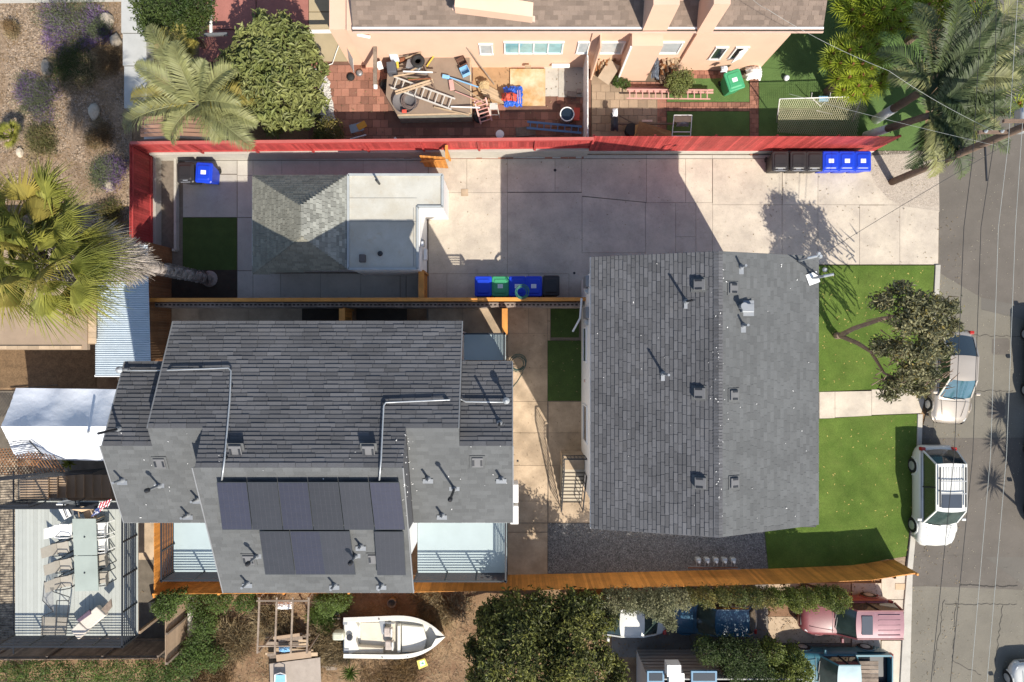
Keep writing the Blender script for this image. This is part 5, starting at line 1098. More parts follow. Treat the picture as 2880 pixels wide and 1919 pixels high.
# --- palms
def frond(par, o, az, L, el, droop, ll, m, nl=46, twist=0, name='frond', v=.5):
    """one feather frond: curved rachis with two rows of leaflets"""
    o = Vector(o); pts = []; n = 12; p = o.copy(); e = el; seg = L/n
    for i in range(n+1):
        pts.append(p.copy()); p = p+Vector((math.cos(az)*math.cos(e), math.sin(az)*math.cos(e), math.sin(e)))*seg; e -= droop/n*(.5+i/n); az += twist/n
    mb = MB(); mb.tube(pts, [.035*(1-.85*i/n)+.004 for i in range(n+1)], 5)
    for j in range(nl):
        t = .10+.9*j/nl; f = t*n; i = min(int(f), n-1); q_ = pts[i].lerp(pts[i+1], f-i); d = (pts[i+1]-pts[i]).normalized(); sd = d.cross(Vector((0, 0, 1))).normalized(); upv = sd.cross(d)
        l = ll*math.sin(PI*min(1, .18+t*.86))**.6*random.uniform(.85, 1.1)
        for s in (1, -1):
            dd = (sd*s*math.cos(.5)+d*.65+upv*v*random.uniform(.3, 1)).normalized(); tip = q_+dd*l+Vector((0, 0, -l*.25*random.uniform(.4, 1.2))); mid = q_+dd*l*.55; wv = d*(.026)
            mb.add([q_-wv*.4, q_+wv*.6, mid+wv, mid-wv, tip], [(0, 1, 2, 3), (3, 2, 4)])
    return mb.build(name, m, par)
def feather_palm(label, base, top, specs, L, ll, m, ym=None, tr=.16, painted=0, nl=46):
    r = empty('feather_palm', base, label=label, cat='palm tree'); b, t = Vector(base), Vector(top)
    n = 10; mb = MB(); mb.tube([b.lerp(t, i/n) for i in range(n+1)], [tr*(1.25-.35*i/n)+(.012 if i % 2 else 0) for i in range(n+1)], 12); mb.build('trunk', BARKP if not painted else BARK, r, smooth=True)
    if painted: MB().tube([b, b.lerp(t, .2), b.lerp(t, painted)], [tr*1.33, tr*1.28, tr*1.22], 12).build('whitewash', WPAINT, r, smooth=True)
    for az, k, el, dr in specs: frond(r, t, R(az), L*k, R(el), R(dr), ll, (ym if (ym and random.random() < .25) else m), nl)
    return r
p0 = A(560, 290, 3.0)
feather_palm('pale green feather palm above the cream shed, drooping over the red fence', (p0.x, p0.y, 0), p0, [(118, 1.05, 45, 75), (178, .85, 30, 70), (200, 1.15, 35, 110), (150, .8, 50, 60), (60, .6, 60, 70), (35, .75, 45, 90), (5, .85, 30, 85), (-20, .85, 30, 100), (-40, .95, 28, 110), (-60, .6, 30, 120), (85, .55, 60, 90), (225, .7, 20, 100), (-10, .7, 50, 110), (100, .8, 65, 100)], 3.6, .85, FR, FRY, .15, nl=60)
p0 = A(520, 190, 2.4)
feather_palm('small yellowing palm behind the pale feather palm', (p0.x, p0.y, 0), p0, [(112, .8, 50, 60), (80, .9, 50, 60), (60, .6, 40, 80), (140, .6, 40, 80), (95, .5, 70, 60)], 2.3, .6, FRY, None, .08, nl=44)
pa, ta = G(2462, 338), A(2630, 235, 4.6)
feather_palm('dark feather palm with whitewashed trunk base, upper of the two by the street', (pa.x, pa.y, 0), (ta.x, ta.y, 4.6), [(72, 1.1, 40, 50), (50, 1.2, 35, 60), (20, 1.1, 30, 60), (5, .9, 30, 70), (-15, .8, 30, 90), (95, .9, 50, 60), (120, .8, 40, 80), (150, .75, 30, 100), (60, .8, 60, 60), (35, .9, 55, 70), (-40, .7, 20, 110), (310, .6, 30, 100), (80, 1.0, 30, 70), (170, .55, 35, 110), (63, 1.15, 30, 50), (42, 1.2, 20, 50), (28, 1.0, 45, 60), (12, 1.1, 20, 60), (-5, .8, 45, 80), (105, .9, 25, 70), (-60, .6, 20, 110), (-25, .8, 30, 90)], 4.1, .85, FRD, FR, .17, .35, nl=64)
pa, ta = G(2435, 382), A(2615, 325, 4.2)
feather_palm('dark feather palm with whitewashed trunk base, nearer the red fence', (pa.x, pa.y, 0), (ta.x, ta.y, 4.2), [(28, 1.25, 30, 40), (15, 1.1, 35, 60), (45, .9, 40, 70), (-15, .8, 30, 90), (-45, .7, 20, 100), (-75, .7, 10, 90), (-95, .6, 0, 90), (70, .7, 55, 70), (110, .4, 40, 100), (-30, .9, 35, 80), (-60, .8, 25, 90), (22, 1.2, 20, 50), (0, .9, 35, 80), (55, .8, 60, 70), (-50, .6, 40, 100), (-85, .5, 30, 110)], 4.2, .8, FRD, FR, .15, .38, nl=64)
# broad leaf plant under the pole
bpz = empty('banana_plant', G(2650, 400), label='broad leaved green plant beside the utility pole', cat='plant')
for i in range(13):
    a = R(-150+i*27+random.uniform(-9, 9)); c = A(2690+random.uniform(-25, 25), 375+random.uniform(-22, 22), 2.2); L = random.uniform(.9, 1.5); mb = MB(); vs = []
    for j in range(8):
        t = j/7; w_ = .24*math.sin(PI*min(1, .1+t*.88))+.01; p = c+Vector((math.cos(a)*L*t, math.sin(a)*L*t, .3*math.sin(t*2.4)-.3*t*t)); s = Vector((-math.sin(a), math.cos(a), 0))*w_; vs += [p-s, p+Vector((0, 0, -.04)), p+s]
    mb.add(vs, [f for j in range(7) for f in ((3*j, 3*j+1, 3*j+4, 3*j+3), (3*j+1, 3*j+2, 3*j+5, 3*j+4))]).build('leaf', FAN if i % 2 else FR, bpz)
def fanleaf(par, o, az, el, Rr, m, n=22, pet=.9, spread=R(150), name='fan_leaf', dr=.5):
    o = Vector(o); d = Vector((math.cos(az)*math.cos(el), math.sin(az)*math.cos(el), math.sin(el))); c = o+d*pet; sd = d.cross(Vector((0, 0, 1))).normalized(); mb = MB(); mb.tube([o, c], [.03, .02], 5); vs = []; fs = []
    for i in range(n):
        a = -spread/2+spread*i/(n-1); q_ = d*math.cos(a)+sd*math.sin(a); l = Rr*(.78+.22*math.cos(a))*random.uniform(.9, 1.05); w_ = (sd*math.cos(a)-d*math.sin(a)).normalized()*(l*.40*math.tan(spread/n/2)*1.1)
        m1 = c+q_*l*.40+Vector((0, 0, -dr*.07*l)); b = len(vs); tip = c+q_*l+Vector((0, 0, -dr*l*random.uniform(.3, .8))); rid = Vector((0, 0, .035))
        vs += [c, m1-w_, m1+rid, m1+w_, tip]; fs += [(b, b+1, b+2), (b, b+2, b+3), (b+1, b+4, b+2), (b+2, b+4, b+3)]
    mb.add(vs, fs); return mb.build(name, m, par)
tp = G(590, 785, 0); top = Vector((tp.x, tp.y, 11.0))
fpm = empty('fan_palm', tp, label='tall fan palm with a ringed trunk and shaggy crown at the left edge', cat='palm tree')
mb = MB(); n = 60
mb.tube([Vector((tp.x, tp.y, 10.6*i/n)) for i in range(n+1)], [(.27 if i else .42)-.08*min(1, i/8)+(.03 if i % 2 else 0) for i in range(n+1)], 16); mb.build('trunk', BARKP, fpm)
ch = MB()
for i in range(420):
    a = random.uniform(0, 2*PI); z = random.uniform(.3, 7.4); rr = .23; c = Vector((tp.x+rr*math.cos(a), tp.y+rr*math.sin(a), z)); t = Vector((-math.sin(a), math.cos(a), 0)); ch.add([c-t*.12, c+t*.12, c+Vector((math.cos(a)*.09, math.sin(a)*.09, .13))], [(0, 1, 2)])
ch.build('bark_scales', BARKP, fpm, kind='stuff')
n = 9000; a = rng.uniform(0, 2*PI, n); z = rng.uniform(6.4, 10.6, n); k = .35+.85*((z-6.0)/4.6)**.8*rng.uniform(.4, 1, n); b = np.stack([tp.x+np.cos(a)*k*.6, tp.y+np.sin(a)*k*.6, z], 1)
d = np.stack([np.cos(a)+rng.normal(0, .35, n), np.sin(a)+rng.normal(0, .35, n), -1.3+rng.normal(0, .4, n)], 1); d /= np.linalg.norm(d, axis=1)[:, None]; s = np.cross(d, rng.normal(size=(n, 3))); s /= np.linalg.norm(s, axis=1)[:, None]; s *= .016; L = rng.uniform(.35, .9, n)[:, None]
fastobj('dead_skirt', np.stack([b-s, b+s, b+d*L+s*.3, b+d*L-s*.3], 1).reshape(-1, 3), np.arange(n)[:, None]*4+np.array([0, 1, 2, 3]), STRAW, fpm)
for i in range(58): fanleaf(fpm, top+Vector((random.uniform(-.35, .35), random.uniform(-.9, .7), random.uniform(-.8, .5))), i*2.399+random.uniform(-.4, .4), R(random.uniform(-35, 80)), random.uniform(1.2, 1.7), FAN if random.random() < .66 else FRY, 30, random.uniform(.6, 1.6), R(random.uniform(70, 150)), dr=random.uniform(.5, 1.3))
for i in range(34): fanleaf(fpm, top+Vector((0, 0, random.uniform(-.9, .2))), i*2.399+1, R(random.uniform(-50, -20)), .9, STRAW, 20, random.uniform(.8, 1.2), name='dead_leaf', dr=1.)
r = empty('small_fan_palm', G(32, 385), label='small bright fan palm in the gravel at the left edge', cat='palm tree')
for i in range(16): fanleaf(r, A(32, 380, .8), i*2.399, R(random.uniform(5, 60)), .42, FAN, 18, random.uniform(.2, .45), R(190), dr=.3)
def agave(label, px, py, h, n, L, m, w_=.05, name='agave', cat='agave'):
    r = empty(name, G(px, py), label=label, cat=cat); c = A(px, py, h)
    for i in range(n):
        a = i*2.399; e = R(10+60*(1-i/n)*random.uniform(.7, 1.1)); l = L*random.uniform(.8, 1.1); d = Vector((math.cos(a)*math.cos(e), math.sin(a)*math.cos(e), math.sin(e))); s = Vector((-math.sin(a), math.cos(a), 0))*w_; mi = c+d*l*.5
        MB().add([c-s*.6, c+s*.6, mi+s+Vector((0, 0, .02)), mi-s+Vector((0, 0, .02)), c+d*l-Vector((0, 0, l*.15)), mi-Vector((0, 0, .03)), c-Vector((0, 0, .03))], [(0, 6, 5, 3), (6, 1, 2, 5), (3, 5, 4), (5, 2, 4)]).build('leaf', m, r)
    return r
agave('spiky dark green yucca below the boat stern', 987, 1890, .5, 46, .62, LG5, .022)
agave('grey green agave by the gravel strip and red bricks', 888, 330, .4, 22, .5, LG6, .04)
agave('small leafy plant in the gap below the white canopy', 197, 1303, 1.6, 14, .4, LG4, .05, 'potted_plant', 'plant')
def rosette(par, c, Rr, m):
    key = ('ros', m.name)
    if key not in UNIT:
        mb = MB()
        for i in range(64):
            a = i*2.399; e = R(78-74*(i/64)**.8); l = random.uniform(.85, 1.08); d = Vector((math.cos(a)*math.cos(e), math.sin(a)*math.cos(e), math.sin(e))); s = Vector((-math.sin(a), math.cos(a), 0))*.030; mi = d*l*.5
            mb.add([-s*.6, s*.6, mi+s, mi-s, d*l-Vector((0, 0, l*.14))], [(0, 1, 2, 3), (3, 2, 4)])
        me = bpy.data.meshes.new('leaf_rosette'); me.from_pydata(mb.v, [], mb.f); me.materials.append(m); UNIT[key] = me
    o = bpy.data.objects.new('leaf_rosette', UNIT[key]); put(o, par); o.location = Vector(c)-ORG[par.name]; o.scale = (Rr, Rr, Rr*.8); o.rotation_euler = (random.uniform(-.35, .35), random.uniform(-.35, .35), random.uniform(0, 6)); return o
def dragon(label, base, cs, name='dragon_tree', rr=(.55, .75), cmat=ROS):
    r = empty(name, base, label=label, cat='tree'); mb = MB(); b = Vector(base); f = b+Vector((0, 0, 1.4)); mb.tube([b, f], [.2, .15], 8)
    for c in cs: mb.tube([f, f.lerp(Vector(c), .6)+Vector((0, 0, -.2)), c], [.09, .06, .045], 6)
    mb.build('trunk', BARK, r)
    for c in cs: rosette(r, c, random.uniform(*rr), cmat); MB().lathe([(.07, 0), (.05, .1)], Vector(c)+Vector((0, 0, .12)), 6).build('bud', RUST, r)
def disc_pts(px, py, rx, ry, n, h0, h1):
    out = []; tries = 0
    while len(out) < n and tries < 3000:
        tries += 1; a, q_ = random.uniform(0, 2*PI), math.sqrt(random.random()); x, y = px+rx*q_*math.cos(a), py+ry*q_*math.sin(a)
        if all((x-o[0])**2+(y-o[1])**2 > 27**2 for o in out): out.append((x, y, h0+(h1-h0)*(1-q_)))
    return [A(*o) for o in out]
dragon('round yellow green rosette tree standing alone above the football net', gbase(2420, 185, 3.0), disc_pts(2412, 185, 82, 88, 30, 2.6, 3.6))
dragon('wide rosette tree cluster along the top edge beside the pink house', gbase(2500, 20, 3.0), disc_pts(2480, 20, 120, 75, 40, 2.8, 3.8))
dragon('rosette tree at the top edge above the dark palms', gbase(2680, 20, 3.2), disc_pts(2670, 15, 100, 60, 30, 3.0, 3.9))
dragon('rosette tree at the right edge beside the pole', gbase(2885, 285, 3.0), disc_pts(2885, 290, 30, 40, 8, 3.0, 3.5))
dragon('rosette tree off the right edge whose spiky heads shade the road', G(2990, 1560), [G(2935, 1612, 5), G(2948, 1500, 5), G(2966, 1424, 5.2), G(3005, 1550, 5.3), G(3010, 1440, 5.6)], rr=(.8, .95))
# rocks
for px, py, s, lb in ((138, 193, .42, 'long pale boulder on the gravel'), (270, 318, .42, 'white boulder beside the brown grass tuft'), (312, 522, .38, 'pale boulder below the purple bush'), (305, 62, .45, 'tawny boulder beside the sage bush'), (330, 120, .4, 'rust coloured boulder near the pale path'), (10, 560, .3, 'small pale stone at the left edge'), (60, 432, .25, 'small stone beside the round olive bush')):
    vs = []; n = 9
    for j in range(6):
        for i in range(n): a = 2*PI*i/n; f = math.sin(PI*(j+.5)/6)*random.uniform(.85, 1.1); vs.append(G(px, py, 0)+Vector((s*f*math.cos(a)*.7*random.uniform(.85, 1.1), s*f*math.sin(a)*random.uniform(.85, 1.1), s*.6*math.cos(PI*(j+.5)/6)+.1)))
    MB().add(vs, [(j*n+i, (j+1)*n+i, (j+1)*n+(i+1) % n, j*n+(i+1) % n) for j in range(5) for i in range(n)]+[tuple(range(n)), tuple(5*n+i for i in range(n))[::-1]]).build('boulder', ROCK, None, label=lb, cat='rock', bevel=.04)
def litter(name, n, fn, s0, m, z=.0, asp=.35):
    xy = fn(n); n = len(xy); a = rng.uniform(0, 2*PI, n); s = s0*rng.uniform(.4, 1.5, n); u = np.stack([np.cos(a), np.sin(a), rng.normal(0, .3, n)], 1)*s[:, None]; v = np.stack([-np.sin(a), np.cos(a), rng.normal(0, .2, n)], 1)*s[:, None]*asp
    C = np.concatenate([xy, np.full((n, 1), z)+np.abs(u[:, 2:])+.01], 1); P = np.stack([C-u, C+v, C+u, C-v], 1).reshape(-1, 3); return fastobj(name, P, np.arange(n)[:, None]*4+np.array([0, 1, 2, 3]), m, kind='stuff')
litter('leaf_litter', 16000, rect_fn(380, 1665, 1340, 1990, lambda x, y: np.sin(x*.031+y*.02)*np.sin(y*.043)+rng.normal(0, .5, len(x)) > -.2), .055, LBR, -.05, .18)
litter('leaf_litter', 5000, rect_fn(560, 1665, 1340, 1990), .09, LDRY, -.05, .08)
litter('leaf_litter', 5000, rect_fn(-20, 5, 360, 690), .05, LBR, -.02, .25)
litter('leaf_litter', 420, rect_fn(1210, 450, 2640, 745, lambda x, y: (y < 475) | (x > 2100) | (rng.uniform(0, 1, len(x)) > .75)), .035, LDRY, .022, .4)
litter('leaf_litter', 700, rect_fn(2560, 600, 2700, 1919), .035, LDRY, -.008, .4)
litter('leaf_litter', 500, rect_fn(900, 190, 1640, 430), .04, LDRY, .045, .4)
litter('leaf_litter', 350, rect_fn(1430, 865, 1660, 1470), .03, LDRY, .022, .4)
litter('leaf_litter', 2500, rect_fn(1720, 1640, 2480, 1919), .045, LBR, .035, .35)
# fallen leaves on the turf
mb = MB()
for i in range(220):
    p = G(random.uniform(2310, 2600), random.uniform(760, 1090) if i % 3 else random.uniform(1180, 1560), .07); a = random.random()*6; s = Vector((math.cos(a), math.sin(a), .2))*.05; t = Vector((-math.sin(a), math.cos(a), 0))*.02; mb.add([p-s, p+t, p+s, p-t], [(0, 1, 2, 3)])
mb.build('fallen_leaves', mat('leaf_litter', (.35, .28, .08), .8, .2, 4, piece=.4), None, kind='stuff')
# ================================================================ SMALL THINGS
def bld(mb, name, m, label, cat, **k): return mb.build(name, m, None, label=label, cat=cat, **k)
def ladder(name, label, a, b, wd, n, m, rw=.07, d=None, cat='ladder'):
    a, b = Vector(a), Vector(b); u = (b-a).normalized(); s = (d or Vector((-u.y, u.x, 0))).normalized()*wd/2; r = empty(name, (a.x, a.y, min(a.z, b.z)), label=label, cat=cat)
    for k in (-1, 1): MB().bar(a+s*k, b+s*k, rw, .04).build('rail', m, r)
    for i in range(n): p = a.lerp(b, (i+.5)/n); MB().bar(p-s, p+s, .045, .035).build('rung', m, r)
    return r
# raised platform with junk in the pink yard
pf = empty('work_platform', G(1220, 260), label='raised grey topped block platform covered with tools in the pink yard', cat='platform')
PT = 1.1
Pp = [A(x, y, PT) for x, y in ((1118, 325), (1325, 320), (1322, 140), (1210, 136), (1090, 200), (1085, 270))]
MB().slabpoly(Pp if 0 else Pp, .08).build('top', mat('platform_felt', (.235, .175, .13), .92, .12, 2, fine=.1), pf)
MB().prism([(p.x*1.0, p.y) for p in [q+Vector((0, 0, 0)) for q in Pp]], 0, PT-.1).build('wall', mat('mossy_block', (.24, .235, .20), .9, .25, 4, fine=.2), pf)
e = MB(); e.bar(Pp[0], Pp[1], .07, .05); e.bar(Pp[1], Pp[2], .07, .05); e.build('edge_trim', PALEW, pf)
T = PT+.02
ladder('ladder', 'long white ladder lying across the platform', A(1104, 232, T+.25), A(1275, 294, T+.18), .52, 9, ALU)
ladder('ladder', 'wooden A frame ladder half over the white one', A(1112, 262, T+.35), A(1218, 228, T+.4), .12, 3, PALEW)
bld(MB().bar(A(1178, 150, T+.5), A(1225, 255, T+.4), .06), 'wood_pole', BARK, 'dark leaning pole over the tool pile', 'pole')
bld(MB().bar(A(1200, 188, T+.1), A(1232, 142, T+.1), .05), 'broom_handle', YEL, 'yellow broom handle pointing at the pink wall', 'pole')
bld(MB().bar(A(1220, 302, T+.06), A(1320, 325, T+.06), .06), 'wood_pole', PALEW, 'tan pole along the front edge of the platform', 'pole')
bld(MB().bar(A(1268, 301, T+.06), A(1350, 304, T+.3), .05), 'wood_pole', WPAINT, 'white pole over the right edge of the platform', 'pole')
for px, py, m, lb, a in ((1300, 180, mat('brown_plastic', (.14, .07, .05), .6), 'brown milk crate behind the blue one', .5), (1308, 205, BLUEL, 'light blue milk crate on the platform', .45)):
    r = empty('milk_crate', A(px, py, T), rz=0, label=lb, cat='crate'); c = A(px, py, T); M = Matrix.Rotation(a, 4, 'Z')
    for k in (-1, 1):
        MB().box(c+M@Vector((k*.19, 0, .14)), (.02, .36, .28), M=M).build('side', m, r); MB().box(c+M@Vector((0, k*.18, .14)), (.38, .02, .28), M=M).build('side', m, r)
    for i in range(9): MB().box(c+M@Vector((-.16+i*.04, 0, .02)), (.018, .34, .02), M=M).build('slat', m, r)
sh_ = empty('push_broom', A(1258, 218, T), label='light blue push broom on the right of the platform', cat='broom'); MB().box(A(1254, 217, T+.1), (.34, .16, .12), -.2).build('head', BLUEL, sh_, bevel=.02); MB().bar(A(1262, 218, T+.12), A(1345, 246, T+.3), .05).build('handle', BLUEL, sh_)
sh_ = empty('push_broom', A(1268, 240, T), label='faded red scoop with a pale handle', cat='broom'); MB().box(A(1270, 240, T+.1), (.22, .5, .1), .15).build('head', PINKF, sh_, bevel=.03); MB().bar(A(1272, 228, T+.12), A(1360, 285, T+.3), .045).build('handle', PALEW, sh_)
bld(MB().bar(A(1280, 258, T+.1), A(1360, 290, T+.2), .035), 'pole', PINKF, 'thin pink pole beside the scoop', 'pole')
coil('hose_coil', 'coil of dark hose in a tub at the platform corner', 1153, 284, T+.15, .45, mat('hose_brown', (.12, .09, .08), .6), n=9, rt=.022, cat='hose')
bld(MB().lathe([(.42, 0), (.52, .25), (.55, .27), (.44, .06)], A(1140, 292, T), 22), 'plastic_tub', mat('tub_grey', (.13, .12, .12), .6), 'dark round tub under the hose coil', 'tub', smooth=True)
bld(MB().box(A(1137, 314, T+.3), (.22, .16, .1)), 'red_clip', REDPL, 'red handle of the hose tub', 'handle', bevel=.03)
wb = empty('wheelbarrow', A(1165, 178, T), label='grey wheelbarrow tray with a tyre in it', cat='wheelbarrow'); MB().slabpoly([A(1140, 190, T+.45), A(1178, 200, T+.45), A(1190, 178, T+.5), A(1178, 152, T+.5), A(1145, 168, T+.45)][::1], .18).build('tray', STEEL, wb, bevel=.03)
MB().lathe([(.14, 0), (.28, 0), (.32, .08), (.28, .16), (.14, .16), (.14, 0)], A(1176, 175, T+.55), 20).build('tyre', RUBB, wb, smooth=True); MB().bar(A(1140, 165, T+.6), A(1185, 148, T+.6), .05).build('handle', PALEW, wb); MB().bar(A(1155, 200, T+.6), A(1192, 182, T+.6), .05).build('handle', PALEW, wb)
for px, py, s, m, a, lb, nm in ((1113, 140, (.50, .42, .34), WPAINT, .05, 'white plastic tub standing by the pink wall', 'plastic_bin'), (1108, 160, (.38, .52, .30), mat('pale_blue_lid', (.50, .58, .66), .5), .35, 'pale blue lidded box beside the white tub', 'storage_box'), (1118, 183, (.12, .30, .15), YEL, .1, 'small yellow jug in the tool pile', 'jug'), (1103, 195, (.42, .5, .5), mat('dark_grey_plastic', (.08, .085, .10), .6), .1, 'dark grey crate in the pile by the post', 'crate'), (1142, 152, (.20, .24, .22), REDPL, .6, 'red toolbox piece among the pipes', 'toolbox'), (1140, 166, (.6, .16, .12), RUST, .3, 'rusty red rake bundle in the pile', 'rake'), (1068, 185, (.26, .3, .26), WPAINT, .3, 'white bucket beside the vertical plank', 'bucket'), (1286, 133, (.52, .32, .3), mat('sink_cream', (.55, .50, .43), .5), .0, 'old cream sink against the pink wall', 'sink'), (1092, 108, (.3, .36, .06), mat('dark_print', (.06, .10, .16), .6), .15, 'small dark blue picture board leaning on the pink wall', 'board')):
    bld(MB().box(A(px, py, T+s[2]/2), s, a), nm, m, lb, nm.split('_')[-1], bevel=.03)
random.seed(5)
for i, (m, lb) in enumerate(((BARK, 'dark'), (PALEW, 'pale'), (RUST, 'rusty'), (PALEW, 'tan'), (GRW, 'grey'), (GRW, 'weathered'), (LG5, 'greenish'), (PALEW, 'yellowish'), (STEEL, 'steel'), (BARK, 'brown'), (WPAINT, 'white'), (RUST, 'red brown'))):
    x, y = random.uniform(1100, 1150), 207+random.uniform(-12, 22) if i > 4 else 138+i*5; bld(MB().bar(A(x, y, T+.05+.05*i), A(x+random.uniform(55, 85), y+random.uniform(-10, 8), T+.08+.04*i), .05), 'wood_stick', m, lb+' stick in the heap of tools '+('under the ladder' if i > 4 else 'along the pink wall'), 'stick')
bld(MB().box(G(1058, 175, 1.3), (.14, .14, 2.6)), 'timber_post', GRW, 'upright weathered post beside the platform', 'post', bevel=.01); bld(MB().bar(A(1055, 108, 2.2), A(1055, 240, 2.2), .16, .1), 'plank', GRW, 'weathered beam lying from the pink wall to the bricks', 'plank')
bld(MB().tube([A(1056, 238, 2.2), A(1056, 250, 2.1)], .09, 10), 'paint_can', WPAINT, 'white can on the end of the weathered beam', 'can')
for px, py, s, m, lb, nm in ((1087, 245, (.5, .35, .4), RUBB, 'black tyre shape under the platform corner', 'tyre'), (1012, 208, (.3, .16, .12), STEEL, 'crumpled bag on the bricks', 'bag'), (988, 220, (.34, .2, .16), RUBB, 'black shoes on the bricks', 'shoes')): bld(MB().lathe([(s[0]*.4, 0), (s[0]*.6, s[2]*.5), (s[0]*.3, s[2])], G(px, py, .03), 9), nm, m, lb, nm, smooth=True)
tb_ = empty('garden_table', G(1010, 360), label='small grey and orange folding table on the shaded bricks', cat='table'); MB().box(A(1003, 360, .6), (.65, .4, .04), .25).build('top', STEEL, tb_); MB().box(A(1017, 354, .63), (.45, .3, .03), .5).build('cloth', mat('orange_cloth', (.55, .25, .03), .8), tb_)
for d in ((-.25, -.15), (.25, -.15), (-.25, .15), (.25, .15)): p = A(1003, 360, .6); MB().bar((p.x+d[0], p.y+d[1], .03), (p.x+d[0], p.y+d[1], .6), .03).build('leg', STEEL, tb_)
cr_ = empty('sawhorse', G(1010, 385), label='white cross shaped frame on the bricks by the red fence', cat='frame'); MB().bar(A(985, 392, .3), A(1030, 380, .3), .05).build('arm', WPAINT, cr_); MB().bar(A(1000, 380, .2), A(1010, 405, .2), .05).build('arm', GRW, cr_)
bld(MB().tube([A(1110, 388, .2), A(1117, 398, .2)], .06, 8), 'bottle', WPAINT, 'small white bottle by the red fence', 'bottle')
# plywood sheet, tarp bag, step ladders
ry = empty('plywood_sheet', G(1490, 250), label='large rust stained pale board lying on the ground', cat='board'); MB().box(G(1484, 249, .10), (1.7, 1.78, .05)).build('sheet', mat('stained_board', (.60, .50, .35), .8, .1, 1, col2=(.42, .24, .08), mix=.5, wear=.3, wcol=(.16, .09, .05)), ry)
tbg = empty('red_bundle', G(1435, 273, .15), label='red bundle strapped on a blue tarp', cat='bundle')
def crumple(name, c, sx, sy, sz, m, par=None, n=14, seed=1, **k):
    rr = random.Random(seed); vs = []; q = n
    for j in range(q+1):
        for i in range(q+1):
            u, v = i/q*2-1, j/q*2-1; e = max(0, 1-(abs(u)**2.5+abs(v)**2.5)*.75); vs.append(Vector(c)+Vector((u*sx/2*(1+rr.uniform(-.1, .1)), v*sy/2*(1+rr.uniform(-.1, .1)), sz*e+rr.uniform(-.5, .5)*sz*.3)))
    return MB().add(vs, [(j*(q+1)+i, j*(q+1)+i+1, (j+1)*(q+1)+i+1, (j+1)*(q+1)+i) for j in range(q) for i in range(q)]).build(name, m, par, **k)
crumple('tarp', A(1443, 273, .25), .9, .95, .22, BLUET, tbg, seed=3); crumple('bag', A(1432, 274, .45), .72, .38, .3, REDPL, tbg, seed=5, smooth=True)
for dx in (-10, 8): MB().bar(A(1432+dx, 262, .85), A(1434+dx, 287, .85), .04).build('strap', BLK, tbg)
for dx in (16, 22): MB().bar(A(1440+dx, 255, .6), A(1442+dx, 292, .6), .03).build('cart_bar', PINKF, tbg)
stl = empty('step_ladder', G(1390, 305), label='small pale step ladder with a shelf beside the platform', cat='ladder'); MB().box(A(1388, 300, 1.0), (.36, .3, .05)).build('shelf', ALU, stl)
for s in (-1, 1): MB().bar(A(1388+s*9, 292, 1.15), A(1393+s*12, 332, .1), .04).build('leg', ALU, stl)
for t in (.4, .8): MB().bar(A(1379+t*2, 292+40*t, 1.0-t*.8), A(1399+t*2, 292+40*t, 1-t*.8), .04).build('step', ALU, stl)
ladder('ladder', 'pink painted ladder leaning on the right of the platform', A(1350, 280, 1.0), A(1368, 345, .35), .55, 6, PINKF)
bld(MB().bar(A(1300, 118, 2.4), A(1390, 238, .1), .05), 'wood_pole', GRW, 'long thin pole leaning on the pink wall', 'pole')
for i in range(7): bld(MB().bar(A(1340+i*3, 225+i*7, .15), A(1405+i*2, 262+i*5, .15+i*.02), .07, .03), 'lath', PALEW, 'pale scrap lath in the heap before the sawdust patch', 'stick', group='scrap laths')
crumple('bag', A(1362, 240, .3), .5, .4, .25, mat('bag_tan', (.45, .33, .18), .8), None, seed=8, label='tan sack among the scrap laths', cat='sack')
for i, (px, py, m, lb, nm) in enumerate(((1350, 325, RUBB, 'black tyre in the shade beside the platform', 'tyre'), )): bld(MB().lathe([(.14, 0), (.30, 0), (.34, .1), (.30, .2), (.14, .2), (.14, 0)], A(px, py+5, .2), 18), nm, m, lb, nm, smooth=True)
bar = empty('metal_drum', G(1600, 325), label='white rimmed round drum with dark water', cat='drum'); c = G(1592, 335, 0); MB().lathe([(.30, 0), (.33, .6), (.34, .62)], c, 24).build('shell', mat('drum_grey', (.30, .31, .32), .5), bar, smooth=True); MB().lathe([(.30, 0), (.30, .01)], c+Vector((0, 0, .625)), 24).build('water', mat('dark_water', (.012, .02, .03), .08, spec=.8), bar)
MB().lathe([(.30, 0), (.345, .0), (.345, .02), (.30, .02), (.30, 0)], c+Vector((0, 0, .63)), 24).build('rim', WPAINT, bar)
bld(MB().box(A(1622, 322, .3), (.28, .6, .1), -.05), 'red_board', REDPL, 'red plastic tray beside the drum', 'tray', bevel=.01)
ladder('ladder', 'blue folded step ladder lying by the red fence', A(1482, 352, .35), A(1636, 366, .35), .30, 8, mat('blue_ladder', (.09, .17, .30), .5), .1)
bld(MB().box(G(1478, 372, .06), (.95, .45, .06), .1), 'grey_panel', GRW, 'grey panel under the blue ladder', 'panel'); bld(MB().lathe([(.20, 0), (.20, .06), (.08, .09)], A(1406, 379, .4), 18), 'umbrella_base', WPAINT, 'round white disc at the red fence', 'disc')
for px, py, s, lb in ((1608, 267, (.46, .26, .2), 'grey concrete block on the bricks, larger of two'), (1628, 258, (.2, .2, .2), 'small square concrete block near the larger one')): bld(MB().box(A(px, py, .15), s, -.1), 'concrete_block', CMU, lb, 'block')
bld(MB().box(A(1485, 188, .6), (.28, .08, .2)), 'wall_box', PALEW, 'small tan box at the foot of the pink wall', 'box'); bld(MB().box(A(1577, 186, .5), (.85, .16, .1)), 'shelf', WPAINT, 'white shelf at the foot of the pink wall', 'shelf')
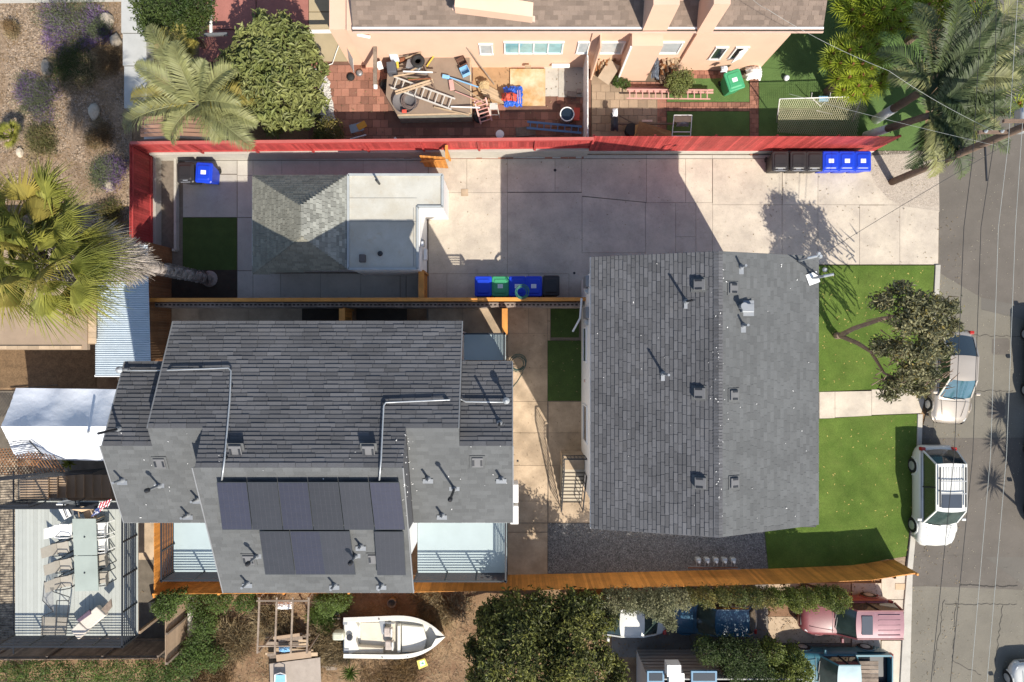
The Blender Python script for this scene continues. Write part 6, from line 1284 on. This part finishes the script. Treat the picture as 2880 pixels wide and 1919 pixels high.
# right pink yard
for (x0, x1, y0, y1, lb) in ((1668, 1722, 165, 205, 'split firewood stacked in the left recess of the pink wall'), (1852, 1895, 165, 225, 'split firewood stacked in the right recess beside the dark tarp')):
    r = empty('firewood_stack', G((x0+x1)/2, y1), label=lb, cat='firewood'); random.seed(x0)
    for i in range(46):
        x, y = random.uniform(x0, x1), random.uniform(y0, y1); z = .2+1.1*(1-(y-y0)/(y1-y0))+random.uniform(-.08, .08); c = G(x, y+8, z); a = PI/2+random.uniform(-.35, .35); M = Matrix.Rotation(a, 4, 'Z') @ Matrix.Rotation(random.uniform(-.3, .3), 4, 'Y') @ Matrix.Rotation(random.uniform(0, 3), 4, 'X')
        MB().box(c, (random.uniform(.28, .42), .12, .09), M=M).build('log', random.choice((PALEW, PALEW, TANW, BRW)), r)
crumple('tarp', A(1842, 190, 1.0), .35, 1.1, .3, mat('dark_grey_tarp', (.10, .12, .15), .5, bump=.8, bscale=10), None, seed=21, label='dark grey tarp hanging over the right firewood stack', cat='tarp')
bld(MB().box(G(1706, 222, .75), (.62, .95, .04), M=Matrix.Rotation(-.6, 4, 'Z') @ Matrix.Rotation(.35, 4, 'X')), 'plywood_sheet', mat('weathered_ply', (.36, .28, .20), .85, .12, 3, fine=.1), 'weathered plywood leaning on the left firewood', 'board')
ladder('ladder', 'long pinkish ladder on its side by the brick path', A(1762, 265, .55), A(1998, 267, .55), .42, 13, PINKF, .05)
ladder('ladder', 'upper rail section of the long pinkish ladder', A(1765, 253, .4), A(2006, 258, .4), .12, 2, PINKF, .08)
tree('leafy_shrub', 'pale green shrub before the right firewood stack', 'shrub', G(1915, 235), [blob(1900, 230, .9, 26, .5), blob(1925, 225, 1.0, 26, .5), blob(1910, 250, .7, 24, .4)], 3000, .10, LG1, .04)
tree('leafy_shrub', 'low weeds at the foot of the leaning plywood', 'shrub', G(1740, 235), [blob(1738, 230, .4, 16, .25), blob(1760, 238, .3, 14, .2)], 800, .08, LG5, .02)
crumple('trash_bag', A(2118, 208, .4), .75, .62, .4, WPAINT, None, seed=31, label='white bulging sack between the green bin and turf', cat='sack', smooth=True)
crumple('plastic_bag', A(2036, 196, 1.2), .3, .3, .2, LBL, None, seed=33, label='light plastic bag hanging by the green bin', cat='bag')
sg = empty('scrap_pile', G(1730, 330), label='dark upturned barrow with a pale bag on the tan pavers', cat='wheelbarrow'); crumple('tray', A(1728, 345, .4), .35, .85, .3, mat('dark_tray', (.06, .06, .065), .6), sg, seed=41, smooth=True); crumple('bag', A(1730, 318, .75), .24, .4, .15, LBL, sg, seed=42); MB().bar(A(1740, 349, .3), A(1900, 349, .3), .08).build('beam', BARK, sg); MB().bar(A(1735, 322, .5), A(1785, 350, .1), .04).build('handle', BARK, sg)
bld(MB().slabpoly([A(1798, 342, .9), A(1888, 370, .5), A(1888, 388, .4), A(1785, 388, .4)][::-1], .04), 'plywood_sheet', PLY, 'tan plywood sheet leaning on the red fence', 'board')
bld(MB().slabpoly([A(1784, 353, .4), A(1796, 350, .5), A(1796, 388, .5), A(1783, 386, .4)][::-1], .04), 'plywood_strip', PLY, 'narrow plywood strip beside the tan sheet', 'board')
bld(MB().lathe([(.28, 0), (.3, .4)], G(1772, 372, .02), 18), 'round_pot', RUBB, 'dark round pot half under the plywood', 'pot')
wt = empty('wire_cage', G(1920, 350), label='white framed panel and cage on the turf by the red fence', cat='frame')
for a, b in (((1896, 325), (1946, 325)), ((1946, 325), (1942, 384)), ((1942, 384), (1890, 384)), ((1890, 384), (1896, 325)), ((1892, 372), (1944, 372))): MB().bar(A(*a, .7), A(*b, .7), .03).build('bar', WPAINT, wt)
MB().slabpoly([A(1897, 326, .68), A(1945, 326, .68), A(1944, 344, .68), A(1896, 344, .68)][::-1], .02).build('panel', PALEW, wt); crumple('tangle', A(1920, 350, .5), .6, .25, .2, STEEL, wt, seed=50)
bld(MB().box(A(1820, 341, .2), (.5, .1, .06)), 'short_board', PINKT, 'short pinkish board on the tan pavers', 'board')
bld(MB().lathe([(.05, 0), (.12, .04), (.145, .13), (.12, .22), (.05, .26)], G(2208, 224, .03), 16), 'football', LBL, 'white ball on the turf', 'ball', smooth='sub')
# football goal with net
gl = empty('football_goal', G(2280, 330), label='small football goal with a pale honeycomb net beside the red fence', cat='goal')
TL, TR, BL_, BR_ = A(2193, 279, 1.7), A(2425, 272, 1.7), A(2172, 385, .15), A(2392, 395, .15); ML, MR = G(2168, 300, .05), G(2388, 310, .05)
fr_ = MB()
for a, b in ((TL, TR), (TL, G(2165+18, 345, .05)), (TR, G(2395, 345, .05)), (BL_, BR_)): fr_.tube([a, b], .025, 8)
fr_.build('frame', WPAINT, gl, smooth=True)
NETM = mat('net_cord', (.55, .52, .33), .8)
def net(P0, P1, P2, P3, nu, nv, par, sag=.15, r=.009):
    mb = MB()
    def pt(u, v): p = P0.lerp(P1, u).lerp(P3.lerp(P2, u), v); p = p.copy(); p.z -= sag*math.sin(PI*u)*(.4+.6*v); p.y -= .06*math.sin(PI*u)*math.sin(PI*v); return p
    for j in range(nv):
        for i in range(nu):
            o = .5*(j % 2); u = lambda k: min(1, max(0, (i+o+k)/nu)); v = lambda k: min(1, (j+k)/nv)
            a, b, c, d = pt(u(-.25), v(0)), pt(u(.25), v(0)), pt(u(.5), v(.5)), pt(u(.25), v(1)); e = pt(u(.75), v(.5)) if 0 else None
            for p, q_ in ((a, b), (b, pt(u(.5), v(.6)) if 0 else pt(u(.25+.25), v(1))), (a, pt(u(-.5), v(1)))): mb.bar(p, q_, r, r)
    return mb.build('net', NETM, par, kind='stuff')
net(TL, TR, BR_+Vector((0, 0, .6)), BL_+Vector((0, 0, .6)), 40, 18, gl)
net(TR, G(2412, 330, .9), G(2395, 345, .05), G(2372, 320, .9), 8, 9, gl, .05); 
lc = empty('lawn_chair', G(2320, 280), label='light blue folding chair standing behind the goal net', cat='chair'); MB().box(A(2316, 279, .45), (.45, .25, .04)).build('seat', BLUEL, lc)
for s in (-1, 1): MB().tube([A(2308+s*0, 300, .05), A(2298+s*26+10, 275, .45), A(2300+s*26+10, 262, .85)], .018, 6).build('frame', WPAINT, lc)
MB().bar(A(2296, 312, .3), A(2340, 322, .3), .03).build('brace', WPAINT, lc)
# planks and black bags by the shed, metal rods near the palm, white rail
crumple('trash_bag', A(615, 397, .4), .7, .45, .35, RUBB, None, seed=61, label='black plastic bag beside the cream shed', cat='bag')
crumple('trash_bag', A(655, 400, .3), .6, .4, .25, RUBB, None, seed=62, label='flat black bag under the palm fronds', cat='bag')
bld(MB().bar(A(592, -10, 1.4), A(594, 100, 1.4), .10), 'white_rail', WPAINT, 'white upright rail at the corner of the red concrete', 'rail'); bld(MB().bar(A(575, 99, 1.4), A(640, 97, 1.4), .12), 'metal_trough', STEEL, 'short metal trough below the white rail', 'trough')
bld(MB().bar(A(866, 90, 1.2), A(960, 89, 1.2), .12), 'white_beam', WPAINT, 'white beam crossing the olive concrete path', 'beam')
stw = MB(); pts_ = [(872, 205), (905, 230), (925, 260), (938, 290), (940, 340), (925, 385), (900, 385), (905, 330), (900, 260)]
stw.prism([tuple(G(x, y)[:2]) for x, y in pts_], -.02, .05).build('stone_strip', mat('pale_stones', (.42, .40, .37), .9, .2, 5, bump=.9, bscale=12, fine=.3, fscale=9), None, kind='structure')
scatter_stones('cobbles', 900, rect_fn(900, 215, 940, 385, lambda x, y: (x > 890+(y-200)*.1) & (x < 918+np.minimum(y-205, 120)*.18)), .05, .09, mat('pale_cobble', (.46, .44, .41), .9, .1, 3, piece=.25), .05)
bld(MB().tube([A(960, 110, .1), A(945, 150, .1), A(935, 180, .1), A(890, 195, .1), A(860, 200, .1)], .02, 5), 'white_hose', WPAINT, 'thin white hose trailing over the red paving', 'hose')
bld(MB().slabpoly([A(974, 130, 1.9), A(992, 165, 1.9), A(995, 205, .4), A(970, 150, .4)], .06), 'open_gate', WPAINT, 'white gate swung against the corner of the pink house', 'gate')
# ---- deck furniture
ZD = 3.12
tb_ = empty('glass_table', A(240, 1570, ZD), label='long frosted glass table in two halves on the raised deck', cat='table')
GT = mat('frosted_glass_top', (.33, .37, .33), .25, .12, 1.2, spec=.6)
MB().slabpoly([A(x, y, ZD+.74) for x, y in ((203, 1460), (269, 1460), (273, 1562), (208, 1563))][::-1], .03).build('table_top', GT, tb_); MB().slabpoly([A(x, y, ZD+.74) for x, y in ((208, 1565), (273, 1564), (277, 1663), (211, 1664))][::-1], .03).build('table_top', GT, tb_)
for x, y in ((212, 1475), (262, 1475), (216, 1650), (268, 1650), (210, 1563), (268, 1563)): p = A(x, y, ZD+.7); MB().bar((p.x, p.y, ZD), p, .04).build('leg', BLK, tb_)
for y in (1511, 1612): p = A(238, y, ZD+.745); MB().lathe([(.035, 0), (.035, .02)], p, 10).build('grommet', BLK, tb_)
SLG = mat('sling_fabric', (.36, .33, .28), .85, .08, 4)
def deck_chair(label, px, py, rz, m, solid=False, grp='chairs round the glass table'):
    r = empty('patio_chair', (0, 0, 0), label=label, cat='chair', group=grp); fm = m if solid else BLK
    MB().slabpoly([(-.25, -.26, .43), (.25, -.26, .43), (.25, .26, .41), (-.25, .26, .41)], .03).build('seat', m, r, bevel=.01)
    MB().slabpoly([(-.24, .24, .45), (.24, .24, .45), (.22, .50, 1.02), (-.22, .50, 1.02)], .03).build('backrest', m, r, bevel=.01)
    for s in (-1, 1):
        MB().tube([(s*.28, -.26, 0), (s*.28, -.24, .62), (s*.28, .1, .66), (s*.26, .34, .62)], .022, 6).build('armrest', fm, r)
        MB().bar((s*.25, .3, 0), (s*.25, .25, .45), .035).build('leg', fm, r); MB().bar((s*.25, -.24, 0), (s*.25, -.24, .45), .035).build('leg', fm, r)
    r.location = A(px, py, ZD+.3)*1.0; r.location.z = ZD; r.rotation_euler = (0, 0, rz)
deck_chair('white plastic chair left of the table, at its upper end', 190, 1489, R(90), WPAINT, True)
deck_chair('tan sling chair left of the table, first below the white one', 182, 1538, R(98), SLG); deck_chair('tan sling chair left of the table, in the middle', 190, 1585, R(98), SLG); deck_chair('tan sling chair left of the table, lowest', 192, 1632, R(98), SLG)
deck_chair('white plastic chair right of the table, upper', 290, 1485, R(-90), WPAINT, True); deck_chair('white plastic chair right of the table, second', 291, 1530, R(-88), WPAINT, True); deck_chair('tan sling chair right of the table, third', 293, 1572, R(-80), SLG); deck_chair('tan sling chair right of the table, lowest', 294, 1622, R(-86), SLG)
deck_chair('dark chair at the upper end of the table', 215, 1430, R(15), mat('dark_sling', (.14, .15, .16), .8), False)
deck_chair('pale wood chair in front of the striped flag', 258, 1448, R(20), PALEW, True)
um = empty('side_table', A(183, 1420, ZD), label='small pale side table above the white chairs', cat='table'); MB().box(A(180, 1435, ZD+.5), (.35, .75, .04), .5).build('top', WPAINT, um); MB().bar(A(180, 1435, ZD+.5), A(180, 1435, ZD+.5)-Vector((0, 0, .5)), .06).build('leg', WPAINT, um)
ch = empty('swing_seat', A(160, 1700, ZD), label='see through mesh rocking frame at the lower left of the deck', cat='swing'); ml = MB()
for a, b in (((125, 1635), (120, 1690)), ((120, 1690), (150, 1720)), ((125, 1635), (150, 1665)), ((150, 1665), (195, 1680)), ((195, 1680), (190, 1735)), ((150, 1720), (118, 1735)), ((118, 1735), (120, 1790)), ((190, 1735), (185, 1788)), ((160, 1690), (195, 1690)), ((160, 1690), (155, 1790)), ((158, 1750), (190, 1752))): ml.tube([A(*a, ZD+.9), A(*b, ZD+.6)], .018, 6)
ml.build('frame', BLK, ch); MB().add([A(125, 1636, ZD+.85), A(150, 1666, ZD+.85), A(152, 1722, ZD+.6), A(121, 1690, ZD+.7)], [(0, 1, 2, 3)]).build('mesh_panel', mat('grey_mesh', (.20, .20, .20), .9, alpha=.6), ch)
MB().slabpoly([A(118, 1736, ZD+.4), A(190, 1738, ZD+.4), A(185, 1790, ZD+.4), A(114, 1788, ZD+.4)][::-1], .02).build('seat_mesh', mat('tan_mesh', (.32, .29, .24), .9, alpha=.75), ch)
lo = empty('outdoor_sofa', A(250, 1740, ZD), label='cream sectional lounger placed diagonally at the lower right of the deck', cat='sofa')
CRM = mat('cream_cushion', (.56, .50, .43), .85, .06, 4)
MB().slabpoly([A(x, y, ZD+.5) for x, y in ((270, 1707), (297, 1732), (246, 1775), (222, 1748))][::-1], .25).build('cushion', CRM, lo, bevel=.04); MB().slabpoly([A(x, y, ZD+.55) for x, y in ((220, 1752), (247, 1775), (220, 1801), (197, 1775))][::-1], .3).build('cushion', CRM, lo, bevel=.04)
MB().slabpoly([A(x, y, ZD+.55) for x, y in ((250, 1716), (256, 1728), (222, 1752), (214, 1745))][::-1], .12).build('dark_cloth', mat('purple_cloth', (.10, .07, .10), .9, .3, 9), lo, bevel=.03); MB().slabpoly([A(x, y, ZD+.7) for x, y in ((285, 1715), (311, 1686), (314, 1708), (298, 1728))], .06).build('slat_table', GRW, lo)
# flag hanging from the deck rail
fg = empty('flag', A(290, 1430, ZD+1), label='red and white striped flag with a blue starred corner on the deck rail', cat='flag'); MB().bar(A(262, 1445, ZD+1.5), A(316, 1408, ZD+1.5), .025).build('pole', BLK, fg)
F0, F1, F2, F3 = A(280, 1415, ZD+1.45), A(316, 1404, ZD+1.3), A(304, 1428, ZD+.9), A(268, 1446, ZD+1.0)
for k in range(9): a, b = k/9, (k+1)/9; MB().add([F0.lerp(F1, a)+Vector((0, 0, .04*(k % 2))), F0.lerp(F1, b)+Vector((0, 0, .04*((k+1) % 2))), F3.lerp(F2, b), F3.lerp(F2, a)], [(3, 2, 1, 0)]).build('stripe', mat('flag_red', (.42, .03, .06), .8) if k % 2 else WPAINT, fg)
cn_ = MB().add([F0.lerp(F3, .5)+Vector((-.05, -.02, .05)), F0.lerp(F1, .35).lerp(F3, .45)+Vector((0, 0, .05)), F3.lerp(F2, .4)+Vector((0, -.05, .05)), F3+Vector((-.15, -.12, .05))], [(3, 2, 1, 0)]).build('canton', mat('flag_blue', (.03, .05, .16), .8), fg)
sm_ = MB(); random.seed(3)
for i in range(18): p = F0.lerp(F3, random.uniform(.5, 1)).lerp(F3.lerp(F2, .38), random.random())+Vector((-.03, -.03, .075)); sm_.box(p, (.035, .035, .004), random.random())
sm_.build('star', WPAINT, fg)
# ---- wooden stairs and landing above the deck
sr = empty('wood_stairs', G(240, 1300), label='brown wooden stairs in the shade between the canopy and the raised deck', cat='stairs')
for i in range(4): MB().slabpoly([A(56+i*20, 1343, 3.0), A(75+i*20, 1343, 3.0), A(75+i*20, 1408, 3.0), A(56+i*20, 1408, 3.0)][::-1], .05).build('board', TANW, sr)
for i in range(8): z = 2.8-i*.3; MB().slabpoly([A(134+i*25, 1338, z), A(160+i*25, 1336, z), A(160+i*25, 1400, z), A(134+i*25, 1402, z)][::-1], .05).build('step', TANW, sr)
mb = MB()
for (a, b, z0, z1) in (((0, 1342), (120, 1330), 3.2, 3.2), ((120, 1332), (300, 1318), 3.2, 1.2), ((40, 1408), (130, 1404), 3.1, 3.1)):
    for k in range(8): mb.bar(A(*a, z0)+Vector((0, 0, .12*k)), A(*b, z1)+Vector((0, 0, .12*k)), .02)
    mb.bar(A(*a, z0)+Vector((0, 0, 1.0)), A(*b, z1)+Vector((0, 0, 1.0)), .06)
mb.build('railing', BLK, sr)
sheet('dark_yard', [(-200, 1100), (640, 1100), (640, 1365), (-200, 1365)], -.008, mat('dark_ground', (.13, .11, .085), .95, .25, 3, fine=.2))
# black bar fences and clutter on the far left
bf = empty('bar_fence', G(90, 1500), label='black vertical bar fence at the far left edge of the deck', cat='fence'); mb = MB()
for i in range(72): y = 1330+i*7; mb.bar(A(-6, y, 2.9), A(42, y-2, 2.9), .022)
for x in (-2, 38): mb.bar(A(x, 1325, 3.0), A(x, 1840, 3.0), .04)
mb.build('bars', BLK, bf)
lt = empty('lattice_panel', G(200, 1300), label='brown wood lattice panel below the canopy at the left edge', cat='lattice'); mb = MB()
for i in range(-6, 16):
    for d in (-1, 1): a = A(i*9, 1262, 2.6+.01*d); b = A(i*9+d*52, 1335, 2.6+.01*d); mb.bar(a, b, .035, .01)
mb.build('lattice', BRW, lt)
rail = empty('deck_awning_frame', A(70, 1270, 3.4), label='thin curved black frame lying over the white canopy edge', cat='frame'); mb = MB()
for i in range(9): mb.tube([A(20+i*4, 1246+i*5, 3.0), A(55+i*4, 1240+i*5, 3.1), A(85+i*5, 1242+i*5, 3.0)], .012, 5)
mb.tube([A(82, 1240, 3.1), A(120, 1280, 3.0)], .03, 6); mb.build('bars', BLK, rail)
bld(MB().tube([A(248, 1218, 4.3), A(248, 1218, 2.9)], .05, 8), 'flag_pole', GALV, 'thin pole casting a diagonal shadow on the canopy', 'pole')
bld(MB().lathe([(.10, 0), (.22, .1), (.28, .3), (.30, .42), (.20, .44), (.16, .2)], G(362, 1062, .0), 18), 'clay_pot', PALEW, 'clay pot at the end of the corrugated roof', 'pot', smooth=True)
bld(MB().box(G(452, 1690, .5), (.4, .5, .4), .2), 'garden_stool', RUBB, 'dark object in the gap below the deck', 'box', bevel=.05)
# ---- boat
bo = empty('motor_boat', G(1100, 1765, .0), label='old open white motor boat with two seats resting on the dirt', cat='boat')
zs = 1.05
def gbt(px, py, z): return A(px, py, z)
n = 22; rim = []; 
def halfw(t): return 61*(1-max(0, (t-.50)/.50)**2.6) if t > .50 else 57+4*t/.50
def bcx(t): return 966+(1252-966)*t
def bcy(t): return 1795-3*t
vs = []
for i in range(n+1):
    t = i/n; hw_ = max(.8, halfw(t)); X, Y = bcx(t), bcy(t)
    for f, z, yy in ((-.35, 0.15, 1), (-.8, .35, 1), (-1, zs, 1), (-.80, zs+.03, 1), (-.74, .62, 1), (.74, .62, 1), (.80, zs+.03, 1), (1, zs, 1), (.8, .35, 1), (.35, .15, 1)):
        inner = abs(f) < .9 and z > .5
        if inner and t > .9: f_ = f*.25
        else: f_ = f
        if abs(f) > .7 and z > .6 and t > .55 and inner: z = z
        vs.append(gbt(X, Y+hw_*f_, z+(.12*t if z > .9 else 0)))
K = 10
fs = [(i*K+k, i*K+(k+1) % K, (i+1)*K+(k+1) % K, (i+1)*K+k) for i in range(n) for k in range(K)]+[tuple(range(K))[::-1], tuple(n*K+k for k in range(K))]
MB().add(vs, fs).build('hull', BOATW, bo, smooth=False)
MB().slabpoly([gbt(x, y, .68) for x, y in ((1015, 1752), (1128, 1752), (1128, 1838), (1015, 1838))][::-1], .04).build('floor', BOATF, bo)
MB().slabpoly([gbt(x, y, .86) for x, y in ((1130, 1760), (1190, 1765), (1200, 1798), (1192, 1832), (1130, 1836))][::-1], .15).build('foredeck', BOATW, bo, bevel=.02)
MB().slabpoly([gbt(x, y, .95) for x, y in ((968, 1750), (1000, 1750), (1008, 1765), (1000, 1800), (1010, 1828), (985, 1842), (968, 1842))][::-1], .3).build('stern_deck', BOATW, bo, bevel=.02)
MB().slabpoly([gbt(x, y, .93) for x, y in ((990, 1818), (1078, 1824), (1078, 1840), (985, 1838))][::-1], .25).build('side_bench', BOATF, bo, bevel=.02)
MB().slabpoly([gbt(x, y, .97) for x, y in ((965, 1740), (977, 1740), (977, 1758), (965, 1758))][::-1], .05).build('vent', STEEL, bo); MB().slabpoly([gbt(x, y, .97) for x, y in ((968, 1825), (981, 1825), (981, 1842), (968, 1842))][::-1], .05).build('vent', STEEL, bo)
for px, py in ((1092, 1778), (1095, 1815)):
    s_ = MB().box(gbt(px, py, 1.0), (.38, .42, .16)).build('seat', mat('worn_seat', (.42, .36, .32), .85, .2, 8, fine=.25), bo, bevel=.05); MB().box(gbt(px+10, py, 1.1), (.08, .4, .3)).build('backrest', BOATW, s_, bevel=.03)
MB().lathe([(.12, .0), (.15, .02), (.15, .04), (.12, .05)], gbt(984, 1793, 1.05), 18).build('steering_wheel', BLK, bo)
MB().tube([gbt(1082, 1752, 1.1), gbt(1110, 1754, 1.1)], .03, 6).build('hand_rail', STEEL, bo); MB().slabpoly([gbt(x, y, .9) for x, y in ((1066, 1748), (1082, 1748), (1082, 1785), (1074, 1785))][::-1], .2).build('console', STEEL, bo)
MB().slabpoly([gbt(x, y, 1.0) for x, y in ((1118, 1762), (1126, 1762), (1126, 1836), (1118, 1836))][::-1], .3).build('bulkhead', BOATW, bo)
om = MB().box(gbt(954, 1786, 1.0), (.55, .40, .45)).build('outboard_motor', mat('motor_cowl', (.45, .46, .36), .5, .1, 3), bo, bevel=.1)
for px, py in ((1066, 1742), (1075, 1849), (1147, 1846)): MB().lathe([(.035, 0), (.02, .05)], gbt(px, py, zs+.06), 8).build('cleat', BLK, bo)
# ---- yard below: pole frame, shelves, planks and scrap
pfm = empty('pergola', G(800, 1720), label='open grey pole frame standing over scrap timber', cat='frame')
for x in (727, 776, 821, 866): MB().bar(A(x+3, 1681, 2.0), A(x-3, 1838, 2.0), .07).build('roof_pole', GRW, pfm)
for x, y in ((727, 1683), (866, 1683), (727, 1835), (863, 1835)): p = A(x, y, 2.0); MB().bar(p, (p.x, p.y, 0), .07).build('leg', GRW, pfm)
MB().bar(A(722, 1690, 2), A(870, 1690, 2), .08).build('cross_pole', GRW, pfm); MB().bar(A(724, 1818, 2), A(866, 1818, 2), .05).build('cross_pole', GRW, pfm)
random.seed(12)
for i in range(26):
    x, y = random.uniform(745, 800), random.uniform(1790, 1850); L_ = random.uniform(50, 110); dy = random.uniform(-14, 6)
    bld(MB().bar(A(x, y, .2+.02*i), A(x+L_, y+dy, .22+.02*i), random.uniform(.08, .2), .04), 'scrap_board', random.choice((GRW, GRW, TANW, PALEW)), 'weathered scrap board in the heap under the pole frame', 'board', group='scrap boards under the pole frame')
for i in range(22):
    y = 1715+i*8; x = random.uniform(905, 925); bld(MB().bar(A(x, y+60 if y < 1700 else y, .12), A(x+random.uniform(25, 48), y+random.uniform(-6, 6), .14), .09, .03), 'slat', GRW, 'rotten slat in the row behind the boat stern', 'slat', group='rotten slats behind the boat')
bld(MB().slabpoly([A(x, y, .75) for x, y in ((776, 1843), (874, 1832), (876, 1850), (778, 1862))][::-1], .06), 'wide_plank', TANW, 'wide pale plank in front of the scrap heap', 'plank')
bld(MB().slabpoly([A(x, y, .6) for x, y in ((758, 1868), (900, 1850), (906, 2000), (762, 2000))][::-1], .05), 'plywood_sheet', mat('grey_ply', (.33, .28, .235), .88, .12, 3, fine=.12, wear=.2), 'large grey plywood sheet at the bottom edge', 'board')
lb_ = empty('cooler_box', A(790, 1905, .6), label='light blue seat in a white frame at the bottom edge', cat='chair'); MB().box(A(788, 1912, .85), (.48, .45, .06)).build('seat', BLUEL, lb_)
for s in (-1, 1): MB().tube([A(788+s*16, 1935, .8), A(788+s*15, 1898, .95), A(788, 1893, .97)], .025, 6).build('frame', WPAINT, lb_)
crumple('tarp', A(800, 1826, .8), .5, .25, .15, BLUEL, None, seed=71, label='crumpled light blue sheet on the scrap heap', cat='tarp'); crumple('tarp', A(800, 1703, .9), .75, .35, .2, WPAINT, None, seed=72, label='white crumpled sheet at the top of the pole frame', cat='tarp')
bld(MB().lathe([(.2, 0), (.22, .35), (.18, .36), (.17, .05)], G(1105, 1690, 0), 18), 'old_bucket', mat('old_pot', (.16, .13, .10), .9), 'round empty pot behind the boat', 'pot', smooth=True)
bg_ = MB().slabpoly([A(x, y, .5) for x, y in ((1172, 1860), (1195, 1853), (1204, 1873), (1178, 1884))][::-1], .05).build('printed_bag', mat('yellow_bag', (.60, .50, .12), .6, .1, 9), None, label='yellow and white printed bag under the boat bow', cat='bag'); MB().slabpoly([A(x, y, .505) for x, y in ((1180, 1862), (1193, 1858), (1196, 1870), (1183, 1876))][::-1], .004).build('print', LBL, bg_); MB().slabpoly([A(x, y, .51) for x, y in ((1184, 1865), (1191, 1863), (1193, 1868), (1186, 1871))][::-1], .004).build('print', mat('print_green', (.12, .35, .22), .6), bg_)
# gas meters and blocks along the orange fence
for i in range(5):
    px = 1965+i*24.5; r = empty('gas_meter', G(px, 1592, 0), label=['leftmost', 'second', 'middle', 'fourth', 'rightmost'][i]+' grey gas meter on the pipe rack by the orange fence', cat='gas meter', group='gas meters by the orange fence')
    p = A(px, 1577, .9); MB().box(p-Vector((0, 0, .12)), (.24, .2, .3)).build('body', GALV, r, bevel=.04); MB().lathe([(.05, 0), (.06, .06)], p+Vector((0, -.05, .05)), 10).build('dial', WPAINT, r)
    for s in (-1, 1): MB().tube([p+Vector((s*.08, -.1, 0)), p+Vector((s*.08, -.3, -.1))], .02, 6).build('pipe', GALV, r)
bld(MB().tube([A(1935, 1598, .7), A(2075, 1598, .7)], .03, 8), 'gas_pipe', RUST, 'brown supply pipe below the gas meters', 'pipe'); bld(MB().tube([A(1935, 1593, .5), A(2082, 1602, .5)], .025, 8), 'gas_pipe', STEEL, 'grey supply pipe below the gas meters', 'pipe')
bld(MB().lathe([(.05, 0), (.05, .02)], G(1456, 1297, .02), 14), 'drain_cap', BLK, 'small dark round drain in the walkway', 'drain'); bld(MB().lathe([(.06, 0), (.06, .02)], G(1615, 769, .025), 14), 'drain_cap', BLK, 'dark round drain by the white house corner', 'drain'); bld(MB().box(G(1307, 543, .03), (.34, .34, .03)), 'utility_cover', CONCS, 'small square utility cover in the court', 'cover'); bld(MB().lathe([(.07, 0), (.07, .02)], G(1561, 480, .025), 14), 'drain_cap', BLK, 'dark round cleanout in the court near the red fence', 'drain')
bld(MB().box(G(2540, 1650, .04), (.8, .3, .02)), 'meter_cover', PALEW, 'tan meter cover in the sidewalk by the fence end', 'cover')
